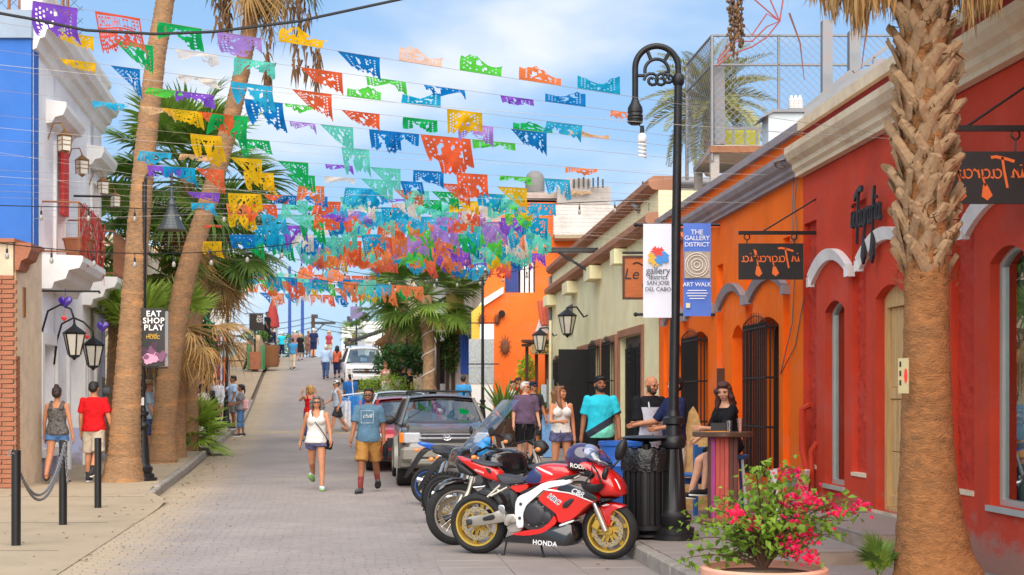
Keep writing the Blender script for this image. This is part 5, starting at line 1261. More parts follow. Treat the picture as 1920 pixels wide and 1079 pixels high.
make_palm('tiny far palm in front of the white apartment block',[W(663,690,180),W(663,626,180)],[.25,.2],[('green',16,70,-40,1.4,0)],seed=37)
# feather (date) palm on the roof side
def feather_mesh(name,m,L_=1.9,n=34,droop=.55,seed=1):
 b_=MB();r_=random.Random(seed);P=lambda t:Vector((L_*t*(1-.12*t*t),0,-droop*L_*t*t));b_.tube([P(t)for t in np.linspace(0,1,9)],[.022*(1-.85*t)for t in np.linspace(0,1,9)],4)
 for k in range(n):
  t=.12+.88*k/n;p=P(t);tg=(P(min(1,t+.02))-P(t-.02)).normalized();l_=.42*math.sin(math.pi*min(1,.25+t*.75))+.08
  for sd in(-1,1):
   d=(tg*.75+Vector((0,sd*.8,.3+r_.uniform(-.12,.12)))).normalized();q=p+d*l_-Vector((0,0,.08*l_));w=tg*.026;mid=p.lerp(q,.5)+Vector((0,0,.01));b_.add([p,mid-w,q,mid+w],[(0,1,2,3)])
 return b_.mesh(name,m)
FE=[feather_mesh('frond',lf_date,seed=k,droop=.42+.12*k)for k in range(3)]
dpm=thing('date_palm','feathery date palm seen through the chain link fence','palm tree',W(1335,330,33))
b,_=trunk_mesh([W(1335,330,33),W(1334,260,33),W(1334,200,33)],[.16,.17,.22],m_boot,seed=2,rings=.08,jag=.2);b.build('trunk',m_boot,dpm)
for k in range(44):place_frond(dpm,FE[k%3],W(1334,196,33)-W(1335,330,33),k*2.39996,R(82-2.6*k),rnd.uniform(-.2,.2),.88)

# leafy bushes: clouds of small leaves on twigs
def leaf_mesh(name,m,l_=.06,w=.03):
 b_=MB();b_.add([(0,0,0),(l_*.35,-w,.006),(l_,0,-.004),(l_*.35,w,.006),(l_*.4,0,-.008)],[(0,1,4),(1,2,4),(4,2,3),(0,4,3)]);return b_.mesh(name,m)
def bush(name,label,c,rx,ry,rz,n,m,leaf=.08,cat='shrub',seed=1,group=None,twigs=14,shell=.55):
 t=thing(name,label,cat,(c[0],c[1],c[2]),group);r_=random.Random(seed);b_=MB();c=Vector(c)
 for k in range(n):
  d=Vector((r_.gauss(0,1),r_.gauss(0,1),r_.gauss(0,1))).normalized();q=d*(shell+(1-shell)*r_.random()**.5);lump=1+.28*noise.noise((d.x*2.2+seed,d.y*2.2,d.z*2.2))
  p=c+Vector((q.x*rx*lump,q.y*ry*lump,rz+q.z*rz*lump));a=Vector((r_.gauss(0,1),r_.gauss(0,1),r_.gauss(-.2,.6))).normalized();s_=a.cross(Vector((r_.gauss(0,1),r_.gauss(0,1),1))).normalized();l_=leaf*r_.uniform(.7,1.3)
  b_.add([p,p+a*l_*.45+s_*l_*.28,p+a*l_,p+a*l_*.45-s_*l_*.28],[(0,1,2,3)])
 b_.build('foliage',m,t,kind='stuff')
 b_=MB()
 for k in range(twigs):a=r_.uniform(0,6.28);b_.tube([c,c+Vector((math.cos(a)*rx*.3,math.sin(a)*ry*.3,rz*.8)),c+Vector((math.cos(a)*rx*.75,math.sin(a)*ry*.75,rz*r_.uniform(.9,1.7)))],[.015,.01,.004],4)
 b_.build('twigs',m_dwood,t,kind='stuff');return t
lf_bush=leafmat('bush leaf',(158,196,66),.3);lf_bush2=leafmat('shrub leaf',(78,118,50),.3);lf_fern=leafmat('fern leaf',(52,96,40),.25)
bush('hedge_bush','lime green rounded hedge in front of the white car',(W(724,745,54).x,54,zr(54)+.45),1.25,.9,.5,3000,lf_bush,.07,seed=3)
bush('green_shrub','leafy green shrub beside the seated group on the left',W(372,690,40),.5,.5,.75,900,lf_bush2,.14,seed=5)
bush('green_shrub','dark fern mass beside the far street palm trunk',W(748,712,58),1.0,.8,.75,1600,lf_fern,.16,seed=7)
bush('green_shrub','dark fern mass right of the far lamp post under the palms',W(778,705,57),.7,.7,.7,1000,lf_fern,.16,seed=8)
bush('climbing_vine','green climbing vine on the white shop wall',W(846,700,53),.35,.3,.9,800,lf_bush2,.12,seed=9,cat='vine')
bush('green_shrub','yellow green shrub near the orange wall',W(988,720,48.5),.3,.3,.5,500,lf_bush,.12,seed=10)
bush('terrace_plant','greenish shrub on the terrace above the steps',W(478,642,79),.8,.5,.35,700,lf_bush2,.14,seed=12)
bush('green_shrub','green bush at the crest beside the blue poles',W(550,672,98),1.2,.8,.9,800,lf_bush2,.2,seed=14)
bush('green_tree','bushy green tree behind the white house',W(185,660,44),1.6,1.2,1.4,1600,lf_bush2,.2,seed=15,cat='tree')
bush('low_shrubs','low green plants along the kerb below the left palms',W(320,836,34),.5,.4,.12,500,lf_bush2,.08,seed=16)
# spiky pot plant
def blade_plant(label,base,n,L_,w,m,seed,name='spiky_plant',spread=(35,88),pot_m=None,pr_=.3,ph=.5):
 t=thing(name,label,'pot plant',base);r_=random.Random(seed)
 if pot_m:b_=MB();b_.lathe([(pr_*.75,0),(pr_,ph),(pr_*.9,ph),(pr_*.8,ph*.9),(.01,ph*.9)],base,16);b_.build('pot',pot_m,t)
 b_=MB()
 b_.add([(0,-w*.5,0),(0,w*.5,0),(L_*.5,w,-.02*L_),(L_*.5,0,-.05*L_),(L_*.5,-w,-.02*L_),(L_,0,-.16*L_)],[(0,1,2,3),(0,3,4),(3,2,5),(4,3,5)]);me=b_.mesh('leaf',m)
 for k in range(n):inst(me,'leaf',t,Matrix.Translation((0,0,ph*.9 if pot_m else 0))@Matrix.Rotation(k*2.4,4,'Z')@Matrix.Rotation(-R(spread[1]+(spread[0]-spread[1])*(k+.5)/n+r_.uniform(-6,6)),4,'Y')@Matrix.Rotation(r_.uniform(-.5,.5),4,'X')@Matrix.Scale(r_.uniform(.75,1.1),4))
 return t
lf_spike=leafmat('spiky leaf',(110,142,62),.3)
blade_plant('tall spiky plant in a dark pot before the orange wall',Vector((W(945,745,38).x,38,zp(38))),34,1.25,.06,lf_spike,3,pot_m=m_dwood,pr_=.5,ph=.75)
blade_plant('grassy hanging plant on the cream house corner',W(1058,738,40),44,.5,.03,lf_lime,4,name='hanging_plant',spread=(-35,60))
blade_plant('thin leaved plant behind the man in the purple shirt',Vector((W(1012,745,41).x,41,zp(41))),30,1.0,.04,lf_spike,5,pot_m=m_dwood,pr_=.3,ph=.7)

# bougainvillea in the pink planter
pc=Vector((W(1432,0,10.2).x,10.2,.1))
pl_=thing('planter','round pink terracotta planter at the bottom edge holding the flowering shrub','planter',pc)
b=MB();rp0=.455;b.lathe([(.3,0),(.36,.12),(.4,.22),(rp0-.03,.26),(rp0,.28),(rp0,.325),(rp0-.02,.34),(rp0-.05,.335),(rp0-.06,.29),(rp0-.08,.285)],pc,40,caps=False);b.build('bowl',mat('pink terracotta',(226,166,142),.8,var=.1,vs=3,bump=.2,stain=(196,138,118),stain_amt=.4),pl_)
b=MB();b.lathe([(.38,.27),(.2,.3),(.01,.31)],pc,24,caps=False);b.build('earth',m_soil,pl_)
bg_=thing('bougainvillea','bougainvillea shrub with magenta flowers in the pink planter','shrub',pc+Vector((0,0,.3)))
lf_boug=leafmat('bougainvillea leaf',(122,160,58),.4,.4);lf_bract=leafmat('magenta bract',(236,40,104),.45,.25)
r=random.Random(21);base=pc+Vector((0,0,.3))
ends=[]
for(px,py,n_)in((1480,880,1),(1500,905,1),(1420,885,1),(1400,930,1),(1290,985,1),(1285,1040,1),(1330,950,1),(1360,990,1),(1370,1030,1),(1550,930,1),(1600,940,1),(1625,955,1),(1580,980,1),(1530,1000,1),(1490,960,1),(1450,930,1),(1440,980,1),(1510,1040,1),(1560,1000,1),(1310,1000,1),(1470,1010,1),(1390,970,1),(1525,950,1),(1350,935,1),(1410,1000,1)):
 for q in range(2):ends.append(W(px+r.uniform(-14,14),py+r.uniform(-12,12),10.2+r.uniform(-.32,.32)))
leafs=[];stem=MB()
for e in ends:
 d=e-base;mid=base+Vector((d.x*.35,d.y*.35,d.z*.8+.12));P=lambda t:base*(1-t)**2+mid*2*t*(1-t)+e*t*t
 stem.tube([P(t)for t in np.linspace(0,1,8)],[.011-.009*t for t in np.linspace(0,1,8)],5)
 for k in range(28):
  t=.32+.7*(k+r.random())/28;p=P(t);rr=.04+.06*(1-abs(t-.7));leafs.append((p+Vector((r.gauss(0,rr*.55),r.gauss(0,rr*.55),r.gauss(0,rr*.45))),t))
stem.build('stems',m_dwood,bg_,kind='stuff')
lm=[leaf_mesh('leaf',lf_boug,l_,w)for l_,w in((.068,.025),(.058,.021),(.076,.03))]
r.shuffle(leafs);leafs.sort(key=lambda q:q[0].y);rest=MB()
for i,(p,t)in enumerate(leafs):
 M_=Matrix.Rotation(r.uniform(0,6.28),4,'Z')@Matrix.Rotation(r.uniform(-.2,1.2),4,'Y')@Matrix.Rotation(r.uniform(-.8,.8),4,'X')@Matrix.Scale(r.uniform(.55,1.1),4)
 if i<290:inst(lm[i%3],'leaf',bg_,Matrix.Translation(p-bg_.location)@M_)
 else:
  me=lm[i%3];rest.add([p+(M_@v.co)for v in me.vertices],[tuple(f.vertices)for f in me.polygons])
rest.build('foliage',lf_boug,bg_,kind='stuff')
for(px,py,n_,sz)in((1480,888,16,16),(1500,912,6,8),(1492,945,20,22),(1520,938,16,18),(1530,938,8,10),(1560,955,12,15),(1565,965,8,10),(1615,949,12,16),(1382,960,8,8),(1400,968,7,8),(1410,985,10,12),(1480,1030,18,20),(1500,1020,20,24),(1515,1045,14,14),(1512,1000,7,8),(1490,980,8,14),(1376,968,5,8)):
 b=MB();c=W(px,py,10.0+r.uniform(-.15,.2))
 for k in range(int(n_*2.6)):
  p=c+Vector((r.gauss(0,sz*.0026),r.gauss(0,sz*.0026),r.gauss(0,sz*.0019)));a=Vector((r.gauss(0,1),r.gauss(-.3,1),r.gauss(.3,.8))).normalized();s_=a.cross(Vector((r.gauss(0,1),1,r.gauss(0,1)))).normalized();l_=r.uniform(.034,.05)
  b.add([p,p+a*l_*.4+s_*l_*.36,p+a*l_,p+a*l_*.4-s_*l_*.36,p+a*l_*.4+a.cross(s_)*.006],[(0,1,4),(1,2,4),(2,3,4),(3,0,4)])
 b.build('flower_cluster',lf_bract,bg_,kind='stuff')
# fallen petals and dry leaves
b=MB();r=random.Random(77)
for k in range(60):
 a=r.uniform(0,6.28);q=pc+Vector((math.cos(a)*r.uniform(.4,.9),math.sin(a)*r.uniform(.4,.8),.012));a2=r.uniform(0,6.28);u_=Vector((math.cos(a2),math.sin(a2),.1))*.02;v_=Vector((-math.sin(a2),math.cos(a2),.15))*.013;b.add([q-u_,q+v_,q+u_,q-v_],[(0,1,2,3)])
o=b.build('petals',lf_bract,bg_,kind='stuff')
b=MB()
for k in range(420):
 Y_=r.uniform(13.5,44);sd=r.random()
 if sd<.5:x=(kl(Y_)+.12+abs(r.gauss(0,.35)))if Y_>22.8 else roadL(Y_)+r.gauss(-.2,.8);z=zr(Y_)+.012 if x>roadL(Y_)else zl(Y_)+.006
 elif sd<.8:x=kr(Y_)-.04-abs(r.gauss(0,.25));z=zr(Y_)+.012
 else:x=-6.9-.13*(Y_-25)+r.gauss(0,.7);z=zl(Y_)+.006 if x<(roadL(Y_)if Y_<22.8 else kl(Y_))else zr(Y_)+.012
 a2=r.uniform(0,6.28);l_=r.uniform(.015,.045);u_=Vector((math.cos(a2),math.sin(a2),r.uniform(0,.3)))*l_;v_=Vector((-math.sin(a2),math.cos(a2),r.uniform(0,.3)))*l_*.5;q=Vector((x,Y_,z));b.add([q-u_,q+v_,q+u_,q-v_],[(0,1,2,3)])
b.build('leaf_litter',lf_brown,kind='stuff')
# ---------------------------------------------------------------- street furniture
m_lamp=mat('black lamp paint',(30,30,32),.4,.3,var=.25,vs=5,stain=(60,56,54),stain_amt=.4,stain_s=3)
POST=[(.27,0),(.27,.05),(.22,.06),(.22,.12),(.17,.14),(.19,.2),(.19,.25),(.15,.28),(.135,.32),(.11,.75),(.09,.95),(.12,.97),(.135,1.02),(.12,1.07),(.085,1.1),(.08,1.2),(.115,1.22),(.115,1.28),(.075,1.3),(.06,1.36)]
def post_base(base,sc=1.0,flutes=True):
 b=MB();n=24;rings=[]
 for r_,z in POST:
  fl=flutes and.32<=z<=.95
  rings.append([Vector(base)+Vector((r_*sc*(1-(.1 if fl and k%2 else 0))*math.cos(2*math.pi*k/n),r_*sc*(1-(.1 if fl and k%2 else 0))*math.sin(2*math.pi*k/n),z*sc))for k in range(n)])
 b.loft(rings);return b
def cloth_banner(root,x0,x1,z0,z1,Y,m,name='banner',curve=.012):
 b=MB();nx,nz_=8,10;vs=[];fs=[]
 for j in range(nz_+1):
  for i in range(nx+1):
   u_,v_=i/nx,j/nz_;vs.append((x0+(x1-x0)*u_,Y+curve*math.sin(u_*5+v_*3)*math.sin(math.pi*v_),z0+(z1-z0)*v_))
 for j in range(nz_):
  for i in range(nx):k=j*(nx+1)+i;fs.append((k,k+1,k+nx+2,k+nx+1))
 b.add(vs,fs,0,True);return b.build(name,m,root)
m_bwh=mat('white banner cloth',(222,224,236),.8,var=.05,vs=2,bump=.3,bs=6);m_bbl=mat('blue banner cloth',(86,120,206),.8,var=.08,vs=2,bump=.3,bs=6)
YL=15.05;bx=(1263-960)*YL/F;pl=Vector((bx,YL,zp(YL)))
lp1=thing('lamp_post','tall black lamp post with an arched scroll head and two cloth banners, front right','lamp post',pl)
post_base(pl).build('base',m_lamp,lp1)
ztop=W(0,150,YL).z;xt=(1272-960)*YL/F
b=MB();b.tube([pl+Vector((0,0,1.3)),Vector((xt,YL,ztop))],[.055,.043],14);b.lathe([(.05,-.06),(.065,-.03),(.065,.02),(.045,.06)],(xt,YL,ztop),14);b.build('shaft',m_lamp,lp1)
xl_=W(1191,0,YL).x;rad=(xt-xl_)/2;cx=(xt+xl_)/2;zc=W(0,128,YL).z
b=MB();b.tube([Vector((xt,YL,ztop))]+[Vector((cx+rad*math.cos(a),YL,zc+rad*1.02*math.sin(a)))for a in np.linspace(0,math.pi,18)]+[Vector((xl_,YL,W(0,187,YL).z))],.033,10)
b.build('arch',m_lamp,lp1)
def spiral(c,r0,turns,sgn=1,a0=0,n=16):return[Vector((c[0]+r0*(1-.8*t)*math.cos(a0+sgn*t*turns*6.283),YL,c[1]+r0*(1-.8*t)*math.sin(a0+sgn*t*turns*6.283)))for t in np.linspace(0,1,n)]
b=MB();ri=rad*.55;zi=zc-.03
b.tube([Vector((cx+ri*math.cos(a),YL,zi+ri*math.sin(a)))for a in np.linspace(-.2,math.pi+.2,16)],.019,7)
b.build('inner_arch',m_lamp,lp1)
for sx in(-1,1):
 b=MB();b.tube(spiral((cx+sx*(ri-.075),zi-.1),.085,1.4,sx,0 if sx>0 else math.pi),.017,7);b.build('scroll',m_lamp,lp1)
b=MB();b.tube(spiral((xt-.1,ztop+.02),.075,1.3,1,math.pi/2),.016,7);b.build('scroll',m_lamp,lp1)
for a in(R(52),R(118)):b=MB();b.cyl((cx+ri*math.cos(a),YL,zi+ri*math.sin(a)),(cx+rad*math.cos(a),YL,zc+rad*math.sin(a)),.02,n=6);b.build('strut',m_lamp,lp1)
b=MB();b.cyl((xl_,YL,zi-.05),(cx-ri,YL,zi-.05),.018,n=6);b.build('strut',m_lamp,lp1)
zs_=W(0,190,YL).z;b=MB();b.lathe([(.035,.02),(.05,-.02),(.078,-.07),(.082,-.12),(.075,-.125),(.078,-.15),(.086,-.16),(.08,-.175),(.086,-.19),(.08,-.205),(.084,-.225),(.05,-.25),(.03,-.25)],(xl_,YL,zs_),16);b.build('lamp_socket',m_lamp,lp1)
cf=thing('light_bulb','spiral energy saving bulb dangling from the arched lamp post','bulb',(W(1204,0,YL).x,YL,W(0,297,YL).z))
x_,z_=W(1204,0,YL).x,W(0,247,YL).z;b=MB();b.tube([(xl_+.03,YL,zs_-.24),(x_+.01,YL,zs_-.3),(x_,YL,z_+.05)],.006,5);b.build('wire',m_blk,cf)
b=MB();b.lathe([(.02,.06),(.024,.0),(.024,-.02)],(x_,YL,z_),10);b.build('holder',m_blk,cf);b=MB();b.lathe([(.03,-.02),(.046,-.05),(.046,-.1),(.042,-.11)],(x_,YL,z_),14);b.build('ballast',m_white,cf)
b=MB();b.tube([(x_+.036*math.cos(t),YL+.036*math.sin(t),z_-.11-.0065*t)for t in np.linspace(0,6.283*4,60)],.013,6);b.build('tube',mat('lamp glass',(244,244,240),.3),cf)
for py in(422,590):
 b=MB();b.cyl(W(1192,py,YL),W(1350 if py<500 else 1341,py,YL),.016,n=8);b.ell(W(1192,py,YL),(.024,)*3,nu=8,nv=6);b.build('banner_arm',m_lamp,lp1)
a,c=W(1206,420,YL-.03),W(1259,596,YL-.03);wb1=tag(cloth_banner(None,a.x,c.x,c.z,a.z,YL-.03,m_bwh),'white cloth banner with a red, yellow and blue paint splash on the front lamp post','banner')
b=MB();o_=W(1233,482,YL-.045);r_=random.Random(3)
def splash(mb,o,rr,n,seed,m):
 q=random.Random(seed);mb.prism([(rr*q.uniform(.45,1.25)*math.cos(6.283*k/n),rr*q.uniform(.45,1.1)*math.sin(6.283*k/n))for k in range(n)],o,(1,0,0),(0,0,1),(0,-.002,0),m)
splash(b,o_+Vector((.0,-.012,.055)),.07,22,1,0);splash(b,o_+Vector((-.04,-.008,-.03)),.08,22,2,1);splash(b,o_+Vector((.055,-.01,-.01)),.085,24,3,2)
b.build('paint_splash',[mat('red print',(222,70,60),.7),mat('yellow print',(222,176,60),.7),mat('blue print',(70,140,214),.7)],wb1)
b=MB();m_txt=mat('dark print',(60,62,74),.7)
for s_,py,sz in(('gallery',508,.105),('district',520,.075),('SAN JOSE',531,.06),('DEL CABO',543,.06)):put_text(b,s_,W(1234,py,YL-.052),(1,0,0),(0,0,1),sz,extrude=.0008,space=.95)
b.build('lettering',m_txt,wb1)
a,c=W(1281,419,YL-.03),W(1333,593,YL-.03);bb1=tag(cloth_banner(None,a.x,c.x,c.z,a.z,YL-.03,m_bbl,curve=.01),'blue cloth banner advertising the gallery district art walk on the front lamp post','banner')
b=MB()
for s_,py,sz in(('THE',436,.075),('GALLERY',447,.068),('DISTRICT',459,.066),('ART WALK',534,.062)):put_text(b,s_,W(1307,py,YL-.05),(1,0,0),(0,0,1),sz,extrude=.0008,space=.95)
for k in range(4):p=W(1307,545+k*5,YL-.05);w=(.2,.23,.2,.16)[k]/2;b.box(p.x-w,p.x+w,p.y-.001,p.y,p.z-.004,p.z+.004)
b.build('lettering',m_white,bb1)
b=MB();p,q=W(1283,472,YL-.047),W(1332,522,YL-.047);b.box(p.x,q.x,YL-.05,YL-.046,q.z,p.z);b.build('picture',mat('stone picture',(172,158,142),.8,var=.3,vs=20),bb1)
b=MB();T=Matrix.Translation(W(1307,497,YL-.056));
for q_ in(.125,.1,.06,.03):b.torus(None,q_,.006,T=T,n=28,k=4)
b.build('seal',mat('seal print',(224,214,204),.7),bb1)
b=MB();p=W(1290,573,YL-.05);b.box(p.x-.022,p.x+.022,p.y-.002,p.y,p.z-.025,p.z+.025);b.build('badge',mat('badge print',(226,214,180),.7),bb1)
# litter bin
pb=Vector((W(1212,0,15.15).x,15.15,zp(15.15)))
lb_=thing('litter_bin','black slatted steel litter bin lined with a black bag beside the front lamp post','bin',pb)
rb_=.245;n_=22;slm=MB();slm.cbox((0,0,.5),(.045,.012,.7),ch=.004);sme=slm.mesh('slat',m_lamp)
for k in range(n_):a=2*math.pi*k/n_;inst(sme,'slat',lb_,Matrix.Translation((rb_*math.cos(a),rb_*math.sin(a),0))@Matrix.Rotation(a+math.pi/2,4,'Z'))
b=MB();b.lathe([(rb_+.012,.1),(rb_+.012,.15)],pb,28,caps=False);b.lathe([(rb_-.02,.85),(rb_+.02,.85),(rb_+.022,.89),(rb_-.02,.89)],pb,28,caps=False);b.build('hoop',m_lamp,lb_)
b=MB();b.lathe([(rb_-.04,.12),(rb_-.03,.5),(rb_-.02,.92)],pb,24,caps=False);b.build('liner',m_blk,lb_)
b=MB();n=44;rings=[]
for z,q in((.72,.002),(.82,.004),(.93,.006),(.955,-.008),(.9,-.04)):rings.append([pb+Vector(((rb_+.02+q+.008*math.sin(k*2.1+z*9))*math.cos(6.283*k/n),(rb_+.02+q+.008*math.sin(k*2.1+z*9))*math.sin(6.283*k/n),z+.012*math.sin(k*1.7)))for k in range(n)])
b.loft(rings,caps=False);b.build('bag',mat('black plastic bag',(24,24,26),.25,var=.2,bump=1.0,bs=18),lb_)
for k in range(6):a=2*math.pi*k/6;b=MB();p=pb+Vector((rb_*.98*math.cos(a),rb_*.98*math.sin(a),0));b.cbox(p+Vector((0,0,.08)),(.06,.02,.16),(0,0,a+math.pi/2));b.build('foot',m_lamp,lb_)
b=MB();b.lathe([(.265,.03),(.265,.05),(.2,.06),(.2,.03)],pb,28);b.build('base_ring',m_lamp,lb_)
b=MB();b.lathe([(.05,.9),(.05,1.0),(.03,1.02),(.24,1.045),(.27,1.07),(.22,1.085),(.05,1.095),(.001,1.097)],pb,28);b.build('rain_lid',m_lamp,lb_)
# blue barrel
b=MB();p=Vector((W(1168,0,18.4).x,18.4,zp(18.4)));b.lathe([(.27,0),(.3,.05),(.3,.28),(.315,.3),(.3,.33),(.3,.6),(.315,.62),(.3,.65),(.3,.86),(.32,.88),(.32,.93),(.27,.93),(.26,.88)],p,24);tag(b.build('plastic_barrel',mat('blue plastic',(34,92,176),.4,var=.1),loc=p),'blue plastic barrel behind the litter bin','barrel')
# other posts
def lamp_simple(label,base,top,arms=(),arm_w=.5,name='lamp_post',sc=.8):
 t=thing(name,label,'lamp post',base,'black lamp posts along the street');post_base(base,sc,False).build('base',m_lamp,t)
 b_=MB();b_.tube([Vector(base)+Vector((0,0,1.2*sc)),top],[.05,.04],10);b_.build('shaft',m_lamp,t)
 for z in arms:b_=MB();b_.cyl((top[0]-arm_w,base[1],z),(top[0]+arm_w,base[1],z),.018,n=6);b_.build('banner_arm',m_lamp,t)
 return t
Ya=25.2;base_=Vector((W(267,0,Ya).x,Ya,zl(Ya)));tp=W(284,342,Ya)
l2=lamp_simple('black lamp post beside the front left palm, with a ribbed bell shade',base_,Vector((base_.x+.04,Ya,tp.z)),[],sc=.95)
za_,zb_=W(0,690,Ya).z,W(0,583,Ya).z
for z_ in(za_,zb_):b=MB();b.cyl((base_.x,Ya-.05,z_),(base_.x+.46,Ya-.05,z_),.014,n=6);b.build('banner_arm',m_lamp,l2)
b=MB();xc=W(322,0,Ya).x;zt2=W(0,350,Ya).z;b.tube([Vector((base_.x+.04,Ya,tp.z-.1)),Vector((base_.x+.06,Ya,tp.z+.1)),Vector((base_.x+.25,Ya,tp.z+.25)),Vector((xc,Ya,tp.z+.15)),Vector((xc,Ya,zt2))],.028,8);b.build('arm',m_lamp,l2)
b=MB();zz=W(0,432,Ya).z;H_=zt2-zz;prof=[(.03,H_),(.035,H_*.72),(.06,H_*.66)]
for k in range(9):t=k/8;rr=.07+.17*t**1.6;prof+=[(rr,H_*(.6-.56*t)),(rr+.012,H_*(.58-.56*t))]
prof+=[(.26,0),(.24,.0)];b.lathe(prof,(xc,Ya,zz),20,smooth=False);b.build('bell_shade',mat('grey lamp shade',(66,70,72),.4,.4,var=.1),l2)
po=thing('poster','tall black cloth poster reading EAT SHOP PLAY on the left lamp post','banner',W(286,688,Ya))
a,c=W(258,579,Ya),W(311,687,Ya);bd=cloth_banner(po,a.x,c.x,c.z,a.z,Ya-.09,mat('black poster',(44,42,44),.6,var=.2,vs=2),'sheet',.015)
b=MB()
for s_,py,sz in(('EAT',589,.14),('SHOP',602,.14),('PLAY',615,.14)):put_text(b,s_,W(288,py,Ya-.107),(1,0,0),(0,0,1),sz,extrude=.001,space=1.12,bold=.003)
b.build('lettering',m_white,bd)
b=MB();put_text(b,'visual',W(286,628,Ya-.107),(1,0,0),(0,0,1),.075,extrude=.001);put_text(b,'MUSIC',W(287,633,Ya-.107),(1,0,0),(0,0,1),.085,extrude=.001);b.build('lettering',mat('yellow print',(226,200,70),.7),bd)
b=MB();r_=random.Random(5)
for k in range(9):p=W(r_.uniform(268,304),r_.uniform(648,676),Ya-.1-.001*k);splash(b,p,r_.uniform(.06,.13),14,k,k%3)
b.build('picture',[mat('pink print',(214,150,180),.7),mat('mauve print',(120,76,104),.7),mat('dark plum print',(70,44,62),.7)],bd)
b=MB();b.box(c.x+.005,c.x+.06,Ya-.08,Ya-.04,c.z,a.z-.05);b.build('edge_strip',m_galv,po)
b=MB();p=W(265,753,Ya-.07);b.box(p.x-.045,p.x+.045,Ya-.075,Ya-.06,p.z-.07,p.z+.07);tag(b.build('post_sticker',m_white,loc=p),'small white notice sticker on the left lamp post','sticker')
Yb=46.5;p=Vector((W(424,0,Yb).x,Yb,zl(Yb)));lamp_simple('slender black lamp post by the standing woman with the pink bag',p,W(428,545,Yb),[W(0,560,Yb).z,W(0,630,Yb).z,W(0,677,Yb).z],.5)
Yb=43.5;p=Vector((W(905,0,Yb).x,Yb,zp(Yb)));lamp_simple('black lamp post with bare banner arms before the tall orange building',p,W(905,520,Yb),[W(0,606,Yb).z,W(0,683,Yb).z],.5)
Yb=58;p=Vector((W(763,0,Yb).x,Yb,zp(Yb)));lamp_simple('thin black lamp post between the far street palms',p,W(763,570,Yb),[W(0,607,Yb).z],.4)
Yb=82;p=Vector((W(668,0,Yb).x,Yb,zp(Yb)));l5=lamp_simple('far black lamp post against the white apartment block',p,W(668,570,Yb),[],.4)
b=MB();a,c=W(657,575,Yb),W(680,598,Yb);b.box(a.x,c.x,Yb-.05,Yb-.02,c.z,a.z);tag(b.build('street_banner',mat('grey violet cloth',(120,110,150),.8),loc=a),'small grey violet banner on the far lamp post','banner')
Yb=74;p=Vector((W(478,0,Yb).x,Yb,zl(Yb)));l6=lamp_simple('small black lamp post inside the green plant stand',p,W(478,590,Yb),[W(0,588,Yb).z],.5,sc=.7)
b=MB();a,c=W(468,589,Yb),W(494,620,Yb);b.box(a.x,c.x,Yb-.1,Yb-.08,c.z,a.z);pb2=tag(b.build('poster',m_blk,loc=a),'small far EAT SHOP PLAY poster above the terrace steps','banner')
b=MB()
for k,s_ in enumerate(('EAT','SHOP','PLAY')):put_text(b,s_,W(487,594+k*4.5,Yb-.102),(1,0,0),(0,0,1),.14,extrude=.001)
b.build('lettering',m_white,pb2)
# bollards and chain
bl=[]
for px,top,bot,Y_,lb in((30,845,1025,15.75,'black steel bollard nearest the camera, chain hooked to it'),(118,826,985,18.3,'black steel bollard in the middle, holding the other end of the chain'),(183.5,822,953,21.0,'black steel bollard farthest from the camera, without a chain')):
 p=W(px,bot,Y_);p.z=zl(Y_);q=W(px+1.5,top,Y_);t=thing('bollard',lb,'bollard',p,'black bollards on the left pavement');b=MB();b.lathe([(.051,0),(.051,q.z-p.z),(.045,q.z-p.z+.005)],p,18);b.build('post',mat('black bollard paint',(22,22,24),.35,var=.2),t);bl.append((p,q))
 if px<150:b=MB();b.torus(None,.03,.007,T=Matrix.Translation(q+Vector((.03 if px>60 else-.06,-.03,-.03))),n=14,k=6);b.build('hook',m_galv,t)
ch=thing('chain','galvanised chain sagging between the two nearest bollards','chain',bl[0][1])
lk=MB()
A_,B_=bl[0][1]+Vector((-.02,-.055,-.03)),bl[1][1]+Vector((.03,-.06,-.03));n=62
def linkmesh():
 b_=MB();b_.tube([(.014*math.cos(t),0,.026*math.sin(t))for t in np.linspace(0,6.283,11)],.0058,5,caps=False);return b_.mesh('link',m_galv)
lme=linkmesh()
def hang_chain(A,B,sag,n):
 pts=catenary(A,B,sag,n)
 for i in range(n):
  t=(pts[i+1]-pts[i]);q=t.to_track_quat('Z','Y').to_matrix().to_4x4();inst(lme,'link',ch,Matrix.Translation((pts[i]+pts[i+1])/2-ch.location)@q@Matrix.Rotation(R(90)*(i%2)+.4,4,'Z'))
hang_chain(A_,B_,.56,84);hang_chain(A_+Vector((0,.04,-.02)),B_+Vector((0,.04,.0)),.61,86);hang_chain(B_,B_+Vector((.04,.0,-.52)),0,13)
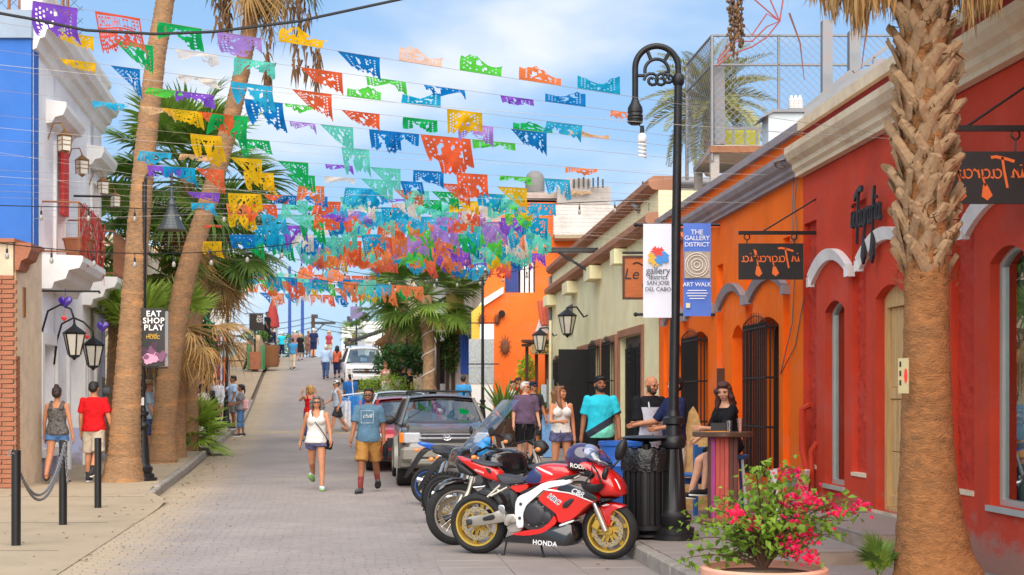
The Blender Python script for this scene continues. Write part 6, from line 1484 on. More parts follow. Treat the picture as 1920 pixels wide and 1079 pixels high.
# table, stool, chairs by the orange house
Yt=16.9;tb=thing('bar_table','round bar table with a pedestal of painted boards, the seated woman leaning on it','table',Vector((W(1355,0,Yt).x,Yt,zp(Yt))));tp_=tb.location
b=MB();b.lathe([(.34,1.03),(.36,1.04),(.36,1.085),(.345,1.09),(.001,1.09)],tp_,36);b.build('table_top',mat('dark table top',(92,68,52),.35,var=.25),tb)
b=MB();b.cbox(tp_+Vector((0,0,.04)),(.56,.5,.055),ch=.006);b.build('foot',mat('table foot wood',(150,104,76),.7,var=.25),tb)
cols_=[(178,72,140),(214,96,84),(110,66,56),(226,120,60),(150,150,156),(200,80,110)]
for k in range(6):
 x=-.13+.052*k;b=MB();b.cbox(tp_+Vector((x,-.13,.55)),(.049,.03,.97),ch=.004);b.build('board',mat('painted board %d'%(0,1,1,1,2,2)[k],cols_[(0,1,1,1,2,2)[k]],.6,var=.2,vs=5,stretch=(4,4,.6)),tb)
 for sd in(-1,1):
  if k<4:b=MB();b.cbox(tp_+Vector((sd*.148,-.1+.064*k,.55)),(.03,.06,.97),ch=.004);b.build('board',mat('painted board 2',cols_[2],.6,var=.2),tb)
gz=tp_.z+1.091
for dx,dy,h,lb in((.06,-.12,.13,'short tumbler in the middle of the bar table'),(.2,-.05,.16,'tall water glass beside the woman\'s hand on the bar table')):
 b=MB();p=Vector((tp_.x+dx,tp_.y+dy,gz));b.lathe([(.032,0),(.04,h),(.036,h),(.029,.012),(.001,.012)],p,16,caps=False);tag(b.build('drinking_glass',glass('tumbler glass',(.92,.95,.95),.02,.08),loc=p),lb,'glass','glasses on the bar table')
b=MB();b.cbox((tp_.x-.1,tp_.y-.12,gz+.004),(.28,.2,.006),(0,0,.2));tag(b.build('menu_sheet',mat('orange paper menu',(240,160,70),.7),loc=(tp_.x-.1,tp_.y,gz)),'orange paper menu lying on the bar table','menu')
b=MB();b.cbox((tp_.x-.02,tp_.y+.14,gz+.05),(.2,.02,.1),(R(-20),0,0));tag(b.build('menu_holder',m_blk,loc=(tp_.x,tp_.y+.1,gz)),'small black card holder on the bar table','holder')
m_bw=mat('blue painted wood',(52,104,168),.6,var=.18,vs=4,stretch=(3,3,.6),stain=(40,72,120),stain_amt=.5)
def chair(name,label,c,rz,m,seat=.45,w=.46,back=.95,group=None):
 t=thing(name,label,'chair',c,group);T=Matrix.Translation(c)@Matrix.Rotation(rz,4,'Z');b_=MB(T);b_.cbox((0,0,seat),(w,w,.045),ch=.008);b_.build('seat',m,t)
 for sx in(-1,1):
  b_=MB(T);b_.cbox((sx*(w/2-.03),-w/2+.03,seat/2-.01),(.05,.05,seat-.03));b_.build('leg',m,t);b_=MB(T);b_.cbox((sx*(w/2-.03),w/2-.03,back/2),(.05,.05,back));b_.build('leg',m,t)
 for z in(back-.08,back-.26):b_=MB(T);b_.cbox((0,w/2-.02,z),(w-.1,.03,.1),ch=.006);b_.build('slat',m,t)
 b_=MB(T);b_.cbox((0,-w/2+.03,seat-.09),(w-.1,.03,.08));b_.build('apron',m,t);return t
chair('blue_chair','blue painted wooden chair between the lamp post and the bar table',Vector((W(1318,0,18.3).x,18.3,zp(18.3))),R(200),m_bw,.5,.5,.9)
b=MB();T=Matrix.Translation((W(1300,0,18.9).x,18.9,zp(18.9)));b.M=T
b.prism([(-.24,0),(.24,0),(.24,.9),(.12,1.05),(.06,1.28),(0,1.38),(-.06,1.3),(-.1,1.08),(-.24,.92)],(0,0,0),(1,0,0),(0,0,1),(0,.03,0));tag(b.build('carved_chair_back',mat('woven straw',(206,166,106),.8,var=.3,vs=14,bump=.6),loc=T.translation),'pointed straw coloured chair back beside the bar table','chair')
stl=thing('bar_stool','tall bar stool with striped legs under the seated woman','stool',Vector((W(1373,0,17.55).x,17.55,zp(17.55))));p=stl.location
b=MB();b.lathe([(.19,.74),(.2,.76),(.2,.79),(.001,.8)],p,20);b.build('seat',m_bw,stl)
for k in range(4):a=R(45+90*k);b=MB();b.cyl(p+Vector((.15*math.cos(a),.15*math.sin(a),.75)),p+Vector((.22*math.cos(a),.22*math.sin(a),0)),.018,n=8);b.build('leg',m_white if k%2 else m_bw,stl)
b=MB();b.torus(None,.19,.012,T=Matrix.Translation(p+Vector((0,0,.28)))@Matrix.Rotation(R(90),4,'X'),n=20,k=6);b.build('foot_ring',m_galv,stl)
b=MB();p=Vector((W(1478,0,17.25).x,17.25,zp(17.25)));n=14
pt_=thing('striped_planter','white and orange striped barrel planter at the foot of the orange wall','planter',p)
for k in range(n):
 a0,a1=6.283*k/n,6.283*(k+.92)/n;b=MB();b.loft([[p+Vector((r_*math.cos(a),r_*math.sin(a),z))for a in(a0,a1)]+[p+Vector(((r_-.03)*math.cos(a),(r_-.03)*math.sin(a),z))for a in(a1,a0)]for z,r_ in((0,.2),(.62,.27))],0,False);b.build('stave',(m_white,m_or,m_galv,m_wood)[k%4],pt_)
# electric boxes on a post at the cream house corner
eb=thing('utility_box','grey electricity boxes on a yellow post beside the hanging plant','utility box',Vector((W(1032,0,40).x,40,zp(40))));p=eb.location
b=MB();b.box(p.x-.1,p.x+.1,40,40.15,p.z+.9,p.z+1.75);b.build('box',m_galv,eb);b=MB();b.box(p.x-.26,p.x-.11,40.02,40.2,p.z+1.1,p.z+1.6);b.build('box',mat('pale grey enamel',(196,206,210)),eb);b=MB();b.cyl(p,p+Vector((0,0,3.4)),.04);b.build('post',m_ye,eb)
b=MB();p=Vector((W(1028,0,33).x,33,zp(33)));b.cbox(p+Vector((0,0,.5)),(.3,.05,1.0),(R(-12),0,.2));tag(b.build('surf_board_sign',mat('striped board',(110,160,210),.5,var=.4,vs=9,stretch=(6,6,.2)),loc=p),'blue and yellow striped board leaning behind the woman in the white top','board')
b=MB();a,c=W(893,770,39),W(912,762,39)

# ---------------------------------------------------------------- string lights and black cable
m_cord=mat('black cord',(24,24,26),.6,var=0);m_bulb=glass('bulb glass',(.98,.96,.9),.03,.2)
bmb_=MB();bmb_.lathe([(.006,0),(.006,-.07),(.017,-.075),(.02,-.13),(.016,-.14)],(0,0,0),8);BS=bmb_.mesh('socket',m_cord)
bmb_=MB();bmb_.lathe([(.014,-.14),(.03,-.17),(.034,-.2),(.026,-.23),(.004,-.24)],(0,0,0),10);BG=bmb_.mesh('bulb',mat('warm bulb glass',(150,146,138),.15,var=0,coat=.5))
def light_string(label,A,B,sag,n):
 t=thing('string_lights',label,'string lights',A,'strings of bulbs across the street');pts=catenary(A,B,sag,30);b_=MB();b_.tube(pts,.009,5);b_.build('cord',m_cord,t)
 for k in range(n):
  u_=(k+.5)/n;p=Vector(A).lerp(Vector(B),u_)-Vector((0,0,sag*4*u_*(1-u_)))-t.location
  s_=inst(BS,'socket',t,Matrix.Translation(p));o=bpy.data.objects.new('bulb',BG);COL.objects.link(o);o.parent=s_
light_string('nearest string of bulbs across the street, just above the cream house eaves',W(-60,384,24),W(1250,372,29),.14,17)
light_string('lower string of bulbs dipping left to right in front of the far palm',W(505,470,38),W(1010,500,36),.5,12)
light_string('lowest string of bulbs crossing the sky above the crest',W(500,485,43),W(960,440,40),1.1,12)
light_string('short string of bulbs on the left, below the bell lamp shade',W(-30,452,22),W(560,455,26),.2,8)
b=MB();b.tube([W(-40,18,13),W(60,36,13.2),W(160,57,13.4),W(290,64,13.6),W(400,60,13.8),W(560,40,14),W(755,-2,14.3),W(900,-40,14.6)],.014,6);tag(b.build('overhead_cable',m_cord,loc=W(0,30,13)),'thick black overhead cable sweeping across the upper left of the sky','cable')
b=MB()
for A_,B_,s_ in((W(-20,120,13),W(1700,262,13.6),.05),(W(-20,238,20),W(1500,330,19),.1),(W(-20,330,22),W(1480,380,20),.1),(W(60,410,25),W(1300,330,24),.15),(W(-10,285,24),W(1240,455,27),.1),(W(-10,310,25),W(700,455,30),.1)):b.tube(catenary(A_,B_,s_,24),.0022,4)
tag(b.build('bare_strings',mat('pale string',(190,184,176),.8,var=0),kind='stuff'),'thin bare strings crossing the street among the paper banners','string')
# ---------------------------------------------------------------- papel picado: cut-paper banners on strings
PC={'purple':(146,90,212),'salmon':(246,106,82),'green':(24,186,96),'lilac':(186,146,222),'yellow':(252,196,28),'blue':(14,132,206),'peach':(250,208,186),'light green':(98,218,78),'orange':(252,140,84),'turquoise':(24,170,212),'mint':(112,224,200),'red':(252,108,62),'tan':(230,186,136),'cream':(238,226,212),'cyan':(56,190,228)}
PM={k:paper('paper '+k,v,.62)for k,v in PC.items()}
NU,NV=26,18
def cut_mask(kind,seed):
 """True where paper remains; rows run from the string downwards"""
 r=random.Random(seed);Mk=np.ones((NV,NU),bool)
 for j in range(NV):
  for i in range(NU):
   x,y=(i+.5)/NU*2-1,(j+.5)/NV
   if j<2 or i<2 or i>=NU-2 or j>=NV-3:continue
   inside=(x/.62)**2+((y-.52)/.34)**2<1
   if inside: # central figure with random openings
    if noise.noise((x*4.2+seed*3.1,y*5+seed,2.2))>.27:Mk[j,i]=False
   elif kind==0:
    if i%3==1 and j%2==1:Mk[j,i]=False
   elif kind==1:
    if(i+2*j)%4==0:Mk[j,i]=False
   else:
    if(i+j)%4==0 and j%2==0:Mk[j,i]=False
 for i in range(NU): # scalloped fringe
  d=int(1+2.2*abs(math.sin(math.pi*i/5)))
  for j in range(NV-d,NV):Mk[j,i]=False
 return Mk
MASKS=[cut_mask(k%3,k)for k in range(9)]
def torn(Mk,seed,amt):
 r=random.Random(seed);M2=Mk.copy();c=r.uniform(.2,.8);w=r.uniform(.2,.45)*amt
 for i in range(NU):
  x=i/NU;h=.25+.75*min(1,abs(x-c)/w)**.7+.12*noise.noise((x*7,seed,0))
  for j in range(NV):
   if j/NV>h:M2[j,i]=False
 return M2
FONT5={'F':'1111010000111101000010000','E':'1111110000111101000011111','L':'1000010000100001000011111','I':'1111100100001000010011111','Z':'1111100010001000100011111','N':'1000111001101011001110001','A':'0111010001111111000110001','V':'1000110001010100101000100','D':'1111010001100011000111110',' ':'0'*25}
def banner_mesh(A,B,H,state,seed,m,mask=None,hang=None):
 """A, B: ends of the top edge; H height. state says how the wind takes it."""
 r=random.Random(seed);A,B=Vector(A),Vector(B);u=(B-A);Wd=u.length;u.normalize();dn=Vector((0,0,-1));nrm=Vector((u.y,-u.x,0)).normalized()
 if nrm.y>0:nrm=-nrm # towards the camera
 Mk=MASKS[seed%9]if mask is None else mask
 if state in('torn','rag'):Mk=torn(Mk,seed,1.0 if state=='torn' else 1.9)
 ph,am=r.uniform(0,6),r.uniform(.04,.11);sk_=r.uniform(-.32,.32);cu_=r.uniform(-.2,.7)
 if mask is not None:sk_,cu_,am=.12,.1,.02
 sw=r.uniform(.2,.5);nv,nu=Mk.shape;vs=[];idx={};fs=[]
 def P(i,j):
  x,y=i/nu,j/nv;a=A+u*(x*Wd);w=am*math.sin(ph+x*7+y*3)*y
  if state=='up':th=R(165)-.5*y+.25*math.sin(ph+x*4);d=dn*math.cos(th)+nrm*(-math.sin(th));return a+d*(H*y)*(1-.12*math.sin(ph+x*9))+nrm*w
  if state=='fold':th=R(78)+.2*math.sin(ph+x*5);d=dn*math.cos(th)+nrm*(-math.sin(th));return a+d*H*1.1*y+Vector((0,0,w*.7))
  if state=='diag': # lower left corner swept towards the right
   sh=.75*(1-x)*y;th=R(25)*(1-x)+.15;d=dn*math.cos(th)-nrm*math.sin(th);return a+u*(sh*H*.8)+d*H*y*(.45+.55*x**.7 if r is None else.62+.38*x)+nrm*w
  th=sw*.5+(.5*sw+cu_)*y*y+.3*y*math.sin(ph+5*x);d=dn*math.cos(th)-nrm*math.sin(th)
  return a+d*H*y*(1+.12*math.sin(ph*2+6*x))+u*(sk_*H*y*(.4+.6*(1-x)))+nrm*(w*1.5)
 def vid(i,j):
  if(i,j)not in idx:idx[(i,j)]=len(vs);vs.append(tuple(P(i,j)))
  return idx[(i,j)]
 for j in range(nv):
  for i in range(nu):
   if Mk[j,i]:fs.append((vid(i,j),vid(i+1,j),vid(i+1,j+1),vid(i,j+1)))
 b=MB();b.add(vs,fs,0,True);return b
def text_mask():
 nu,nv=84,44;Mk=np.ones((nv,nu),bool);s_='FELIZ NAVIDAD'[::-1] # read from behind: reversed, letters mirrored
 for j in range(nv):
  for i in range(nu):
   x,y=(i+.5)/nu*2-1,(j+.5)/nv
   if j<3 or i<3 or i>=nu-3:continue
   if j<15:Mk[j,i]=False
   elif x*x/.55+(y-.62)**2/.05<1:Mk[j,i]=noise.noise((x*8,y*12,1))<.14
   else:Mk[j,i]=not(i%4 in(1,2)and j%4 in(1,2))
 x0=4
 for chh in s_:
  g_=FONT5[chh];w=6 if chh!=' ' else 4
  for rr in range(5):
   for cc in range(5):
    if chh!=' ' and g_[rr*5+cc]=='1':
     ii=x0+4-cc
     for q in(0,1):Mk[4+rr*2+q,min(nu-1,ii)]=True
  x0+=w
 for i in range(nu):
  for j in range(nv-int(2+5*abs(math.sin(math.pi*i/14))),nv):Mk[j,i]=False
 return Mk
TM=text_mask()
m_string=mat('banner string',(150,134,122),.8,var=0)
WORD={'hang':'hanging','torn':'torn','rag':'ragged','up':'blown upwards','fold':'blown flat','diag':'swept sideways'}
_sn=[0];STR_=[]
def banner_string(Y,*a,**k):STR_.append((Y,a,k))
def _banner_string(Y,L_,R_,items,Yr=None,sag=.03,sl=None):
 """L_, R_: picture points of the string's ends; items (x0, x1, drop_px, colour, state)"""
 _sn[0]+=1;k=_sn[0];Yr=Yr or Y;A,B=W(L_[0],L_[1],Y),W(R_[0],R_[1],Yr)
 def at(px):
  lo,hi=0.0,1.0
  for _ in range(30):
   t=(lo+hi)/2;p=A.lerp(B,t)
   if 960+p.x*F/p.y<px:lo=t
   else:hi=t
  t=(lo+hi)/2;return A.lerp(B,t)-Vector((0,0,sag*4*t*(1-t)))
 b=MB();b.tube(catenary(A,B,sag,24),.0022,4);s_=tag(b.build('banner_string',m_string,loc=A),sl or('string holding the %s row of paper banners from the camera'%ORD[k-1]),'string','strings of the paper banners')
 for q,(x0,x1,hp,colr,stt)in enumerate(sorted(items)):
  a,c=at(x0),at(x1);H=hp*a.y/F;dy=rnd.uniform(-.012,.012);a.y+=dy;c.y+=dy
  if stt=='fold':H=max(H,.12)*1.6
  if stt=='text':bm=banner_mesh(a,c,H,'hang',5,None,TM);stt='hang'
  else:bm=banner_mesh(a,c,H,stt,k*31+q*7,None)
  o=bm.build('paper_banner',PM[colr],loc=(a+c)/2)
  pos=ORD[q]if q<len(ORD)else 'last'
  tag(o,'%s cut-paper banner %s, %s from left on the %s string from the camera'%(colr,WORD[stt],pos,ORD[k-1]),'paper banner','paper banners on the %s string'%ORD[k-1])
# names of the wind states
T_,U_,D_,F_,H_='torn','up','diag','fold','hang'
banner_string(14.4,(-30,-14),(1700,258),[(60,145,72,'purple',T_),(178,263,74,'salmon','text'),(297,378,40,'green','rag'),(405,490,48,'lilac','rag'),(523,605,46,'yellow',U_),(632,712,44,'blue',D_),(748,828,44,'peach',U_),(862,940,48,'light green',U_),(973,1052,40,'orange',U_),(1083,1163,46,'turquoise',U_)],14.0)
banner_string(16.0,(-20,40),(1640,272),[(100,176,30,'yellow',D_),(212,286,60,'green',D_),(327,405,10,'cream',F_),(440,515,40,'mint','rag'),(563,642,42,'red',D_),(684,760,10,'light green',F_),(795,871,8,'blue',F_),(938,1000,18,'purple','rag'),(1022,1098,32,'blue',U_),(1145,1200,8,'orange',F_)],15.6)
banner_string(17.2,(-20,92),(1600,295),[(112,180,22,'yellow',D_),(207,262,60,'blue',D_),(332,405,16,'cream','rag'),(432,510,46,'cyan','rag'),(547,622,52,'red',D_),(650,714,28,'light green',U_),(752,826,34,'turquoise',U_),(838,904,46,'yellow',H_),(1025,1092,30,'cyan','rag')],16.8)
banner_string(18.0,(-20,128),(1560,305),[(276,342,20,'light green','rag'),(330,400,26,'purple','rag'),(458,530,50,'blue',T_),(534,592,12,'light green',F_),(640,712,34,'red',D_),(756,820,34,'green','rag'),(860,925,34,'lilac',T_),(957,1025,44,'blue',D_),(962,1036,22,'green',U_),(1062,1142,16,'tan',U_)],17.6)
banner_string(19.0,(-20,168),(1540,322),[(170,232,8,'cyan',F_),(258,322,22,'tan',F_),(305,380,34,'yellow',D_),(370,438,46,'red',D_),(397,466,56,'green','rag'),(540,590,12,'lilac',F_),(600,662,54,'mint',D_),(692,750,42,'blue','torn'),(730,786,38,'blue','rag'),(788,882,58,'red',H_),(885,966,20,'light green','rag')],18.8)
banner_string(20.0,(-20,215),(1500,348),[(357,416,56,'yellow',T_),(445,505,44,'green','rag'),(640,692,52,'mint',T_),(820,868,34,'red',H_),(1060,1120,12,'orange',F_)],19.6)
banner_string(21.0,(-20,262),(1480,362),[(262,322,24,'cyan','rag'),(338,402,16,'tan','rag'),(432,491,56,'yellow',D_),(520,578,52,'green',D_),(607,660,8,'purple',F_),(693,751,52,'mint',D_),(775,832,38,'blue','rag'),(855,914,50,'red',H_),(938,996,14,'light green','rag'),(1020,1068,44,'cyan','rag')],20.6)
banner_string(22.0,(-20,290),(1460,378),[(275,338,30,'purple','rag'),(305,366,34,'turquoise','rag'),(366,419,50,'red',D_),(456,513,50,'yellow',T_),(536,590,36,'green',D_),(608,664,14,'cream','rag'),(676,736,46,'mint',D_),(750,792,32,'blue','rag'),(826,881,46,'red',D_),(932,988,46,'yellow',D_),(1062,1110,10,'tan',F_)],21.6)
banner_string(23.4,(-20,345),(1420,392),[(350,410,20,'purple',D_),(428,490,40,'yellow','torn'),(493,540,20,'red',D_),(516,557,26,'blue',H_),(566,614,24,'blue',D_),(637,688,28,'mint','rag'),(714,760,8,'purple',F_),(780,828,24,'green',D_),(846,899,26,'yellow',H_),(915,970,20,'light green','rag'),(994,1042,30,'cyan',H_)],23)
banner_string(24.6,(-20,370),(1400,400),[(358,402,22,'cyan','rag'),(424,470,36,'orange',T_),(462,518,38,'red','rag'),(540,590,12,'green',F_),(600,650,24,'cyan',D_),(714,764,30,'turquoise',H_),(796,830,20,'blue',D_),(850,900,40,'red',D_),(960,1000,22,'yellow','rag')],24.2)
GEN=['orange','turquoise','mint','red','cyan','light green','orange','green','yellow','purple','yellow','lilac','mint','red','cyan','cream','blue']
def gen(x0,x1,w,hp,seed,gap=4,favour=()):
 r=random.Random(seed);out=[];x=x0
 while x+w<x1:
  colr=r.choice(favour)if favour and r.random()<.45 else r.choice(GEN);st_=r.choice((H_,H_,T_,D_,'rag','rag',U_,T_));out.append((x,x+w*r.uniform(.95,1.06),hp*r.uniform(.9,1.25),colr,st_));x+=w+gap*r.uniform(-.6,1.2)
 return out
banner_string(26,(-20,392),(1380,412),[(428,478,40,'yellow','rag')]+gen(490,1030,47,36,1,5),25.6)
banner_string(27.2,(-20,418),(1360,424),[(382,416,8,'red','rag')]+gen(480,1035,45,40,2,5,('orange','mint')),26.8)
banner_string(28.6,(-20,440),(1330,434),[(430,477,36,'blue',H_)]+gen(500,1035,43,40,3,4,('turquoise','yellow')),28.2)
banner_string(30.0,(-20,452),(1300,448),[(381,416,36,'yellow',T_),(447,494,40,'green',D_)]+gen(510,1040,41,38,4,4),29.6)
banner_string(31.6,(300,462),(1280,462),gen(560,1035,39,38,5,4,('orange','mint')),31)
banner_string(33.2,(320,472),(1240,474),gen(600,1030,37,36,6,4,('purple','cyan')),33)
banner_string(35.0,(340,486),(1200,490),gen(640,1000,35,34,7,5,('blue','salmon')),34.6)
banner_string(46.0,(430,512),(960,548),gen(500,800,29,30,8,3,('orange','turquoise')),44)
banner_string(48.5,(400,528),(960,555),gen(400,730,27,27,9,3),46)
banner_string(51.0,(390,515),(900,530),gen(395,720,25,25,10,3),49)
banner_string(54.0,(390,508),(880,522),gen(400,715,23,23,11,3,('red','cream')),52)
banner_string(57.0,(390,545),(860,560),gen(392,700,22,22,12,3,('orange',)),55)
banner_string(60.0,(390,520),(840,535),gen(540,720,20,16,13,3),58)
banner_string(29.3,(-20,446),(1320,440),gen(520,1035,42,38,21,4,('orange','mint')),28.9)
banner_string(32.4,(300,467),(1260,468),gen(575,1035,38,36,22,4,('orange','yellow')),32)
banner_string(25.3,(-20,381),(1390,406),gen(600,1000,47,26,23,40),24.9)
banner_string(47.0,(420,520),(960,551),gen(480,800,28,28,24,3,('orange','cyan')),45)
banner_string(22.6,(-20,318),(1440,384),gen(560,1000,50,34,31,60),22.3)
banner_string(24.0,(-20,358),(1410,396),gen(530,1040,48,30,32,45,('mint','cyan')),23.8)
banner_string(26.6,(-20,405),(1370,418),gen(560,1035,46,36,33,8,('orange','mint')),26.2)
for Y_,a_,k_ in sorted(STR_,key=lambda q:q[0]):_banner_string(Y_,*a_,**k_)
# ---------------------------------------------------------------- cars
m_tyre=mat('tyre rubber',(34,33,33),.85,var=.25,vs=9,bump=.3,bs=90);m_chrome=mat('chrome',(200,202,206),.18,.9,var=.03);m_blkp=mat('black plastic',(32,32,34),.5,var=.15)
m_seatc=mat('car seat cloth',(120,118,116),.9,var=.1);m_cgl=glass('car glass',(.66,.74,.72),.01,.16);m_lens=mat('headlamp lens',(222,226,230),.08,.3,var=.1,vs=30,coat=1);m_amber=mat('amber lens',(240,130,40),.15,var=.1,coat=1)
def wheel(mb_t,root,c,r,w,m_rim,spokes=5,ax='x',label=None,rim_r=.66):
 """car wheel; axle along local x"""
 T=Matrix.Translation(c)@Matrix.Rotation(R(90),4,'Z')
 b=MB();pr_=[(rim_r*r,-w/2),(r*.93,-w/2),(r*.985,-w*.42),(r,-w*.3),(r*.985,-w*.1),(r,0),(r*.985,w*.1),(r,w*.3),(r*.985,w*.42),(r*.93,w/2),(rim_r*r,w/2)]
 b.torus(None,r,.1,T=T,n=36,prof=pr_);wl=b.build('wheel',m_tyre,root)
 b=MB(T);b.torus(None,1,1,T=Matrix.Identity(4),n=28,prof=[(rim_r*r+.002,-w*.5),(rim_r*r+.004,w*.5),(rim_r*r-.03,w*.46),(rim_r*r-.05,0),(rim_r*r-.03,-w*.46)])
 for k in range(spokes):a=6.283*k/spokes;b.cbox((rim_r*r*.5*math.cos(a),0,rim_r*r*.5*math.sin(a)),(rim_r*r,w*.75,rim_r*r*.3),(0,-a,0),ch=.01)
 b.cyl((0,-w*.4,0),(0,w*.4,0),.07,n=14);b.build('rim',m_rim,wl);return wl
def car(name,label,loc,rz,paint,L_=4.4,w=.87,zl_=.24,zb=1.0,zh=.92,roof=1.62,wy=(1.25,1.75,3.5,4.3),wr=.62,tyre=.35,tw=.24,low=None,suv=True,pitch=0,cat='car',name_body='body'):
 """front at local y=0 facing -y; wy = windscreen base, roof front, roof rear, tail base"""
 t=thing(name,label,cat,(0,0,0));low=low or paint
 def ring(y,hw,z0,z1,cr_):
  hp=[(0,z0),(hw*.78,z0),(hw*.95,z0+.08),(hw,z0+.24),(hw*.995,(z0+z1)/2+.1),(hw*.97,z1-.1),(hw*.9,z1-.015),(hw*.55,z1+cr_*.75),(0,z1+cr_)]
  return[(x,y,z)for x,z in hp]+[(-x,y,z)for x,z in hp[-2:0:-1]]
 st_=[(0.0,w*.8,zl_+.16,zh-.26,.01),(.05,w*.93,zl_+.04,zh-.16,.02),(.16,w*.98,zl_,zh-.06,.03),(.5,w,zl_,zh,.045),(wy[0],w,zl_,zb-.02,.03),(wy[1],w*1.005,zl_,zb,.01),((wy[1]+wy[2])/2,w*1.01,zl_,zb,.0),(wy[2],w,zl_,zb,0),(L_-.12,w*.97,zl_+.02,zb,0),(L_,w*.9,zl_+.12,zb-.06,0)]
 b=MB();b.loft([ring(*q)for q in st_]);body=b.build(name_body,paint,t,sharp=50)
 # lower cladding
 b=MB();b.loft([[(x*1.012,y+(-.012 if y<.1 else 0),z)for x,y,z in((-hw,y,z0-.02),(-hw*1.0,y,z0+.2),(hw,y,z0+.2),(hw,y,z0-.02))]for y,hw,z0,z1,c_ in st_[1:-1]],0,False);b.build('lower_trim',low,t)
 # cabin
 def sec(y,hb,z0,ht,z1):return[(-hb,y,z0),(-ht-.02,y,z1-.1),(-ht+.05,y,z1-.01),(0,y,z1+.02),(ht-.05,y,z1-.01),(ht+.02,y,z1-.1),(hb,y,z0)]
 hb=w*.93;z0=zb-.01;a_,b_,c_,d_=wy
 b=MB();ro=[[(-wr-.02,y,roof-.1-dz),(-wr+.04,y,roof-.02-dz),(-wr*.5,y,roof+.01-dz),(0,y,roof+.022-dz),(wr*.5,y,roof+.01-dz),(wr-.04,y,roof-.02-dz),(wr+.02,y,roof-.1-dz)]for y,dz in((b_-.06,.035),(b_+.06,0),((b_+c_)/2,-.01),(c_-.05,0),(c_+.06,.05))]
 b.loft(ro,0,True,False,closed=False);b.loft([[(x,y,z-.05)for x,y,z in q]for q in ro],0,True,False,closed=False);b.build('roof',paint,t)
 for sx in(-1,1):
  for(y0,y1,wd)in((a_,b_,.07),(d_,c_,.09)):
   b=MB();b.tube([(sx*hb,y0,z0),(sx*(wr+.0),y1,roof-.07)],[wd*.62,wd*.5],6);b.build('pillar',paint,t)
  for f in(.36,.7):
   y0=a_+(d_-a_)*f;y1=b_+(c_-b_)*f;b=MB();b.tube([(sx*hb,y0,z0),(sx*(wr+.01),y1,roof-.08)],[.05,.04],6);b.build('pillar',m_blkp,t)
 ws=MB();n_=8;vs=[]
 for j in range(n_+1):
  v=j/n_;hx=hb+(wr-hb)*v-.03
  for i in range(n_+1):u_=i/n_*2-1;vs.append((u_*hx,a_+.03+(b_-a_)*v-.07*(1-u_*u_)*(1-.5*v),z0+(roof-.05-z0)*v))
 ws.add(vs,[(j*(n_+1)+i,j*(n_+1)+i+1,(j+1)*(n_+1)+i+1,(j+1)*(n_+1)+i)for j in range(n_)for i in range(n_)],0,True);ws.build('windscreen',m_cgl,t)
 b=MB();b.quad((-hb+.05,d_-.02,z0),(hb-.05,d_-.02,z0),(wr-.03,c_+.02,roof-.08),(-wr+.03,c_+.02,roof-.08));b.build('rear_window',m_cgl,t)
 for sx in(-1,1):b=MB();b.quad((sx*hb,a_+.08,z0),(sx*hb,d_-.06,z0),(sx*wr,c_,roof-.09),(sx*wr,b_+.05,roof-.09));b.build('side_window',m_cgl,t)
 for sx in(-1,1):
  b=MB();b.cbox((sx*.38,a_+.95,zb+.0),(.46,.18,.5),ch=.06);b.build('seat',m_seatc,t);b=MB();b.cbox((sx*.38,a_+1.0,zb+.36),(.26,.1,.2),ch=.05);b.build('headrest',m_seatc,t)
 b=MB();b.cbox((0,a_+.25,zb-.01),(hb*1.9,.5,.08),ch=.02);b.build('dashboard',m_blkp,t)
 for x in(-w+tw*.45,w-tw*.45):
  for y in(.72 if suv else.78,L_-.85):wheel(None,t,(x,y,tyre),tyre,tw,m_alu)
 for sx in(-1,1):
  b=MB();b.ell((sx*(w+.13),a_+.18,zb+.09),(.12,.06,.085));b.cyl((sx*(w-.02),a_+.2,zb+.04),(sx*(w+.1),a_+.18,zb+.07),.025);b.build('mirror',paint if not suv else m_blkp,t)
 for x0,x1 in((-.55,.05),(.08,.62)):b=MB();b.tube([(x0+.35,a_-.04,z0+.0),((x0+x1)/2,a_-.015,z0+.04),(x1,a_+.02,z0+.055)],.012,5);b.build('wiper',m_blkp,t)
 t.rotation_euler=(pitch,0,rz);t.location=loc
 return t
m_psil=mat('silver grey car paint',(120,117,116),.28,.55,var=.04,coat=.7);m_ptan=mat('pale bumper paint',(142,138,128),.4,.3,var=.05,coat=.3);m_pred=mat('red car paint',(172,22,26),.25,.1,var=.04,coat=1);m_pwh=mat('white car paint',(236,236,238),.3,0,var=.03,coat=.8);m_pgl=mat('pale silver car paint',(206,212,214),.3,.3,var=.03,coat=.8);m_dkp=mat('dark grey hood paint',(104,102,104),.25,.5,var=.05,coat=.8)
RZ=math.atan(.112)
# grey SUV, nearest of the parked row
c1=car('parked_suv','grey silver off-road car with roof rack, nearest of the parked row behind the motorcycles',(0,0,0),0,m_psil,4.5,.86,.36,1.1,1.06,1.66,(1.22,1.72,3.7,4.35),.62,.385,.27,m_ptan)
b=MB();b.loft([[(x,y,z)for x,y,z in((-.7,y,z-.02),(-.66,y,z+.05),(.66,y,z+.05),(.7,y,z-.02))]for y,z in((.1,1.0),(.4,1.09),(1.1,1.145))],0,True);b.build('bonnet',m_dkp,c1)
b=MB();b.cbox((0,.0,.88),(.98,.06,.15),ch=.02);b.build('grille',m_chrome,c1)
for z in(.84,.92):b=MB();b.box(-.46,.46,-.038,-.02,z-.03,z+.03);b.build('grille_slot',m_blkp,c1)
b=MB();b.cbox((0,-.03,.885),(1.0,.035,.035),ch=.008);b.build('grille_bar',m_chrome,c1)
b=MB();T=Matrix.Translation((.0,-.06,.9))
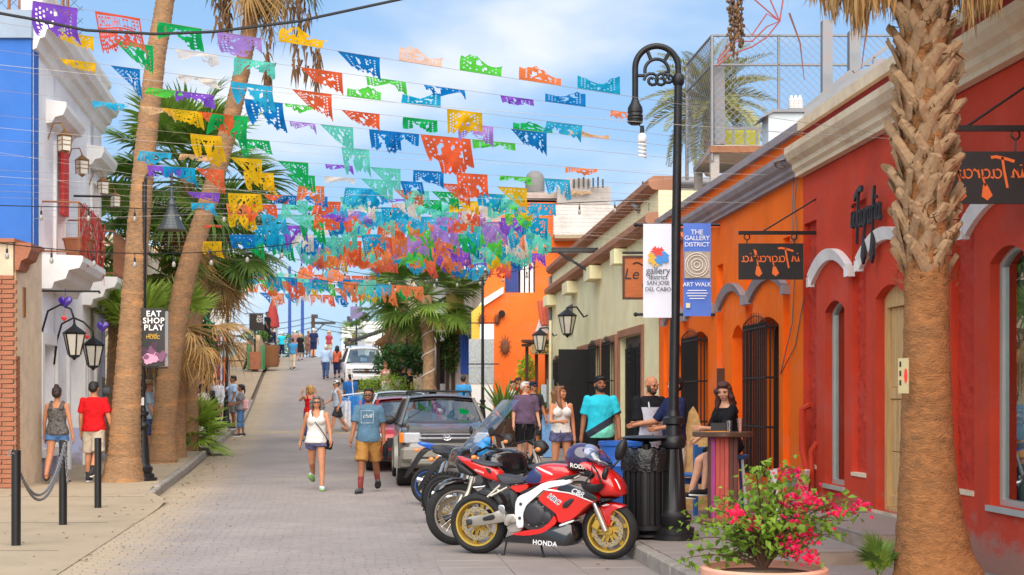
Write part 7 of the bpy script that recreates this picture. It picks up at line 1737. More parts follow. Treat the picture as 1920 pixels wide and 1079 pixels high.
for rx_,rz_ in((.075,.05),(.045,.022),(.022,.048)):b.tube([T@Vector((rx_*math.cos(a),0,rz_*math.sin(a)+(.02 if rz_==.022 else 0)))for a in np.linspace(0,6.283,25)],.008,5,caps=False)
b.build('emblem',m_chrome,c1)
for sx in(-1,1):
 b=MB();b.cbox((sx*.62,.02,.89),(.3,.08,.19),ch=.02);b.build('headlight',m_lens,c1);b=MB();b.cbox((sx*.8,.07,.89),(.1,.12,.19),ch=.02);b.build('indicator',m_amber,c1)
 b=MB();b.cbox((sx*.6,-.085,.57),(.22,.05,.085),ch=.015);b.build('fog_light',m_amber,c1)
 b=MB();b.loft([[(sx*(.86+q),.72+(.47+e)*math.cos(a),.4+(.46+e)*math.sin(a))for q,e in((0,-.02),(.06,-.03),(.07,.05),(0,.07))]for a in np.linspace(-.15,math.pi+.1,14)],0,True);b.build('wheel_flare',m_ptan,c1)
b=MB();b.cbox((0,-.05,.6),(1.66,.2,.26),ch=.05);b.build('bumper',m_ptan,c1);b=MB();b.cbox((0,-.09,.47),(1.3,.16,.12),ch=.03);b.build('bumper_skirt',m_ptan,c1)
b=MB();b.box(-.5,.5,-.153,-.12,.52,.56);b.build('air_slot',m_blkp,c1)
b=MB();b.box(-.17,.17,-.165,-.152,.57,.7);b.build('number_plate',m_white,c1)
for sx in(-1,1):b=MB();b.tube([(sx*.58,1.9,1.67),(sx*.58,2.0,1.73),(sx*.58,3.4,1.73),(sx*.58,3.5,1.67)],.02,6);b.build('rack_rail',m_blkp,c1)
for y in(2.05,2.7,3.35):b=MB();b.tube([(-.58,y,1.73),(0,y,1.74),(.58,y,1.73)],.018,6);b.build('rack_bar',m_blkp,c1)
fl_=thing('dash_flag','small green flag and card hanging inside the grey SUV windscreen','flag',(0,0,0))
b=MB();b.add([(.32,1.42,1.42),(.52,1.42,1.37),(.5,1.42,1.26),(.34,1.42,1.3)],[(0,1,2,3)]);b.build('green_flag',paper('flag green',(0,150,80),.3),fl_);b=MB();b.add([(.55,1.4,1.3),(.62,1.4,1.24),(.56,1.4,1.2)],[(0,1,2)]);b.build('gold_flag',PM['yellow'],fl_)
for o in(c1,fl_):o.location=(-1.17,25.5,zr(26.5)+.0);o.rotation_euler=(0,0,RZ)
c2=car('parked_car','dark red car parked behind the grey SUV',(W(722,0,30.5).x+.52,30.2,zr(31)),RZ,m_pred,4.4,.88,.26,.98,.9,1.58,(1.15,1.85,3.5,4.25),.6,.33,.23,suv=False)
for sx in(-1,1):b=MB();o_=b;b.ell((0,0,0),(.17,.2,.1));e=b.build('headlight',m_lens,None);e.parent=c2;e.location=(sx*.66,.14,.73)
for nm_,c_,d_,m_ in(('grille',(0,.0,.62),(.9,.06,.2),m_blkp),('number_plate',(0,-.04,.5),(.34,.02,.12),m_white),('air_intake',(0,.02,.38),(1.1,.08,.14),m_blkp)):
 b=MB();b.cbox((0,0,0),d_,ch=.01);e=b.build(nm_,m_,None);e.parent=c2;e.location=c_
for sx in(-1,1):b=MB();b.cbox((0,0,0),(.18,.06,.12),ch=.02);e=b.build('fog_light',m_lens,None);e.parent=c2;e.location=(sx*.66,.03,.42)
c3=car('parked_car','pale silver car, third in the parked row behind the red car',(W(716,0,36.5).x+.55,36.2,zr(37)+.02),RZ,m_pgl,4.4,.88,.26,1.0,.92,1.62,(1.1,1.8,3.5,4.25),.62,.33,.23,suv=False)
for sx in(-1,1):b=MB();b.ell((0,0,0),(.17,.2,.1));e=b.build('headlight',m_lens,None);e.parent=c3;e.location=(sx*.66,.14,.75)
slope=math.atan2(zr(70)-zr(64),6)
c4=car('parked_suv','white SUV parked uphill on the right, facing down the street',(0,0,0),0,m_pwh,4.8,.95,.34,1.12,1.06,1.76,(1.3,1.95,3.9,4.6),.68,.38,.25)
b=MB();b.cbox((0,-.01,.86),(1.2,.05,.2),ch=.02);b.build('grille',m_blkp,c4);b=MB();b.cbox((0,-.045,.86),(1.3,.03,.05),ch=.008);b.build('grille_bar',m_chrome,c4);b=MB();b.cbox((0,-.065,.86),(.18,.02,.06));b.build('emblem',m_brass,c4)
for sx in(-1,1):
 for z in(.8,.93):b=MB();b.cbox((sx*.74,.03,z),(.26,.08,.1),ch=.015);b.build('headlight',m_lens,c4)
b=MB();b.cbox((0,-.05,.55),(1.8,.16,.26),ch=.05);b.build('bumper',m_pwh,c4);b=MB();b.cbox((0,-.14,.52),(.36,.02,.12));b.build('number_plate',m_white,c4);b=MB();b.cbox((0,-.04,.4),(1.2,.14,.1));b.build('air_slot',m_blkp,c4)
for sx in(-1,1):b=MB();b.tube([(sx*.6,2.2,1.77),(sx*.6,2.3,1.83),(sx*.6,3.8,1.83),(sx*.6,3.9,1.77)],.02,5);b.build('rack_rail',m_blkp,c4)
c4.location=(W(687,0,64).x,64.0,zr(64.6)-.02);c4.rotation_euler=(slope,0,math.atan(.165))

# ---------------------------------------------------------------- motorcycles
m_bred=mat('red fairing paint',(214,24,20),.2,0,var=.03,coat=1);m_bwhite=mat('white fairing paint',(230,230,232),.25,var=.03,coat=.8);m_bnavy=mat('navy fairing paint',(28,40,92),.25,var=.05,coat=.8);m_bblk=mat('gloss black paint',(24,24,28),.15,var=.1,coat=1);m_eng=mat('engine casting',(62,62,66),.45,.5,var=.15,vs=6);m_gold=mat('gold wheel paint',(206,170,74),.35,.55,var=.08);m_swing=mat('polished alloy',(190,184,172),.35,.7,var=.1,vs=5);m_sea=mat('seat vinyl',(54,55,62),.55,var=.15);m_disc=mat('brake disc steel',(176,160,128),.4,.6,var=.15,vs=12)
m_screen=glass('tinted screen',(.8,.85,.9),.02,.12)
class Bike:
 """Works in the bike's own upright plane: s along the bike (0 = contact of wheel A), y across it (towards the camera negative), z up."""
 def __init__(s,name,label,A,B):
  s.A=Vector(A);d=Vector(B)-s.A;d.z=0;s.L=d.length;s.u=d.normalized();s.n=Vector((-s.u.y,s.u.x,0))
  s.root=thing(name,label,'motorcycle',s.A,'motorcycles parked in a row by the kerb')
  s.T=Matrix(((s.u.x,s.n.x,0,s.A.x),(s.u.y,s.n.y,0,s.A.y),(0,0,1,s.A.z),(0,0,0,1)))
 def q(s,px,py): # picture point -> (s, z) on the bike's plane
  d=Vector(((px-960)/F,1,(HZ-py)/F));o=Vector((0,0,CAMH));t=(s.A-o).dot(s.n)/d.dot(s.n);p=o+d*t-s.A;return(p.dot(s.u),p.z)
 def poly(s,pts):return[s.q(*p)for p in pts]
 def pillow(s,name,pts,w,m,y0=0,inset=.16,parent=None,raw=False,bulge=.5,smooth=True):
  P=pts if raw else s.poly(pts);cx=sum(p[0]for p in P)/len(P);cz=sum(p[1]for p in P)/len(P)
  # subdivide and round the outline a little
  for _ in range(1):
   Q=[]
   for i in range(len(P)):a,b_=P[i],P[(i+1)%len(P)];Q+=[(a[0]*.82+b_[0]*.18,a[1]*.82+b_[1]*.18),(a[0]*.18+b_[0]*.82,a[1]*.18+b_[1]*.82)]
   P=Q
  rings=[]
  for y,k in((-w,1-inset),(-w*.9,1-inset*.45),(-w*bulge,1.0),(0,1.02),(w*bulge,1.0),(w*.9,1-inset*.45),(w,1-inset)):rings.append([(cx+(x-cx)*k,y+y0,cz+(z-cz)*k)for x,z in P])
  b_=MB(s.T);b_.loft(rings,0,smooth);return b_.build(name,m,parent or s.root,sharp=50)
 def tube(s,name,pts,r,m,parent=None,n=8):b_=MB(s.T);b_.tube(pts,r,n);return b_.build(name,m,parent or s.root)
 def wheel(s,c,r,w,m_rim,spokes=6,kind='cast',disc=True,rim=.74,label=None):
  b_=MB(s.T);T=Matrix.Translation((c[0],0,c[1]));a=.5*w
  pr_=[(rim*r,-a*.8),(r*.84,-a),(r*.93,-a*.82),(r*.985,-a*.4),(r,0),(r*.985,a*.4),(r*.93,a*.82),(r*.84,a),(rim*r,a*.8)]
  b_.torus(None,r,.1,T=T,n=40,prof=pr_);wl=b_.build('wheel',m_tyre,s.root)
  b_=MB(s.T@T);rr=rim*r;b_.torus(None,1,1,T=Matrix.Identity(4),n=40,prof=[(rr+.004,-a*.82),(rr+.006,-a*.6),(rr-.012,-a*.3),(rr-.012,a*.3),(rr+.006,a*.6),(rr+.004,a*.82),(rr-.014,a*.8),(rr-.03,a*.3),(rr-.03,-a*.3),(rr-.014,-a*.8)])
  b_.build('rim',m_rim,wl)
  b_=MB(s.T@T)
  if kind=='cast':
   for k in range(spokes):an=6.283*k/spokes+.3;b_.loft([[(d_*math.cos(an)-wd*math.sin(an)*sg,yy,d_*math.sin(an)+wd*math.cos(an)*sg)for sg,yy in((-1,-.02),(1,-.02),(1,.02),(-1,.02))]for d_,wd in((.03,.03),(rr*.5,.017),(rr-.015,.024))],0,False)
   b_.cyl((0,-.05,0),(0,.05,0),.045,n=14);b_.build('spokes',m_rim,wl)
  else:
   for k in range(36):an=6.283*k/36;sg=1 if k%2 else-1;b_.cyl((.035*math.cos(an+.5*sg),.03*sg,.035*math.sin(an+.5*sg)),((rr-.01)*math.cos(an),0,(rr-.01)*math.sin(an)),.0022,n=4)
   b_.cyl((0,-.05,0),(0,.05,0),.04,n=14);b_.build('spokes',m_chrome,wl,kind='stuff')
  if disc:
   for y in(-.062,)if disc==1 else(-.062,.062):
    b_=MB(s.T@T);n=44;dr=rr*.74;di=rr*.54;vs=[]
    b_.torus(None,1,1,T=Matrix.Translation((0,y,0)),n=n,prof=[(di,-.002),(dr,-.002),(dr,.002),(di,.002)])
    for k in range(30):an=6.283*k/30;q=di+(dr-di)*(.3+.4*(k%2));b_.cyl((q*math.cos(an),y-.0026,q*math.sin(an)),(q*math.cos(an),y-.003,q*math.sin(an)),.006,n=6,m=1)
    for k in range(6):an=6.283*k/6;b_.cbox(((di*.75)*math.cos(an),y,(di*.75)*math.sin(an)),(di*.55,.004,.018),(0,-an,0),m=2)
    b_.build('brake_disc',[m_disc,m_blkp,m_gold],wl)
  return wl
gA,gB=W(900,0,15.0),W(1143,0,14.45);gA.z=zr(15)+.001;gB.z=gA.z
bk=Bike('motorcycle','red and black sports motorcycle with gold wheels, nearest to the camera',gA,gB);s_=bk
cr_,cf_=s_.q(899,981),s_.q(1143,1000);rr_,rf_=cr_[1],.297;cf_=(cf_[0],rf_)
s_.wheel(cr_,rr_,.19,m_gold,6,disc=1,rim=.73);s_.wheel(cf_,rf_,.125,m_gold,6,disc=2,rim=.75)
# swing arm, frame, engine
s_.pillow('swing_arm',[(884,973),(890,967),(930,962),(948,954),(958,957),(960,976),(945,979),(905,985),(888,984)],.03,m_swing,y0=-.13,inset=.08)
s_.pillow('swing_arm_slot',[(916,969),(936,962),(940,968),(936,973),(918,975)],.004,m_blkp,y0=-.163,inset=.05)
s_.pillow('axle',[(886,972),(896,971),(897,982),(887,983)],.012,m_eng,y0=-.165)
s_.pillow('chain_guard',[(900,958),(945,950),(950,958),(905,966)],.02,m_blkp,y0=.1)
s_.pillow('engine',[(984,950),(1000,934),(1030,932),(1052,950),(1056,975),(1042,992),(1000,995),(985,980)],.17,m_eng,inset=.1)
b=MB(s_.T);c=s_.q(1014,962);b.lathe([(.12,0),(.12,.02),(.1,.035),(.075,.04),(.001,.042)],n=26,T=Matrix.Translation((c[0],-.17,c[1]))@Matrix.Rotation(R(90),4,'X'));b.build('clutch_cover',m_eng,s_.root)
b=MB(s_.T);c=s_.q(1036,968);b.lathe([(.06,0),(.06,.02),(.03,.03),(.001,.031)],n=20,T=Matrix.Translation((c[0],-.17,c[1]))@Matrix.Rotation(R(90),4,'X'));b.build('timing_cover',m_eng,s_.root)
for k in range(9):
 an=k*.7;c=s_.q(1014,962);b=MB(s_.T);x,z=c[0]+.125*math.cos(an),c[1]+.125*math.sin(an);b.cyl((x,-.17,z),(x,-.185,z),.008,n=7);b.build('bolt',m_swing,s_.root)
s_.pillow('frame_spar',[(978,962),(979,941),(984.5,929),(1004.5,920),(1033,902),(1082,897),(1083.5,904.5),(1035.6,913.4),(1018,929),(1000,944.5),(993,962),(994.5,987),(982,989)],.03,m_bwhite,y0=-.17,inset=.04)
b=MB(s_.T)
for px,py in((990,943),(988,969)):c=s_.q(px,py);b.cyl((c[0],-.2,c[1]),(c[0],-.208,c[1]),.016,n=12)
b.build('pivot_cap',m_eng,s_.root)
s_.pillow('footrest_plate',[(962,962),(980,962),(980,978),(968,976),(965,985),(958,980)],.012,m_swing,y0=-.19)
s_.pillow('heel_guard',[(949,944),(960,946),(961,962),(953,960),(948,952)],.006,m_chrome,y0=-.2)
s_.pillow('silencer_box',[(955,985),(985,975),(990,995),(962,999)],.12,m_swing)
s_.pillow('side_panel',[(960,912.5),(979,924.6),(979,953.5),(969.6,958),(962,934)],.1,m_blkp)
s_.pillow('belly_pan',[(948,1009),(969,1001),(998,1004),(1058,981),(1062,984),(1087,976),(1093,1009),(1080,1023),(1027,1020),(950,1014)],.19,m_bblk,inset=.12)
s_.pillow('belly_stripe',[(966,1000),(998,992),(1027,989.5),(1044.5,976),(1053.4,962),(1059,977),(1033,997),(998,1003)],.195,m_bred,inset=.05)
mf_=s_.pillow('main_fairing',[(1019,932),(1035.6,915),(1066.8,908),(1092,908),(1120,916),(1137,934),(1115.7,946),(1090,972),(1061,982),(1055.6,963),(1044.5,954),(1026.7,941)],.215,m_bred,inset=.07)
s_.pillow('black_flash',[(1058,912),(1082,905),(1110,912),(1136,933),(1124,937),(1088,921),(1060,918)],.008,m_bblk,y0=-.221,inset=.04,parent=mf_)
s_.pillow('white_line',[(1036,914),(1058,917),(1088,922),(1124,938),(1124,939.5),(1086,924),(1058,919.5),(1034,917)],.006,m_bwhite,y0=-.219,inset=.02,parent=mf_)
s_.pillow('white_line',[(1061,981),(1089,971.5),(1089,975),(1062,985)],.007,m_bwhite,y0=-.2,inset=.02,parent=mf_)
s_.pillow('vent',[(1070,941),(1084,932),(1091,934),(1078,950),(1068,950)],.012,m_blkp,y0=-.214,inset=.1,parent=mf_)
s_.pillow('fuel_tank',[(991,906),(998,886),(1013,873),(1033,868.5),(1065,871),(1084,879),(1084,893),(1060,901),(1030,906),(1010,911)],.15,m_bred,inset=.3)
s_.pillow('tank_navy',[(994,904),(999,887),(1014,876),(1025,888),(1024,901),(1018,906)],.012,m_bnavy,y0=-.145,inset=.06)
s_.pillow('tank_white_line',[(1013,874),(1020,875),(1046,887),(1046,891),(1024,881)],.008,m_bwhite,y0=-.143,inset=.05)
s_.pillow('tank_lower',[(982,921),(1020,908),(1044.5,902),(1080,887),(1081,898),(1027,909),(1004.5,919),(984.5,928)],.16,m_bblk,inset=.1)
s_.pillow('tank_side_red',[(958,911),(998,906),(1000,914),(978,925)],.11,m_bred,inset=.1)
s_.pillow('rider_seat',[(936,888),(953,890),(993,898),(993,906),(953,909),(940,899)],.13,m_sea,inset=.2)
s_.pillow('pillion_seat',[(884,860.5),(912,865),(937,870),(940,875),(926,876),(895,868)],.1,m_sea,inset=.25)
tl=s_.pillow('tail',[(860,854.5),(885,863),(929,874),(942,884),(948,906),(914,897),(890,881),(864,861)],.085,m_bred,inset=.25)
s_.pillow('tail_vent',[(915,876),(926,879),(928,889),(921,886)],.006,m_blkp,y0=-.083,parent=tl)
s_.pillow('tail_light',[(857,871),(866,866.5),(896,891),(888,894),(864,886)],.07,m_blkp,inset=.25)
s_.pillow('lamp_lens',[(857.5,872),(862,870),(865,886),(861,884)],.05,mat('smoked lamp',(150,140,120),.1,var=.1,coat=1),inset=.2)
s_.tube('footrest_bracket',[(*[s_.q(945,909)[0]],-.1,s_.q(945,909)[1]),(s_.q(924,931)[0],-.14,s_.q(924,931)[1])],.014,m_swing);s_.tube('footrest_bracket',[(s_.q(958,913)[0],-.1,s_.q(958,913)[1]),(s_.q(930,929)[0],-.14,s_.q(930,929)[1])],.012,m_swing)
s_.pillow('rear_hugger',[(897,921),(915,915),(940,925),(950,945),(944,950),(930,930),(905,926)],.07,m_blkp)
nose=s_.pillow('nose_fairing',[(1084,859.5),(1102,859.5),(1124.6,870),(1140,878),(1161,895),(1170.5,912),(1173,929),(1152,932),(1137,933),(1117,915),(1112,902),(1127,888),(1120,878)],.19,m_bred,inset=.35)
for sy in(-1,1):s_.pillow('headlight',[(1143,905),(1152,910),(1161,921),(1150,919)],.03,m_lens,y0=sy*.135,parent=nose)
s_.pillow('nose_edge',[(1160,896),(1164,898),(1172,914),(1171,918),(1166,905)],.01,m_bwhite,y0=-.14,parent=nose)
s_.pillow('intake',[(1113,917),(1137,934),(1160,933),(1150,938),(1128,939),(1110,928)],.15,m_blkp)
s_.pillow('windscreen',[(1097,857),(1108,846),(1122,841.5),(1141,863),(1146,876),(1126,869),(1104,859)],.16,m_screen,inset=.5)
for sy in(-.085,.085):
 a,c=s_.q(1112,925),s_.q(1141,995);b=MB(s_.T);b.tube([(a[0],sy,a[1]),((a[0]*.55+c[0]*.45),sy,a[1]*.55+c[1]*.45)],.028,10);b.build('fork_tube',m_chrome,s_.root);b=MB(s_.T);b.tube([((a[0]*.6+c[0]*.4),sy,a[1]*.6+c[1]*.4),(c[0],sy,c[1])],[.034,.03],10);b.build('fork_leg',m_swing,s_.root)
 b=MB(s_.T);b.cbox((cf_[0]-.11,sy*.9,cf_[1]+.06),(.08,.05,.1),(0,.5,0),ch=.01);b.build('brake_caliper',m_gold,s_.root)
s_.pillow('front_fender',[(1126,954),(1133.5,944.5),(1149,940.5),(1177,948.5),(1162,953),(1149,961),(1149,987),(1140,990),(1128,962)],.075,m_bred,inset=.12)
s_.pillow('fender_white',[(1131,948),(1142,944),(1149,946),(1138,949)],.004,m_bwhite,y0=-.074)
for sy in(-1,1):
 a=s_.q(1098,893);b=MB(s_.T);b.tube([(a[0]+.12,sy*.1,a[1]+.0),(a[0]+.03,sy*.22,a[1]+.03),(a[0]-.1,sy*.34,a[1]-.01)],[.015,.014,.019],8);b.build('handlebar',m_blkp,s_.root)
 b=MB(s_.T);b.tube([(a[0]+.03,sy*.25,a[1]+.03),(a[0]+.06,sy*.36,a[1]+.02),(a[0]+.02,sy*.4,a[1])],.007,5);b.build('lever',m_swing,s_.root)
for px,py,sy,sx_ in((1153,845,.2,1),(1149,886,-.24,.55)):
 c=s_.q(px,py);k=sx_;b=MB(s_.T);b.ell((c[0],sy,c[1]),(.055*k,.07*k,.12*k),(0,.35,0));a=s_.q(1140,880);b.tube([(c[0],sy,c[1]-.08*k),(a[0],sy*.5,a[1])],.012,6);b.build('mirror',m_blkp,s_.root)
# side stand and helmets
a,c=s_.q(1016,1018),s_.q(1029,1037);s_.tube('side_stand',[(a[0],-.04,a[1]),(c[0],-.14,.012)],.012,m_blkp);a=s_.q(957,1012);s_.tube('paddock_stand',[(a[0],-.1,a[1]),(a[0]-.03,-.1,.01),(a[0]-.06,-.1,.012)],.01,m_blkp)
# lettering on the fairings
def bike_text(txt,pts,size,m,y,par,**kw):
 c=s_.q(*pts[0]);d=s_.q(*pts[1]);b_=MB(s_.T);ux=Vector((d[0]-c[0],0,d[1]-c[1])).normalized();put_text(b_,txt,((c[0]+d[0])/2,y,(c[1]+d[1])/2),ux,Vector((0,-1,0)).cross(ux)*1.0,size,extrude=.0015,**kw);return b_.build('lettering',m,par)
bike_text('HONDA',[(1004,1013),(1064,1019)],.068,m_bwhite,-.192,s_.root,space=1.08,bold=.002)
bike_text('CBR',[(1082,915),(1112,928)],.075,m_bwhite,-.232,mf_,shear=.3,bold=.002)
bike_text('HRC',[(1042,926),(1063,942)],.07,m_bwhite,-.2165,mf_,shear=.2,bold=.006);bike_text('HRC',[(1042,926),(1063,942)],.07,m_bnavy,-.219,mf_,shear=.2)
bike_text('HONDA',[(898,881),(912,886)],.03,m_bwhite,-.087,tl)
c=s_.q(1094,858);P=s_.T@Vector((c[0],-.06,c[1]));hm=thing('helmet','purple and black full-face helmet resting on the red motorcycle tank','helmet',P-Vector((0,0,.14)))
b=MB();b.ell(P,(.165,.13,.15),(0,.1,0),nu=22,nv=14);b.build('shell',mat('purple helmet swirl',(46,34,84),.15,var=.9,vs=7,coat=1),hm);b=MB();b.ell(P+Vector((.07,-.01,.035)),(.125,.122,.105),nu=18,nv=12);b.build('visor',mat('clear visor',(130,140,170),.06,.1,var=.2,coat=1),hm)
b=MB();b.ell(P+Vector((-.02,-.02,-.095)),(.13,.115,.045));b.build('chin_band',m_blkp,hm);b=MB();put_text(b,'RODA',P+Vector((-.04,-.142,-.085)),(1,0,-.18),(0,0,1),.06,extrude=.002,bold=.001);b.build('lettering',m_white,hm)
c=s_.q(1127,906);P=s_.T@Vector((c[0],-.26,c[1]));h2=thing('helmet','upside-down black open helmet hanging from the handlebar of the red motorcycle','helmet',P-Vector((0,0,.1)))
b=MB();n=24;b.lathe([(.001,-.085),(.07,-.075),(.105,-.04),(.118,0),(.116,.01),(.1,0),(.06,-.055)],P,n,caps=False);b.build('shell',m_blkp,h2);b=MB();b.tube([P+Vector((.09,0,0)),P+Vector((.04,.02,.14)),P+Vector((0,.12,.2))],.008,5);b.tube([P+Vector((-.09,0,0)),P+Vector((-.01,.02,.1)),P+Vector((0,.12,.2))],.008,5);b.build('strap',m_blkp,h2)

def std_bike(label,A,B,r,cols,rim,kind='cast',screen=False,knobby=False,tailcol=None,scale=1.0,tank_z=.0):
 """generic motorcycle: rear wheel contact A, front contact B"""
 k=Bike('motorcycle',label,A,B);L_=k.L;body,m_tail=cols
 k.wheel((0,r),r,.15,rim,5,kind,1);k.wheel((L_,r*1.02),r*1.02,.11,rim,5,kind,2 if kind=='cast' else 1)
 pl_=lambda nm,pts,w,m,**kw:k.pillow(nm,[(x*L_,z)for x,z in pts],w,m,raw=True,**kw)
 pl_('engine',[(.36,.32),(.62,.3),(.7,.42),(.6,.58),(.42,.56),(.34,.44)],.17,m_eng,inset=.12);pl_('crankcase',[(.4,.34),(.56,.34),(.56,.46),(.42,.48)],.03,m_swing,y0=-.17)
 pl_('fuel_tank',[(.42,.8),(.46,.92+tank_z),(.6,.98+tank_z),(.76,.93+tank_z),(.8,.82),(.62,.74)],.16,body,inset=.3)
 pl_('seat',[(.02,.86),(.2,.84),(.42,.8),(.46,.86),(.2,.92),(.02,.92)],.13,m_sea,inset=.2)
 pl_('tail',[(-.14,.93),(.04,.84),(.3,.74),(.36,.8),(.06,.93),(-.12,.97)],.09,m_tail,inset=.2)
 pl_('side_cover',[(.2,.66),(.4,.62),(.42,.78),(.26,.78)],.13,body)
 pl_('rear_fender',[(-.3,.42),(-.26,.42),(-.05,.82),(.1,.86),(.06,.9),(-.1,.86)],.05,m_blkp,inset=.05)
 pl_('front_fender',[(.86,2.06*r),(.94,2.18*r),(1.06,2.16*r),(1.15,1.9*r),(1.17,1.75*r),(1.08,2.0*r),(.95,2.04*r)],.07,body)
 pl_('headlight',[(.84,.92),(.92,.9),(.98,1.0),(.92,1.1),(.84,1.08)],.1,m_blkp,inset=.3)
 for sy in(-.08,.08):k.tube('fork_leg',[(L_*.84,sy,.98),(L_*.94,sy,.5)],.024,m_swing);k.tube('fork_tube',[(L_*.92,sy,.6),(L_,sy,r)],.03,m_swing);k.tube('swing_arm',[(0,sy*1.3,r),(L_*.38,sy*1.3,r+.06)],.026,m_eng);k.tube('shock',[(L_*.1,sy*1.4,r+.05),(L_*.22,sy*1.3,.78)],.03,m_chrome)
 for sy in(-1,1):
  k.tube('handlebar',[(L_*.82,0,1.04),(L_*.8,sy*.2,1.09),(L_*.72,sy*.38,1.06)],.014,m_blkp);b_=MB(k.T);b_.ell((L_*.8,sy*.36,1.27),(.02,.07,.05),(0,0,.2*sy));b_.tube([(L_*.79,sy*.3,1.08),(L_*.8,sy*.35,1.23)],.008,5);b_.build('mirror',m_blkp,k.root)
  b_=MB(k.T);b_.ell((L_*.9,sy*.2,.98),(.04,.025,.03));b_.build('indicator',m_amber,k.root);b_=MB(k.T);b_.ell((-.12*L_,sy*.16,.84),(.04,.025,.03));b_.build('indicator',m_amber,k.root)
 k.tube('exhaust',[(L_*.64,-.08,.45),(L_*.66,-.12,.3),(L_*.4,-.16,.26),(L_*.1,-.2,.34),(L_*-.1,-.21,.4)],[.02,.02,.025,.05,.045],m_chrome,n=10)
 k.tube('frame_tube',[(L_*.84,0,.95),(L_*.7,0,.5),(L_*.55,0,.27),(L_*.36,0,.3)],.022,m_blkp);k.tube('side_stand',[(L_*.42,.12,.3),(L_*.42,.3,.01)],.012,m_blkp)
 if knobby:
  b_=MB(k.T)
  for j in range(40):a=6.283*j/40;
  for j in range(40):
   for yy in(-.05,0,.05):a=6.283*(j+.5*(yy==0))/40;b_.cbox((r*1.0*math.cos(a),yy,r+r*math.sin(a)),(.03,.035,.03),(0,-a,0))
  b_.build('tread_blocks',m_tyre,k.root,kind='stuff')
 if screen:
  b_=MB(k.T);vs=[];nx,nz_=8,8
  for j in range(nz_+1):
   for i in range(nx+1):
    u_=i/nx*2-1;v=j/nz_;hw=(.2+.05*math.sin(v*2.6))*(1-.35*max(0,v-.7));vs.append((L_*(1.0-.36*v-.02*v*v)-.12*u_*u_,hw*u_,1.0+.62*v))
  b_.add(vs,[(j*(nx+1)+i,j*(nx+1)+i+1,(j+1)*(nx+1)+i+1,(j+1)*(nx+1)+i)for j in range(nz_)for i in range(nx)],0,True);sc_=b_.build('windscreen',glass('touring screen',(.86,.9,.95),.03,.22),k.root)
  pl_('screen_base',[(.94,.86),(1.04,.9),(1.0,1.08),(.9,1.1)],.19,m_bblk,inset=.25)
 return k
g1=W(855,0,15.85);g0=Vector((g1.x+1.38,16.35,0));g1.z=zr(16)+.001;g0.z=g1.z
k2=std_bike('black touring motorcycle with a tall clear windscreen, facing left behind the red one',g0,g1,.345,(m_bblk,m_bblk),mat('grey wire rim',(170,166,160),.4,.5),'wire',screen=True,tank_z=.1)
g0=W(838,0,18.6);g1=Vector((g0.x+1.36,18.3,0));g0.z=g1.z=zr(18.6)+.001
std_bike('dark trail motorcycle with knobbly tyre and long black rear mudguard, third from the camera',g0,g1,.33,(m_bblk,m_blkp),m_eng,'wire',knobby=True)
g0=W(806,0,21.8);g1=Vector((g0.x+1.34,21.5,0));g0.z=g1.z=zr(21.8)+.001
std_bike('small motorcycle with bright blue tail and blue rim, nearest the grey SUV',g0,g1,.3,(m_bblk,mat('blue fairing paint',(20,96,200),.25,var=.05,coat=1)),mat('blue wheel rim',(40,84,150),.35,.4),'cast')
g0=W(965,0,24.0);g1=Vector((g0.x+.9,23.0,0));g0.z=g1.z=zr(23.5)+.151
c=W(905,842,17.5);b=MB();b.ell(c,(.09,.08,.11));b.ell(c+Vector((.05,0,.09)),(.07,.06,.06));tag(b.build('blue_bag',mat('blue plastic bag',(40,140,210),.4,var=.3,vs=10,bump=.8,bs=20),loc=c),'small crumpled blue bag hung on the touring motorcycle handlebar','bag')
# ---------------------------------------------------------------- people
JOBS=[] # (target object, [(MB, voxel or None, smooth)], materials)
SK={'light':(214,160,130),'tan':(192,132,98),'brown':(150,98,70),'dark':(116,76,56)}
def skin(k):return mat('skin '+k,SK[k],.58,var=.1,vs=14,sub=.06,spec=.3,bump=.15,bs=120)
def cloth(nm,c,**kw):return mat('cloth '+nm,c,.9,var=kw.pop('var',.1),vs=kw.pop('vs',9),bump=kw.pop('bump',.5),bs=kw.pop('bs',26),spec=.2,**kw)
def hairm(nm,c):return mat('hair '+nm,c,.55,var=.35,vs=26,stretch=(1,1,.3),bump=.6,bs=60)
m_eye=mat('eye white',(176,168,160),.3,var=0);m_iris=mat('iris',(46,32,24),.2,var=0);m_lip=mat('lips',(168,92,82),.5,var=.05);m_shade=mat('sunglass lens',(18,18,20),.12,var=0,coat=1)
def capsule(mb,p,q,r0,r1,m=0,n=12,flat=False):
 p,q=Vector(p),Vector(q);d=(q-p).normalized()
 if flat:mb.tube([p,q],[r0,r1],n,m);return
 pts,rr=[],[]
 for a in(-.98,-.75,-.4):pts.append(p+d*a*r0);rr.append(r0*math.sqrt(1-a*a))
 pts+=[p,q];rr+=[r0,r1]
 for a in(.4,.75,.98):pts.append(q+d*a*r1);rr.append(r1*math.sqrt(1-a*a))
 mb.tube(pts,rr,n,m)
MALE=[(.455,.045,.04),(.475,.085,.06),(.52,.098,.07),(.575,.09,.066),(.625,.086,.062),(.69,.094,.067),(.755,.101,.07),(.795,.1,.064),(.82,.082,.052),(.838,.055,.044),(.85,.036,.038)]
FEM=[(.455,.045,.04),(.475,.085,.064),(.515,.101,.075),(.57,.088,.066),(.625,.073,.056),(.68,.08,.06),(.735,.09,.066),(.785,.092,.056),(.812,.075,.046),(.83,.045,.038),(.845,.03,.034)]
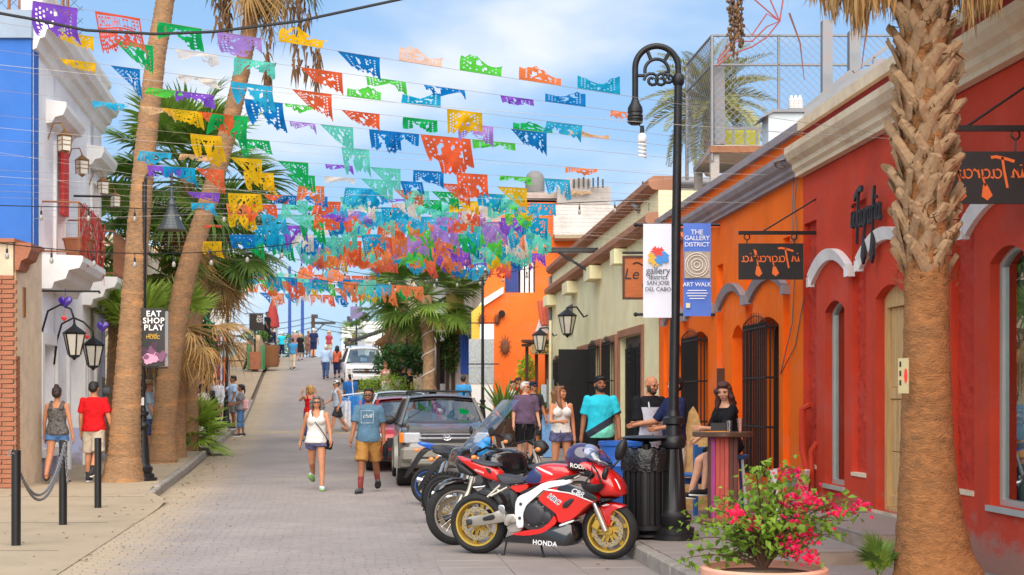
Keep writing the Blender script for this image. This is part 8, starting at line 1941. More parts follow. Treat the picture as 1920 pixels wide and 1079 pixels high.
class Person:
 def __init__(s,label,H=1.72,sex='m',fat=1.0,sk='tan',L=(0,6,12,0),R_=(0,6,12,0),LL=(0,3,0),RL=(0,3,0),lean=0,yaw=0,nod=0,vox=.013,sit=None,group=None):
  s.H,s.sex,s.fat,s.vox=H,sex,fat,vox;s.root=thing('person',label,'person',(0,0,0),group);s.skin=skin(sk);s.lean=R(lean);s.yaw,s.nod=R(yaw),R(nod);s.dz=0
  s.tor=MALE if sex=='m' else FEM;sh=.104 if sex=='m' else.094
  s.J={}
  s.zh=.53*H
  for nm,sd,arm,leg in(('L',1,L,LL),('R',-1,R_,RL)):
   S_=s.tp((sd*sh*H*(1+(fat-1)*.5),.0,.802*H));a,ab,e,inw=[R(q)for q in arm]
   d=Vector((sd*math.sin(ab),-math.sin(a)*math.cos(ab),-math.cos(a)*math.cos(ab)));E=S_+d*.172*H
   d2=Vector((sd*math.sin(ab)*.6-sd*math.sin(inw),-math.sin(a+e),-math.cos(a+e))).normalized();Wr=E+d2*.148*H
   hip=Vector((sd*.05*H,0,s.zh-.01*H));h,ab2,k=[R(q)for q in leg]
   t=Vector((sd*math.sin(ab2),-math.sin(h),-math.cos(h))).normalized();K=hip+t*.245*H;c=Vector((sd*math.sin(ab2)*.5,-math.sin(h-k),-math.cos(h-k))).normalized();A=K+c*.235*H
   s.J[nm]=dict(S=S_,E=E,W=Wr,d2=d2,hip=hip,K=K,A=A,fp=(h-k),sd=sd)
  if sit is None:s.dz=-min(s.J[q]['A'].z-.042*H-.01+max(0,math.sin(-s.J[q]['fp']))*-.04 for q in 'LR')
  else:s.dz=sit-(s.zh-.065*H)
  for q in 'LR':
   for k_ in('S','E','W','hip','K','A'):s.J[q][k_]=s.J[q][k_]+Vector((0,0,s.dz))
 def tp(s,p): # torso lean about the hips
  p=Vector(p);dz=p.z-s.zh
  if dz>0:p=Vector((p.x,p.y-dz*math.sin(s.lean),s.zh+dz*math.cos(s.lean)))
  return p+Vector((0,0,s.dz))
 def rings(s,z0,z1,ex0=0,ex1=None,n=20,hem=None):
  ex1=ex0 if ex1 is None else ex1;T_=s.tor;zs=[z0]+[t[0]for t in T_ if z0+.008<t[0]<z1-.008]+[z1];out=[]
  for z in zs:
   w=interp(z,[t[0]for t in T_],[t[1]for t in T_])*s.H;d=interp(z,[t[0]for t in T_],[t[2]for t in T_])*s.H;f=(z-z0)/max(1e-6,z1-z0);e=ex0+(ex1-ex0)*f
   bel=s.fat if z<.76 else 1+(s.fat-1)*.35;belly=(s.fat-1)*.06*s.H*math.exp(-((z-.6)/.07)**2)
   out.append([s.tp((w*bel*math.cos(a)*1.0+e*math.cos(a),(d*bel+e)*math.sin(a)-(belly if math.sin(a)<0 else 0),z*s.H))for a in np.linspace(0,6.283185,n+1)[:-1]])
  return out
 def hd(s): # head frame
  base=s.tp((0,0,.85*s.H));return Matrix.Translation(base)@Matrix.Rotation(s.lean*.3,4,'X')@Matrix.Rotation(s.yaw,4,'Z')@Matrix.Rotation(s.nod,4,'X')
 def body(s,ears=True,mouth=True):
  H,f=s.H,s.fat;b=MB();b.loft(s.rings(.455,.85,-.002))
  if s.sex=='f':
   for sd in(-1,1):b.ell(s.tp((sd*.042*H,-.05*H,.735*H)),(.042*H,.038*H,.042*H))
  k=1 if s.sex=='m' else.86
  for q in 'LR':
   j=s.J[q];capsule(b,j['S'],j['E'],.033*H*k*(1+(f-1)*.6),.025*H*k);capsule(b,j['E'],j['W'],.0255*H*k,.0165*H*k)
   capsule(b,j['hip'],j['K'],.054*H*(1+(f-1)*.6),.034*H);mid=j['K'].lerp(j['A'],.3)+Vector((0,.012*H,0));capsule(b,j['K'],mid,.033*H,.034*H);capsule(b,mid,j['A'],.034*H,.021*H)
   T=s.foot(q);b.ell((0,0,0),(1,1,1),T=T@Matrix.Translation((0,-.045*H,-.022*H))@Matrix.Diagonal((.026*H,.075*H,.02*H,1)))
  hb=s.hd();capsule(b,s.tp((0,.004*H,.825*H)),hb@Vector((0,-.002*H,.045*H)),.034*H*(1.05 if s.sex=='m' else.88),.031*H*(1.05 if s.sex=='m' else.88))
  h=MB(hb);z0=.0
  h.ell((0,.008*H,.093*H),(.0445*H,.054*H,.053*H),nu=20,nv=14);h.ell((0,-.014*H,.062*H),(.036*H,.04*H,.046*H));h.ell((0,-.03*H,.034*H),(.022*H,.02*H,.016*H))
  h.ell((0,-.053*H,.068*H),(.0075*H,.011*H,.012*H));h.ell((0,-.047*H,.08*H),(.006*H,.008*H,.018*H));h.ell((0,-.046*H,.044*H),(.016*H,.009*H,.009*H))
  for sd in(-1,1):h.ell((sd*.046*H,.01*H,.075*H),(.006*H,.012*H,.018*H));h.ell((sd*.022*H,-.04*H,.066*H),(.016*H,.012*H,.012*H));h.ell((sd*.019*H,-.045*H,.094*H),(.017*H,.01*H,.006*H))
  fx=MB(hb)
  for sd in(-1,1):
   fx.ell((sd*.0185*H,-.0485*H,.0835*H),(.0075*H,.0045*H,.0036*H),nu=8,nv=6,m=1);fx.ell((sd*.0185*H,-.0525*H,.0835*H),(.0042*H,.003*H,.0044*H),nu=8,nv=6,m=2)
   fx.ell((sd*.019*H,-.0535*H,.097*H),(.012*H,.004*H,.0024*H),(0,sd*.12,0),nu=8,nv=5,m=3)
  fx.ell((0,-.0555*H,.0475*H),(.0125*H,.004*H,.0024*H),nu=10,nv=5,m=4);fx.ell((0,-.0545*H,.0425*H),(.011*H,.0045*H,.0034*H),nu=10,nv=5,m=4)
  hands=MB()
  for q in 'LR':
   j=s.J[q];d=j['d2'];Wp=j['W'];u=d.cross(Vector((0,1,0)));u=u.normalized()if u.length>.1 else Vector((1,0,0));n_=Vector((-j['sd'],0,0));n_=(n_-d*n_.dot(d));n_=n_.normalized()if n_.length>.1 else Vector((0,-1,0));t=d.cross(n_).normalized() # n_: palm faces the body; t: across the palm
   if t.y>0:t=-t # thumb side forward
   capsule(hands,Wp-d*.01,Wp+d*.03*H,.016*H,.018*H,n=8)
   for k_ in range(4):
    o=Wp+d*.048*H+t*(.0125-.0085*k_)*H;l_=(.04,.046,.043,.034)[k_]*H;mid=o+d*l_*.5+n_*.003*H;tip=mid+d*l_*.4+n_*.014*H;hands.tube([Wp+d*.02*H+t*(.01-.007*k_)*H,o,mid,tip],[.0075*H,.0058*H,.0052*H,.0038*H],6)
   hands.tube([Wp+d*.012*H+t*.012*H,Wp+d*.03*H+t*.024*H+n_*.006*H,Wp+d*.052*H+t*.027*H+n_*.012*H],[.008*H,.0066*H,.0044*H],6)
  o=bpy.data.objects.new('body',None)if 0 else None
  s.obj('body',[(b,s.vox,6),(h,s.vox*.45,3),(fx,None,0),(hands,None,0)],[s.skin,m_eye,m_iris,s.browm if hasattr(s,'browm')else m_iris,m_lip]);return s
 def foot(s,q):j=s.J[q];p=max(-.9,min(.5,-j['fp']*.75))if j['fp']<0 else-j['fp']*.4;return Matrix.Translation(j['A']-Vector((0,0,.012*s.H)))@Matrix.Rotation(-p if j['fp']<0 else p,4,'X')@Matrix.Rotation(j['sd']*.18,4,'Z')
 def obj(s,name,parts,mats,par=None):
  o=bpy.data.objects.new(name,bpy.data.meshes.new(name));COL.objects.link(o);o.parent=par or s.root;JOBS.append((o,parts,mats if isinstance(mats,list)else[mats]));return o
 def shirt(s,m,hem=.5,sleeve=.5,ex=.012,name='shirt',neck=.842,loose=.012,sl=.0):
  b=MB();b.loft(s.rings(hem,neck,ex+loose,ex*.7));H=s.H
  if s.sex=='f':
   for sd in(-1,1):b.ell(s.tp((sd*.042*H,-.05*H,.735*H)),(.048*H,.044*H,.048*H))
  k=1 if s.sex=='m' else.86
  if sleeve>0:
   for q in 'LR':
    j=s.J[q];e=min(sleeve,1.0);P=j['S'].lerp(j['E'],e);r0=.034*H*k*(1+(s.fat-1)*.4)+ex*.4;b.ell(j['S'],(r0,r0,r0));b.tube([j['S'],P],[r0,.03*H*k+ex+loose*.3],14)
    if sleeve>1:b.ell(j['E'],(.033*H*k,)*3);b.tube([j['E'],j['E'].lerp(j['W'],sleeve-1)],[.032*H*k,.024*H*k],12)
  return s.obj(name,[(b,s.vox*.9,4)],m)
 def tank(s,m,hem=.5,ex=.01,loose=.01,strap=.011,top=.755,name='top',x=.05):
  H=s.H;b=MB();b.loft(s.rings(hem,top,ex+loose,ex*.6))
  if s.sex=='f':
   for sd in(-1,1):b.ell(s.tp((sd*.042*H,-.05*H,.735*H)),(.05*H,.047*H,.05*H))
  for sd in(-1,1):b.tube([s.tp((sd*x*H,-.068*H,(top-.02)*H)),s.tp((sd*(x+.002)*H,-.052*H,.79*H)),s.tp((sd*(x+.004)*H,-.008*H,.834*H)),s.tp((sd*x*H,.05*H,.79*H)),s.tp((sd*(x-.004)*H,.066*H,(top-.02)*H))],strap*H,8)
  return s.obj(name,[(b,s.vox*.8,3)],m)
 def shorts(s,m,waist=.6,leg=.8,ex=.014,flare=.016,name='shorts'):
  H=s.H;b=MB();b.loft(s.rings(.462,waist,ex,ex*.8))
  for q in 'LR':
   j=s.J[q];e=min(leg,1);r0=.056*H*(1+(s.fat-1)*.5)+ex;r1=.056*H+(.036-.056)*H*e+ex+flare;b.ell(j['hip'],(r0,r0,r0));b.tube([j['hip'],j['hip'].lerp(j['K'],e)],[r0,r1],14)
   if leg>1:b.ell(j['K'],(.04*H+ex*.6,)*3);b.tube([j['K'],j['K'].lerp(j['A'],(leg-1))],[.04*H+ex*.6,(.034-.008*(leg-1))*H+ex+flare*.6],14)
  return s.obj(name,[(b,s.vox,3)],m)
 def skirt(s,m,waist=.6,z=.4,fl=.05,name='skirt',ex=.012):
  r=s.rings(.5,waist,ex+.012,ex);H=s.H;c0=r[0];cx=sum((p for p in c0),Vector())/len(c0);low=[cx+(p-cx)*(1+fl/.1)+Vector((0,0,(z-.5)*H))for p in c0];b=MB();b.loft([low]+r);return s.obj(name,[(b,s.vox,3)],m)
 def shoes(s,m,sole=None,high=0):
  H=s.H
  for q in 'LR':
   T=s.foot(q);b=MB(T);b.ell((0,-.047*H,-.018*H),(.031*H,.085*H,.026*H));b.ell((0,.012*H,-.004*H),(.027*H,.034*H,.03*H+high));o=s.obj('shoe',[(b,s.vox*.6,2)],m)
   b=MB(T);b.loft([[(x*H,y*H-.047*H,z*H)for x,y in[(.031*math.cos(a)*(1-.12*math.sin(a)*(math.sin(a)>0)),.088*math.sin(a))for a in np.linspace(0,6.283,17)[:-1]]]for z in(-.042,-.03)]);s.obj('sole',[(b,None,0)],sole or m_white,o)
  return s
 def sandals(s,m):
  H=s.H
  for q in 'LR':
   T=s.foot(q);b=MB(T);b.loft([[(.03*H*math.cos(a),.085*H*math.sin(a)-.045*H,z*H)for a in np.linspace(0,6.283,15)[:-1]]for z in(-.046,-.036)]);b.tube([(-.026*H,-.06*H,-.03*H),(0,-.085*H,-.008*H),(.026*H,-.06*H,-.03*H)],.006*H,6);s.obj('sandal',[(b,None,0)],m)
 def socks(s,m,up=.35):
  for q in 'LR':j=s.J[q];b=MB();b.tube([j['A'].lerp(j['K'],up),j['A'],j['A']-Vector((0,0,.02))],[.03*s.H,.024*s.H,.025*s.H],12);s.obj('sock',[(b,None,0)],m)
 def hair(s,m,kind='short',vol=1.0):
  H=s.H;hb=s.hd();b=MB(hb);v=vol;E=lambda c,r:b.ell(tuple(q*H for q in c),tuple(q*H*v for q in r),nu=16,nv=11)
  if kind in('short','crop'):E((0,.014,.102),(.047,.052,.049));E((0,.03,.08),(.044,.038,.045));E((0,-.018,.132),(.036,.026,.016))
  else:E((0,.014,.103),(.049,.054,.05));E((0,.032,.078),(.046,.04,.05));E((0,-.022,.13),(.038,.026,.018))
  if kind=='bun':E((0,.03,.155),(.024,.024,.022));E((0,.045,.1),(.03,.026,.03))
  if kind=='pony':capsule(b,(0,.06*H,.1*H),(0,.08*H,.02*H),.02*H,.018*H);capsule(b,(0,.08*H,.02*H),(0,.07*H,-.05*H),.018*H,.006*H)
  if kind=='braid':[E((0,.062,.06-.03*k),(.017-.001*k,.015,.02))for k in range(8)]
  if kind in('long','wavy'):
   for sd in(-1,1):capsule(b,(sd*.042*H,.0,.1*H),(sd*.05*H,.002*H,.0),.018*H,.024*H);capsule(b,(sd*.05*H,.002*H,0),(sd*.056*H,-.022*H,-.075*H),.024*H,.012*H)
   capsule(b,(0,.05*H,.08*H),(0,.062*H,-.07*H),.045*H,.03*H)
  if kind=='wavy':
   r_=random.Random(4)
   for k in range(22):sd=r_.choice((-1,1));E((sd*r_.uniform(.04,.068),r_.uniform(-.02,.05),r_.uniform(-.09,.09)),(.016,.016,.022))
  if kind=='bob':
   for sd in(-1,1):capsule(b,(sd*.044*H,.004*H,.11*H),(sd*.055*H,.006*H,.03*H),.02*H,.026*H)
   capsule(b,(0,.05*H,.09*H),(0,.056*H,.025*H),.046*H,.04*H)
   r_=random.Random(9)
   for k in range(16):sd=r_.choice((-1,1));E((sd*r_.uniform(.042,.06),r_.uniform(-.015,.05),r_.uniform(.0,.11)),(.016,.016,.018))
  return s.obj('hair',[(b,s.vox*.6,2)],m)
 def beard(s,m):
  H=s.H;b=MB(s.hd());b.ell((0,-.03*H,.034*H),(.031*H,.027*H,.026*H));b.ell((0,-.05*H,.036*H),(.016*H,.01*H,.01*H))
  for sd in(-1,1):b.ell((sd*.034*H,-.016*H,.055*H),(.008*H,.02*H,.03*H))
  b.ell((0,-.054*H,.0555*H),(.015*H,.006*H,.004*H));return s.obj('beard',[(b,s.vox*.45,2)],m)
 def shades(s,m=None):
  H=s.H;b=MB(s.hd())
  for sd in(-1,1):b.ell((sd*.0195*H,-.0565*H,.083*H),(.0165*H,.005*H,.0115*H),(0,0,sd*-.15));b.tube([(sd*.036*H,-.05*H,.086*H),(sd*.048*H,.008*H,.084*H)],.0022*H,5)
  b.tube([(-.006*H,-.06*H,.086*H),(.006*H,-.06*H,.086*H)],.003*H,5);return s.obj('sunglasses',[(b,None,0)],m or m_shade)
 def cap(s,m,back=False,brim=True,name='cap'):
  H=s.H;b=MB(s.hd());n=20;b.lathe([(.05*H,.1*H),(.051*H,.112*H),(.047*H,.135*H),(.034*H,.152*H),(.012*H,.16*H),(.001,.1605*H)],(0,.008*H,0),n,caps=False)
  b.v=[v_ for v_ in b.v]
  if brim:
   sg=1 if back else-1;b.loft([[(.046*H*math.cos(a),sg*(.035+.055*math.sin(a))*H+.008*H,(z-.012*math.sin(a))*H)for a in np.linspace(0,math.pi,12)]for z in(.104,.109)],0,True)
  return s.obj(name,[(b,None,0)],m)
 def hat(s,m):
  H=s.H;b=MB(s.hd());b.lathe([(.1*H,.104*H),(.1*H,.108*H),(.052*H,.112*H),(.048*H,.15*H),(.03*H,.16*H),(.001,.158*H)],(0,.006*H,0),20,caps=False);return s.obj('hat',[(b,None,0)],m)
 def at(s,loc,rz=0):s.root.location=loc;s.root.rotation_euler=(0,0,R(rz));return s
 def world(s,p):return s.root.location+Matrix.Rotation(s.root.rotation_euler.z,3,'Z')@Vector(p)
FOLDS=('shirt','top','shorts','dress_skirt','skirt','hair')
def run_jobs():
 tmp=bpy.data.scenes.new('sculpt');todo=[]
 for o,parts,mats in JOBS:
  for mb,vox,sm in parts:
   if vox is None:continue
   me=mb.mesh('raw',[mats[0]]);t=bpy.data.objects.new('raw',me);tmp.collection.objects.link(t);rm=t.modifiers.new('r','REMESH');rm.mode='VOXEL';rm.voxel_size=vox;rm.use_smooth_shade=True
   if sm:q=t.modifiers.new('s','SMOOTH');q.factor=.5;q.iterations=sm
   mb._tmp=t
 with bpy.context.temp_override(scene=tmp,view_layer=tmp.view_layers[0]):dg=bpy.context.evaluated_depsgraph_get()
 for o,parts,mats in JOBS:
  J_=MB()
  for mb,vox,sm in parts:
   if vox is None:J_.v2=None;o0=len(J_.v);J_.v.extend(mb.v);J_.f.extend([tuple(i+o0 for i in f)for f in mb.f]);J_.mi.extend(mb.mi);J_.sm.extend(mb.sm);continue
   ev=mb._tmp.evaluated_get(dg);me=ev.to_mesh();o0=len(J_.v);n=len(me.vertices);co=np.empty(n*3,np.float32);me.vertices.foreach_get('co',co);J_.v.extend(map(tuple,co.reshape(-1,3)))
   fs=[tuple(i+o0 for i in p.vertices)for p in me.polygons];J_.f.extend(fs);J_.mi.extend([0]*len(fs));J_.sm.extend([True]*len(fs));ev.to_mesh_clear()
  if o.name.split('.')[0]in FOLDS and parts[0][1]is not None and parts[0][1]<.017:
   sd=hash(len(J_.v))%97;V=[]
   for x,y,z in J_.v:
    q=.017*noise.noise((x*7+sd,y*7,z*11+5*x))+.009*noise.noise((x*17,y*17+sd,z*9-12*x));q=max(q,-.001)+.004;r_=math.hypot(x,y)+1e-6;V.append((x+x/r_*q,y+y/r_*q,z+.3*q))
   J_.v=V
  old=o.data;o.data=J_.mesh(o.name,mats,sharp=None);bpy.data.meshes.remove(old)
 for t in list(tmp.collection.objects):me=t.data;bpy.data.objects.remove(t);bpy.data.meshes.remove(me)
 bpy.data.scenes.remove(tmp)
def onroad(px,Y,side=None):
 x=W(px,0,Y).x;z=zr(Y)
 if x<kl(Y)or(Y<22.8 and x<roadL(Y)):z=zl(Y)
 elif x>kr(Y)+.05:z=zp(Y)
 return Vector((x,Y,z+.004))
m_black=cloth('black',(26,26,30));m_navy=cloth('navy',(34,42,76));m_whitec=cloth('white',(234,232,234));m_khaki=cloth('khaki',(164,118,62));m_denim=cloth('denim',(84,122,170),var=.2,vs=20);m_jean=cloth('dark denim',(58,80,120),var=.15);m_greyc=cloth('grey',(128,128,134));m_beigec=cloth('beige',(186,172,152));m_redc=cloth('red',(206,24,30));m_teal=cloth('teal',(84,116,138));m_turq=cloth('turquoise',(34,186,206));m_lblue=cloth('light blue',(166,192,226));m_bluec=cloth('blue',(36,92,160));m_purpc=cloth('dusty purple',(104,84,108));m_coral=cloth('coral',(240,84,62));m_green=cloth('dark green',(56,72,54));m_darkg=cloth('charcoal',(58,58,64))
m_leaf=cloth('black white print',(96,92,90),var=.95,vs=40);m_print=cloth('navy floral print',(90,90,124),var=.9,vs=30);m_plaidb=cloth('blue stripe',(60,130,180),var=.5,vs=22,stretch=(.2,.2,5));m_check=cloth('check shirt',(70,150,210),var=.6,vs=30)
h_dark=hairm('dark brown',(44,30,24));h_black=hairm('black',(22,20,20));h_grey=hairm('grey',(104,98,94));h_white=hairm('white',(206,204,200));h_blond=hairm('blonde',(196,150,88));h_brown=hairm('light brown',(124,82,52));h_aub=hairm('auburn',(72,36,28))
m_shoeg=mat('grey shoe',(78,84,92),.8,var=.15);m_shoel=mat('pale running shoe',(196,212,216),.7,var=.15);m_lime=mat('lime sole',(136,196,84),.6,var=.1);m_shoeb=mat('black shoe',(30,30,34),.6,var=.1);m_leather=mat('brown leather',(120,76,50),.6,var=.15)
# couple on the left pavement, walking away
p=Person('woman in a black and white patterned sleeveless top, walking away on the left',1.66,'f',1.04,'tan',L=(4,12,8,4),R_=(-6,13,12,-2),LL=(-14,2,22),RL=(12,2,4));p.hair(h_dark,'bun');p.body();p.tank(m_leaf,.495,strap=.022,x=.052,loose=.022,top=.775);p.shorts(m_denim,.56,.38);p.sandals(m_shoeb);p.at(onroad(107,24.6),184)
p=Person('man in a red t-shirt and beige shorts, walking away on the left pavement',1.74,'m',1.02,'tan',L=(-4,8,14,2),R_=(2,16,8,-4),LL=(4,2,4),RL=(-14,2,30));p.hair(h_black,'crop');p.body();p.shirt(m_redc,.495,.72,loose=.03);p.shorts(m_beigec,.56,.98,flare=.03);p.shoes(m_darkg);p.socks(m_shoeb,.2);p.at(onroad(176,24.9),176)
# pair walking towards the camera
p=Person('woman in a white tank top and sunglasses walking towards the camera on the road',1.66,'f',1.1,'tan',L=(14,14,26,2),R_=(-22,16,10,-4),LL=(16,2,4),RL=(-20,2,30));p.hair(h_grey,'bob');p.body();p.tank(m_whitec,.5,strap=.02,loose=.02,x=.05);p.shorts(m_print,.57,.3,flare=.02);p.shoes(m_shoel,m_lime);p.shades();loc=onroad(594,25.0);p.at(loc,3)
b=MB();H=1.66;q=p.world;pts=[q((-.08,-.1,.8*H+.05)),q((-.05,-.135,.74*H)),q((.06,-.155,.66*H)),q((.17,-.12,.56*H)),q((.2,-.05,.51*H))];b.tube(pts,.009,6);b.tube([q((-.08,-.1,.8*H+.05)),q((-.08,.0,.835*H)),q((.02,.12,.74*H)),q((.2,.02,.53*H))],.009,6)
sb1=thing('shoulder_bag','small black shoulder bag on the hip of the woman in the white tank top','bag',q((.21,-.04,.46*H)));b.build('strap',m_shoeb,sb1);b=MB();b.cbox(q((.215,-.06,.475*H)),(.13,.07,.16),(0,.2,.3),ch=.02);b.build('pouch',m_black,sb1)
p=Person('man in a teal printed t-shirt and mustard shorts walking towards the camera on the road',1.8,'m',.98,'brown',L=(-12,10,18,2),R_=(12,10,22,0),LL=(-16,2,18),RL=(15,2,4));p.hair(h_black,'crop');p.body();p.shirt(m_teal,.485,.78,loose=.03);p.shorts(m_khaki,.56,.92,flare=.028);p.socks(cloth('maroon sock',(120,50,50),var=.6,vs=30),.45);p.shoes(m_shoeg,m_shoeb);p.shades();p.beard(hairm('stubble',(70,48,38)));loc=onroad(691,24.4);p.at(loc,-2)
b=MB();fy=-.165;sq=[(-.105,1.19),(.105,1.19),(.105,1.4),(-.105,1.4)]
for i in range(4):a,c=sq[i],sq[(i+1)%4];b.tube([(a[0],fy,a[1]),(c[0],fy,c[1])],.0028,4)
put_text(b,'chill',(0,fy,1.31),(1,0,0),(0,0,1),.1,extrude=.001,shear=.3);pr_=b.build('print',m_whitec,None);pr_.parent=p.root
cp=thing('cap','black cap carried in the hand of the man in the teal t-shirt','cap',p.world((.31,-.06,.72)));b=MB();c=p.world((.3,-.07,.72));b.ell(c,(.05,.1,.13));b.build('crown',m_black,cp);b=MB();b.ell(c+Vector((-.0,-.05,-.1)),(.035,.02,.07));b.build('brim',m_black,cp)
# man in white cap, vendor, blonde woman
p=Person('man in a white cap and pale blue numbered vest striding across the road',1.72,'m',1.05,'tan',L=(-10,8,30,0),R_=(14,8,50,4),LL=(26,2,14),RL=(-16,2,22),lean=6,vox=.02);p.hair(h_dark,'crop');p.body();p.tank(cloth('pale blue vest',(176,194,214)),.49,strap=.026,loose=.02,x=.055,top=.77);p.shorts(m_darkg,.57,.9,flare=.03);p.sandals(m_leather);p.cap(m_whitec);p.shades();p.at(onroad(634,46),-62)
b=MB();put_text(b,'3',(0,-.165,1.22),(1,0,0),(0,0,1),.22,extrude=.001,bold=.006);e=b.build('number',m_navy,None);e.parent=p.root
p=Person('blonde woman in a red top with arms raised to her hair on the road',1.66,'f',1.0,'light',L=(60,20,120,30),R_=(70,25,118,30),LL=(4,2,4),RL=(-4,2,2),vox=.02);p.hair(h_blond,'bob');p.body();p.tank(m_redc,.5,strap=.014);p.shorts(m_jean,.57,1.8);p.shoes(m_shoeb);p.at(onroad(581,42),200)
p=Person('vendor in a blue t-shirt seen from behind, carrying a pole of bright clothes',1.7,'m',1.1,'brown',L=(0,6,60,0),R_=(10,8,70,0),LL=(2,2,0),RL=(-2,2,2),vox=.022);p.hair(h_black,'crop');p.body();p.shirt(m_bluec,.5,.8,loose=.03);p.shorts(m_darkg,.57,1.9);p.shoes(m_shoeb);p.cap(m_beigec);p.at(onroad(657,50),185)
wl_=thing('hanging_clothes','bundle of bright blue and pastel beach clothes carried by the vendor','clothes',W(660,812,46.5));cols_=[(70,150,230),(120,200,240),(236,238,244),(250,170,190),(120,220,180),(60,90,200),(160,210,250)]
for k in range(15):
 b=MB();r_=random.Random(k+50);x0=620+28+r_.uniform(-20,36);y0=738+r_.uniform(0,14);h_=r_.uniform(26,48);n_=5;yy=46.5+r_.uniform(-.25,.25)
 for j in range(n_):a=[W(x0+3.4*j,y0+2*(j%2),yy+.05*(j%2)),W(x0+3.4*(j+1),y0+2*((j+1)%2),yy+.05*((j+1)%2)),W(x0+4.2*(j+1)-4,y0+h_+r_.uniform(-3,3),yy+.05*((j+1)%2)),W(x0+4.2*j-4,y0+h_,yy+.05*(j%2))];b.quad(*a)
 b.build('garment',paper('garment %d'%(k%7),cols_[k%7],.2),wl_)
b=MB();b.cyl(W(640,742,46.6),W(690,736,46.6),.02);b.cyl(W(658,690,46.6),W(664,760,46.6),.012);b.build('pole',m_white,wl_)
# people walking uphill and at the crest
def small(label,px,Y,rz,H,sex,sk,hairs,top,bottom,legs,fat=1.0,capm=None,sl=.7,pose=None,shoes=None,vox=.028,loc=None,hatm=None,lean=0,yaw=0,nod=0,grp=None):
 r_=random.Random(int(px));st_=pose or dict(L=(r_.uniform(-12,16),8,16,2),R_=(r_.uniform(-12,16),8,16,2),LL=(r_.uniform(0,14),2,6),RL=(-r_.uniform(2,14),2,12))
 q=Person(label,H,sex,fat,sk,lean=lean,yaw=yaw,nod=nod,vox=vox,group=grp,**st_);q.hair(*hairs);q.body()
 if sl<0:q.tank(top)
 else:q.shirt(top,.49,sl,loose=.03)
 if legs=='skirt':q.skirt(bottom,.58,.3)
 else:q.shorts(bottom,.57,legs,flare=.022)
 q.shoes(shoes or m_shoeb)
 if capm:q.cap(capm)
 if hatm:q.hat(hatm)
 q.at(loc or onroad(px,Y),rz);return q
small('man in a pale blue shirt and jeans walking uphill beside the woman in red',611,70,178,1.72,'m','tan',(h_white,'short'),m_lblue,m_jean,1.95,1.05,sl=1.6)
small('woman in a coral top walking uphill beside the man in the pale shirt',632,70.5,184,1.64,'f','brown',(h_black,'long'),m_coral,m_navy,1.6,1.05)
small('man in a dark green shirt walking uphill beside the white SUV',655,76,180,1.75,'m','brown',(h_black,'short'),m_green,m_darkg,1.9)
small('man in a blue striped shirt and khaki trousers walking up the middle of the hill',549,76.5,176,1.7,'m','brown',(h_black,'short'),m_plaidb,m_beigec,1.95,1.05)
small('woman in a black dress behind the man in the striped shirt',563,84,176,1.62,'f','light',(h_blond,'bob'),m_black,m_black,'skirt',1.05)
small('grey haired person in a dusty pink shirt near the crest',553,90,178,1.7,'m','light',(h_white,'short'),cloth('dusty pink',(150,110,112)),m_beigec,1.9)
small('tall man in a navy t-shirt and shorts standing at the crest',588,88,176,1.85,'m','light',(h_white,'crop'),m_navy,m_navy,.95,1.08)
small('slim woman in brown beside the tall man in navy at the crest',578,88.5,178,1.68,'f','tan',(h_brown,'pony'),cloth('brown',(130,96,84)),cloth('brown',(130,96,84)),1.8)
small('woman in a red check shirt and straw hat coming over the crest',617,90,5,1.64,'f','light',(h_blond,'bob'),cloth('red check',(150,60,70),var=.6,vs=24),m_beigec,.9,1.1,hatm=mat('straw hat',(214,190,140),.8,var=.15))
small('woman in a turquoise top with a white cap at the crest by the terrace',528,89,182,1.62,'f','light',(h_white,'short'),m_turq,m_navy,1.7,1.1,capm=m_whitec)
za_t=W(0,641,78).z
small('man dressed in black leaning on the terrace rail',500,81,60,1.78,'m','dark',(h_black,'short'),m_black,m_black,1.95,loc=Vector((W(501,0,80.5).x,80.5,za_t)))
small('person in a white top standing behind the terrace rail',513,84,90,1.6,'f','dark',(h_black,'short'),m_whitec,m_navy,1.9,loc=Vector((W(513,0,84).x,84,za_t)))
small('person in dark green half hidden at the foot of the terrace steps',467,74,90,1.66,'m','brown',(h_black,'short'),m_green,m_green,1.95)
small('shirtless person with auburn hair in front of the white SUV',723,58,30,1.62,'f','tan',(h_brown,'bun'),cloth('pale pink',(230,190,180)),m_whitec,.8,sl=-1,loc=Vector((W(723,0,56).x,56,zp(56))))
# left group
m_wsw=cloth('white sweater',(222,224,236))
small('woman in a grey t-shirt and jeans with a pink backpack on the left kerb',451,44.5,-70,1.62,'f','brown',(h_black,'pony'),m_greyc,m_denim,1.5,1.22,pose=dict(L=(14,8,60,20),R_=(10,8,70,30),LL=(8,3,4),RL=(-6,3,4)),vox=.02,yaw=-10)
bp_=thing('backpack','pink backpack on the woman in the grey t-shirt','backpack',W(461,770,44.4));b=MB();c=W(460.5,759,44.4);b.cbox(c,(.17,.26,.36),(0,.08,.2),ch=.06);b.build('bag',mat('pink backpack',(236,176,180),.8,var=.12),bp_);b=MB();b.cbox(c+Vector((.06,-.12,-.06)),(.08,.06,.16),ch=.025);b.build('pocket',mat('pink backpack',(236,176,180)),bp_)
small('man in a light blue shirt, hand at his mouth, beside the pink backpack woman',437,45.5,-60,1.7,'m','brown',(h_black,'crop'),m_lblue,m_greyc,.95,pose=dict(L=(6,8,20,0),R_=(50,5,118,10),LL=(2,2,2),RL=(-2,2,2)),vox=.022)
small('man in a white sweater and dark cap standing by the menu stand on the left',407,44,-20,1.72,'m','light',(h_brown,'short'),m_wsw,m_green,1.6,1.05,capm=m_navy,sl=1.9,vox=.022)
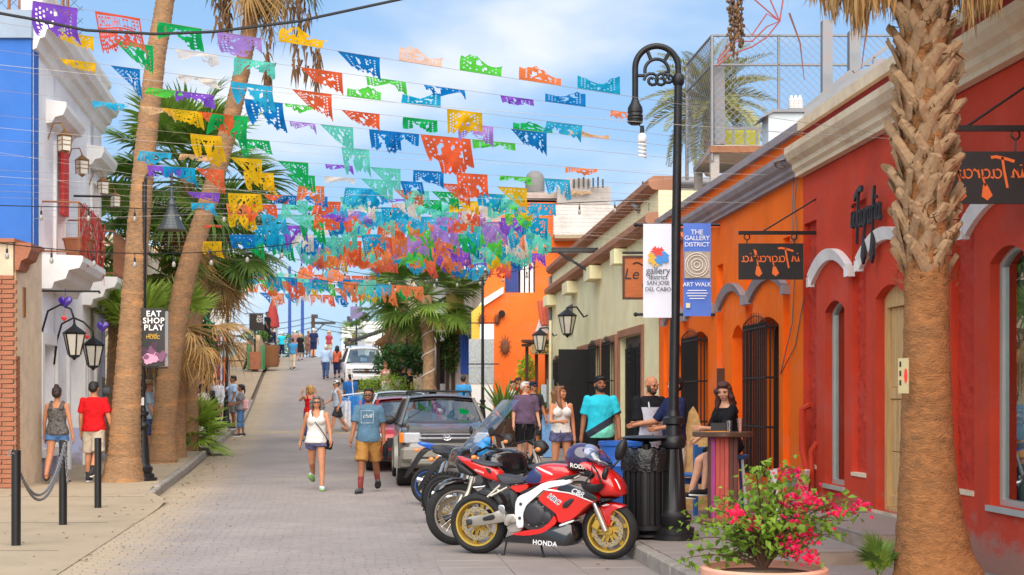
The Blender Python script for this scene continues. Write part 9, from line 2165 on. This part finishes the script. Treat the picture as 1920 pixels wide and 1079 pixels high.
small('man in a black t-shirt and white cap standing with the group on the left',357,41,60,1.74,'m','light',(h_brown,'short'),m_black,m_greyc,.95,1.3,capm=m_whitec,pose=dict(L=(30,8,80,30),R_=(25,8,80,30),LL=(2,2,2),RL=(-2,2,2)),vox=.022)
small('woman in a white top with a long black braid seen from behind',379,40.5,165,1.6,'f','tan',(h_black,'braid'),m_whitec,m_whitec,1.9,1.2,vox=.022)
small('woman in a black top with bare shoulders behind the braided woman',365,43,40,1.62,'f','tan',(h_black,'pony'),m_black,m_jean,1.8,sl=-1,capm=m_greyc,vox=.024)
small('child in dark clothes with long black hair beside the braided woman',399,42,150,1.35,'f','tan',(h_black,'long'),m_black,m_black,1.9,vox=.022)
small('man in a straw hat and pale blue t-shirt between the left palm trunks',279,33,100,1.78,'m','light',(h_brown,'short'),cloth('pale blue tee',(168,196,220)),m_jean,.95,hatm=mat('straw hat',(196,156,104),.8,var=.15),vox=.018,loc=Vector((W(279,0,33).x,33,zl(33))))
# right pavement
p=Person('older man in a purple polo shirt and black shorts on the right pavement',1.76,'m',1.14,'light',L=(2,10,20,0),R_=(-2,10,20,0),LL=(2,3,2),RL=(-2,3,2),yaw=38,vox=.015);p.hair(h_white,'crop');p.body();p.shirt(m_purpc,.49,.95,loose=.028);p.shorts(m_black,.58,1.0,flare=.03);p.shoes(m_shoeb);p.shades();p.at(onroad(985,30),14)
p=Person('young woman in a white camisole and floral shorts, pointing with her arm',1.66,'f',.98,'tan',L=(-2,10,16,4),R_=(20,10,72,42),LL=(2,3,2),RL=(-2,2,2),yaw=52,nod=-6,vox=.013);p.hair(h_brown,'long');p.body();p.tank(m_whitec,.53,strap=.007,loose=.014,x=.045);p.shorts(m_print,.57,.3,flare=.02);p.sandals(m_leather);p.at(onroad(1052,23.5),12)
p=Person('bearded man in a turquoise t-shirt with a dark diagonal band, cap worn backwards',1.8,'m',1.06,'brown',L=(4,14,20,4),R_=(-6,12,14,0),LL=(2,3,2),RL=(-2,3,2),yaw=20,nod=-8,vox=.013);p.hair(h_black,'crop');p.body();sh_=p.shirt(m_turq,.475,.75,loose=.026);p.shorts(m_black,.55,1.0,flare=.025);p.beard(h_black);p.cap(m_black,back=True);p.shoes(m_shoeb);p.at(onroad(1126,21.8),-4)
# the band on the shirt is part of its dye
m2=bpy.data.materials.new('turquoise band shirt');m2.use_nodes=True;n=m2.node_tree.nodes;l=m2.node_tree.links;bb=n['Principled BSDF'];bb.inputs['Roughness'].default_value=.9;tcn=n.new('ShaderNodeTexCoord');sx=n.new('ShaderNodeSeparateXYZ');l.new(tcn.outputs['Object'],sx.inputs[0]);ma=n.new('ShaderNodeMath');ma.operation='MULTIPLY_ADD';ma.inputs[1].default_value=-.62;l.new(sx.outputs[0],ma.inputs[0]);l.new(sx.outputs[2],ma.inputs[2])
rp=n.new('ShaderNodeValToRGB');rp.color_ramp.interpolation='CONSTANT';e=rp.color_ramp.elements;e[0].color=(*lin((120,214,190)),1);e[1].position=.48;e[1].color=(*lin((40,44,58)),1);q=e.new(.6);q.color=(*lin((34,186,206)),1)
mr=n.new('ShaderNodeMapRange');mr.inputs[1].default_value=.5;mr.inputs[2].default_value=1.5;l.new(ma.outputs[0],mr.inputs[0]);l.new(mr.outputs[0],rp.inputs[0]);l.new(rp.outputs[0],bb.inputs['Base Color'])
for jb in JOBS:
 if jb[0]==sh_:jb[2][0]=m2
p=Person('bald bearded waiter in a black t-shirt and pale apron, looking down at his hands',1.78,'m',1.1,'tan',L=(14,8,66,30),R_=(14,8,66,30),LL=(2,3,2),RL=(-2,3,2),yaw=10,nod=16,vox=.013);p.body();p.shirt(m_black,.5,.95,loose=.028);p.shorts(m_black,.57,1.95);p.beard(hairm('stubble',(70,48,38)));p.shoes(m_shoeb)
b=MB();rg=p.rings(.36,.755,.05,.03,n=24);k0,k1=13,23;b.loft([[r_[k]for k in range(k0,k1+1)]for r_ in rg],0,True,False,False);b.v=[(x,y-.01,z)for x,y,z in b.v];ap=b.build('apron',cloth('grey apron',(198,196,208)),None);ap.parent=p.root
b=MB()
for sd in(-1,1):b.tube([(sd*.1,-.15,1.33),(sd*.09,-.11,1.42),(sd*.06,-.02,1.515)],.014,6)
e=b.build('apron_strap',cloth('grey apron',(198,196,208)),None);e.parent=p.root;p.at(onroad(1218,19.6),28)
p=Person('man in a dark t-shirt mostly hidden behind the front lamp post, facing the waiter',1.76,'m',1.05,'tan',L=(10,8,70,20),R_=(30,14,50,-6),LL=(2,3,2),RL=(-2,3,2),vox=.015);p.hair(h_black,'crop');p.body();p.shirt(m_navy,.5,.95);p.shorts(m_whitec,.57,1.95);p.shoes(m_shoeb);p.at(onroad(1265,19.0),-70)
p=Person('woman with long auburn hair in a black dress, seated at the bar table',1.68,'f',1.0,'light',L=(30,8,62,18),R_=(20,10,40,10),LL=(74,4,66),RL=(64,8,50),lean=8,yaw=42,nod=14,sit=.8,vox=.0125);p.hair(h_aub,'wavy');p.body();p.shirt(m_black,.49,1.6,loose=.012,neck=.805,ex=.01);p.shorts(m_black,.58,.72,flare=.02,name='dress_skirt');p.shoes(m_shoeb);p.at(stl.location+Vector((-.02,.0,0)),-68)
# others on the right, partly hidden
small('man in a navy cap and dark shirt behind the man in the purple polo',1000,33,30,1.74,'m','tan',(h_black,'crop'),m_darkg,m_darkg,.95,1.1,capm=m_navy,vox=.02)
small('man in a red t-shirt by the pot plant before the orange wall',972,41,60,1.76,'m','tan',(h_dark,'crop'),m_redc,m_darkg,.95,vox=.024)
small('man in a striped white shirt by the spiky pot plant',961,39,50,1.72,'m','light',(h_dark,'crop'),cloth('striped white',(220,214,206),var=.3,vs=24,stretch=(.2,.2,6)),m_whitec,1.9,vox=.024)
small('man in a blue check shirt standing by the granite pillar',869,45.5,170,1.7,'m','tan',(h_black,'short'),m_check,m_jean,1.9,1.1,vox=.024)
small('dark haired man in a black t-shirt among the far palms on the right',757,55,120,1.72,'m','brown',(h_black,'short'),m_black,m_black,1.9,vox=.026)
small('grey haired man in a dark shirt facing him under the far palms',768,54,-80,1.66,'m','tan',(h_grey,'short'),m_black,m_darkg,1.9,1.1,vox=.026)
small('person in a grey shirt half hidden behind the street palm trunk',812,54,90,1.7,'m','tan',(h_black,'short'),m_greyc,m_black,1.9,vox=.026,loc=Vector((W(811,0,53).x,53,zp(53))))
run_jobs()
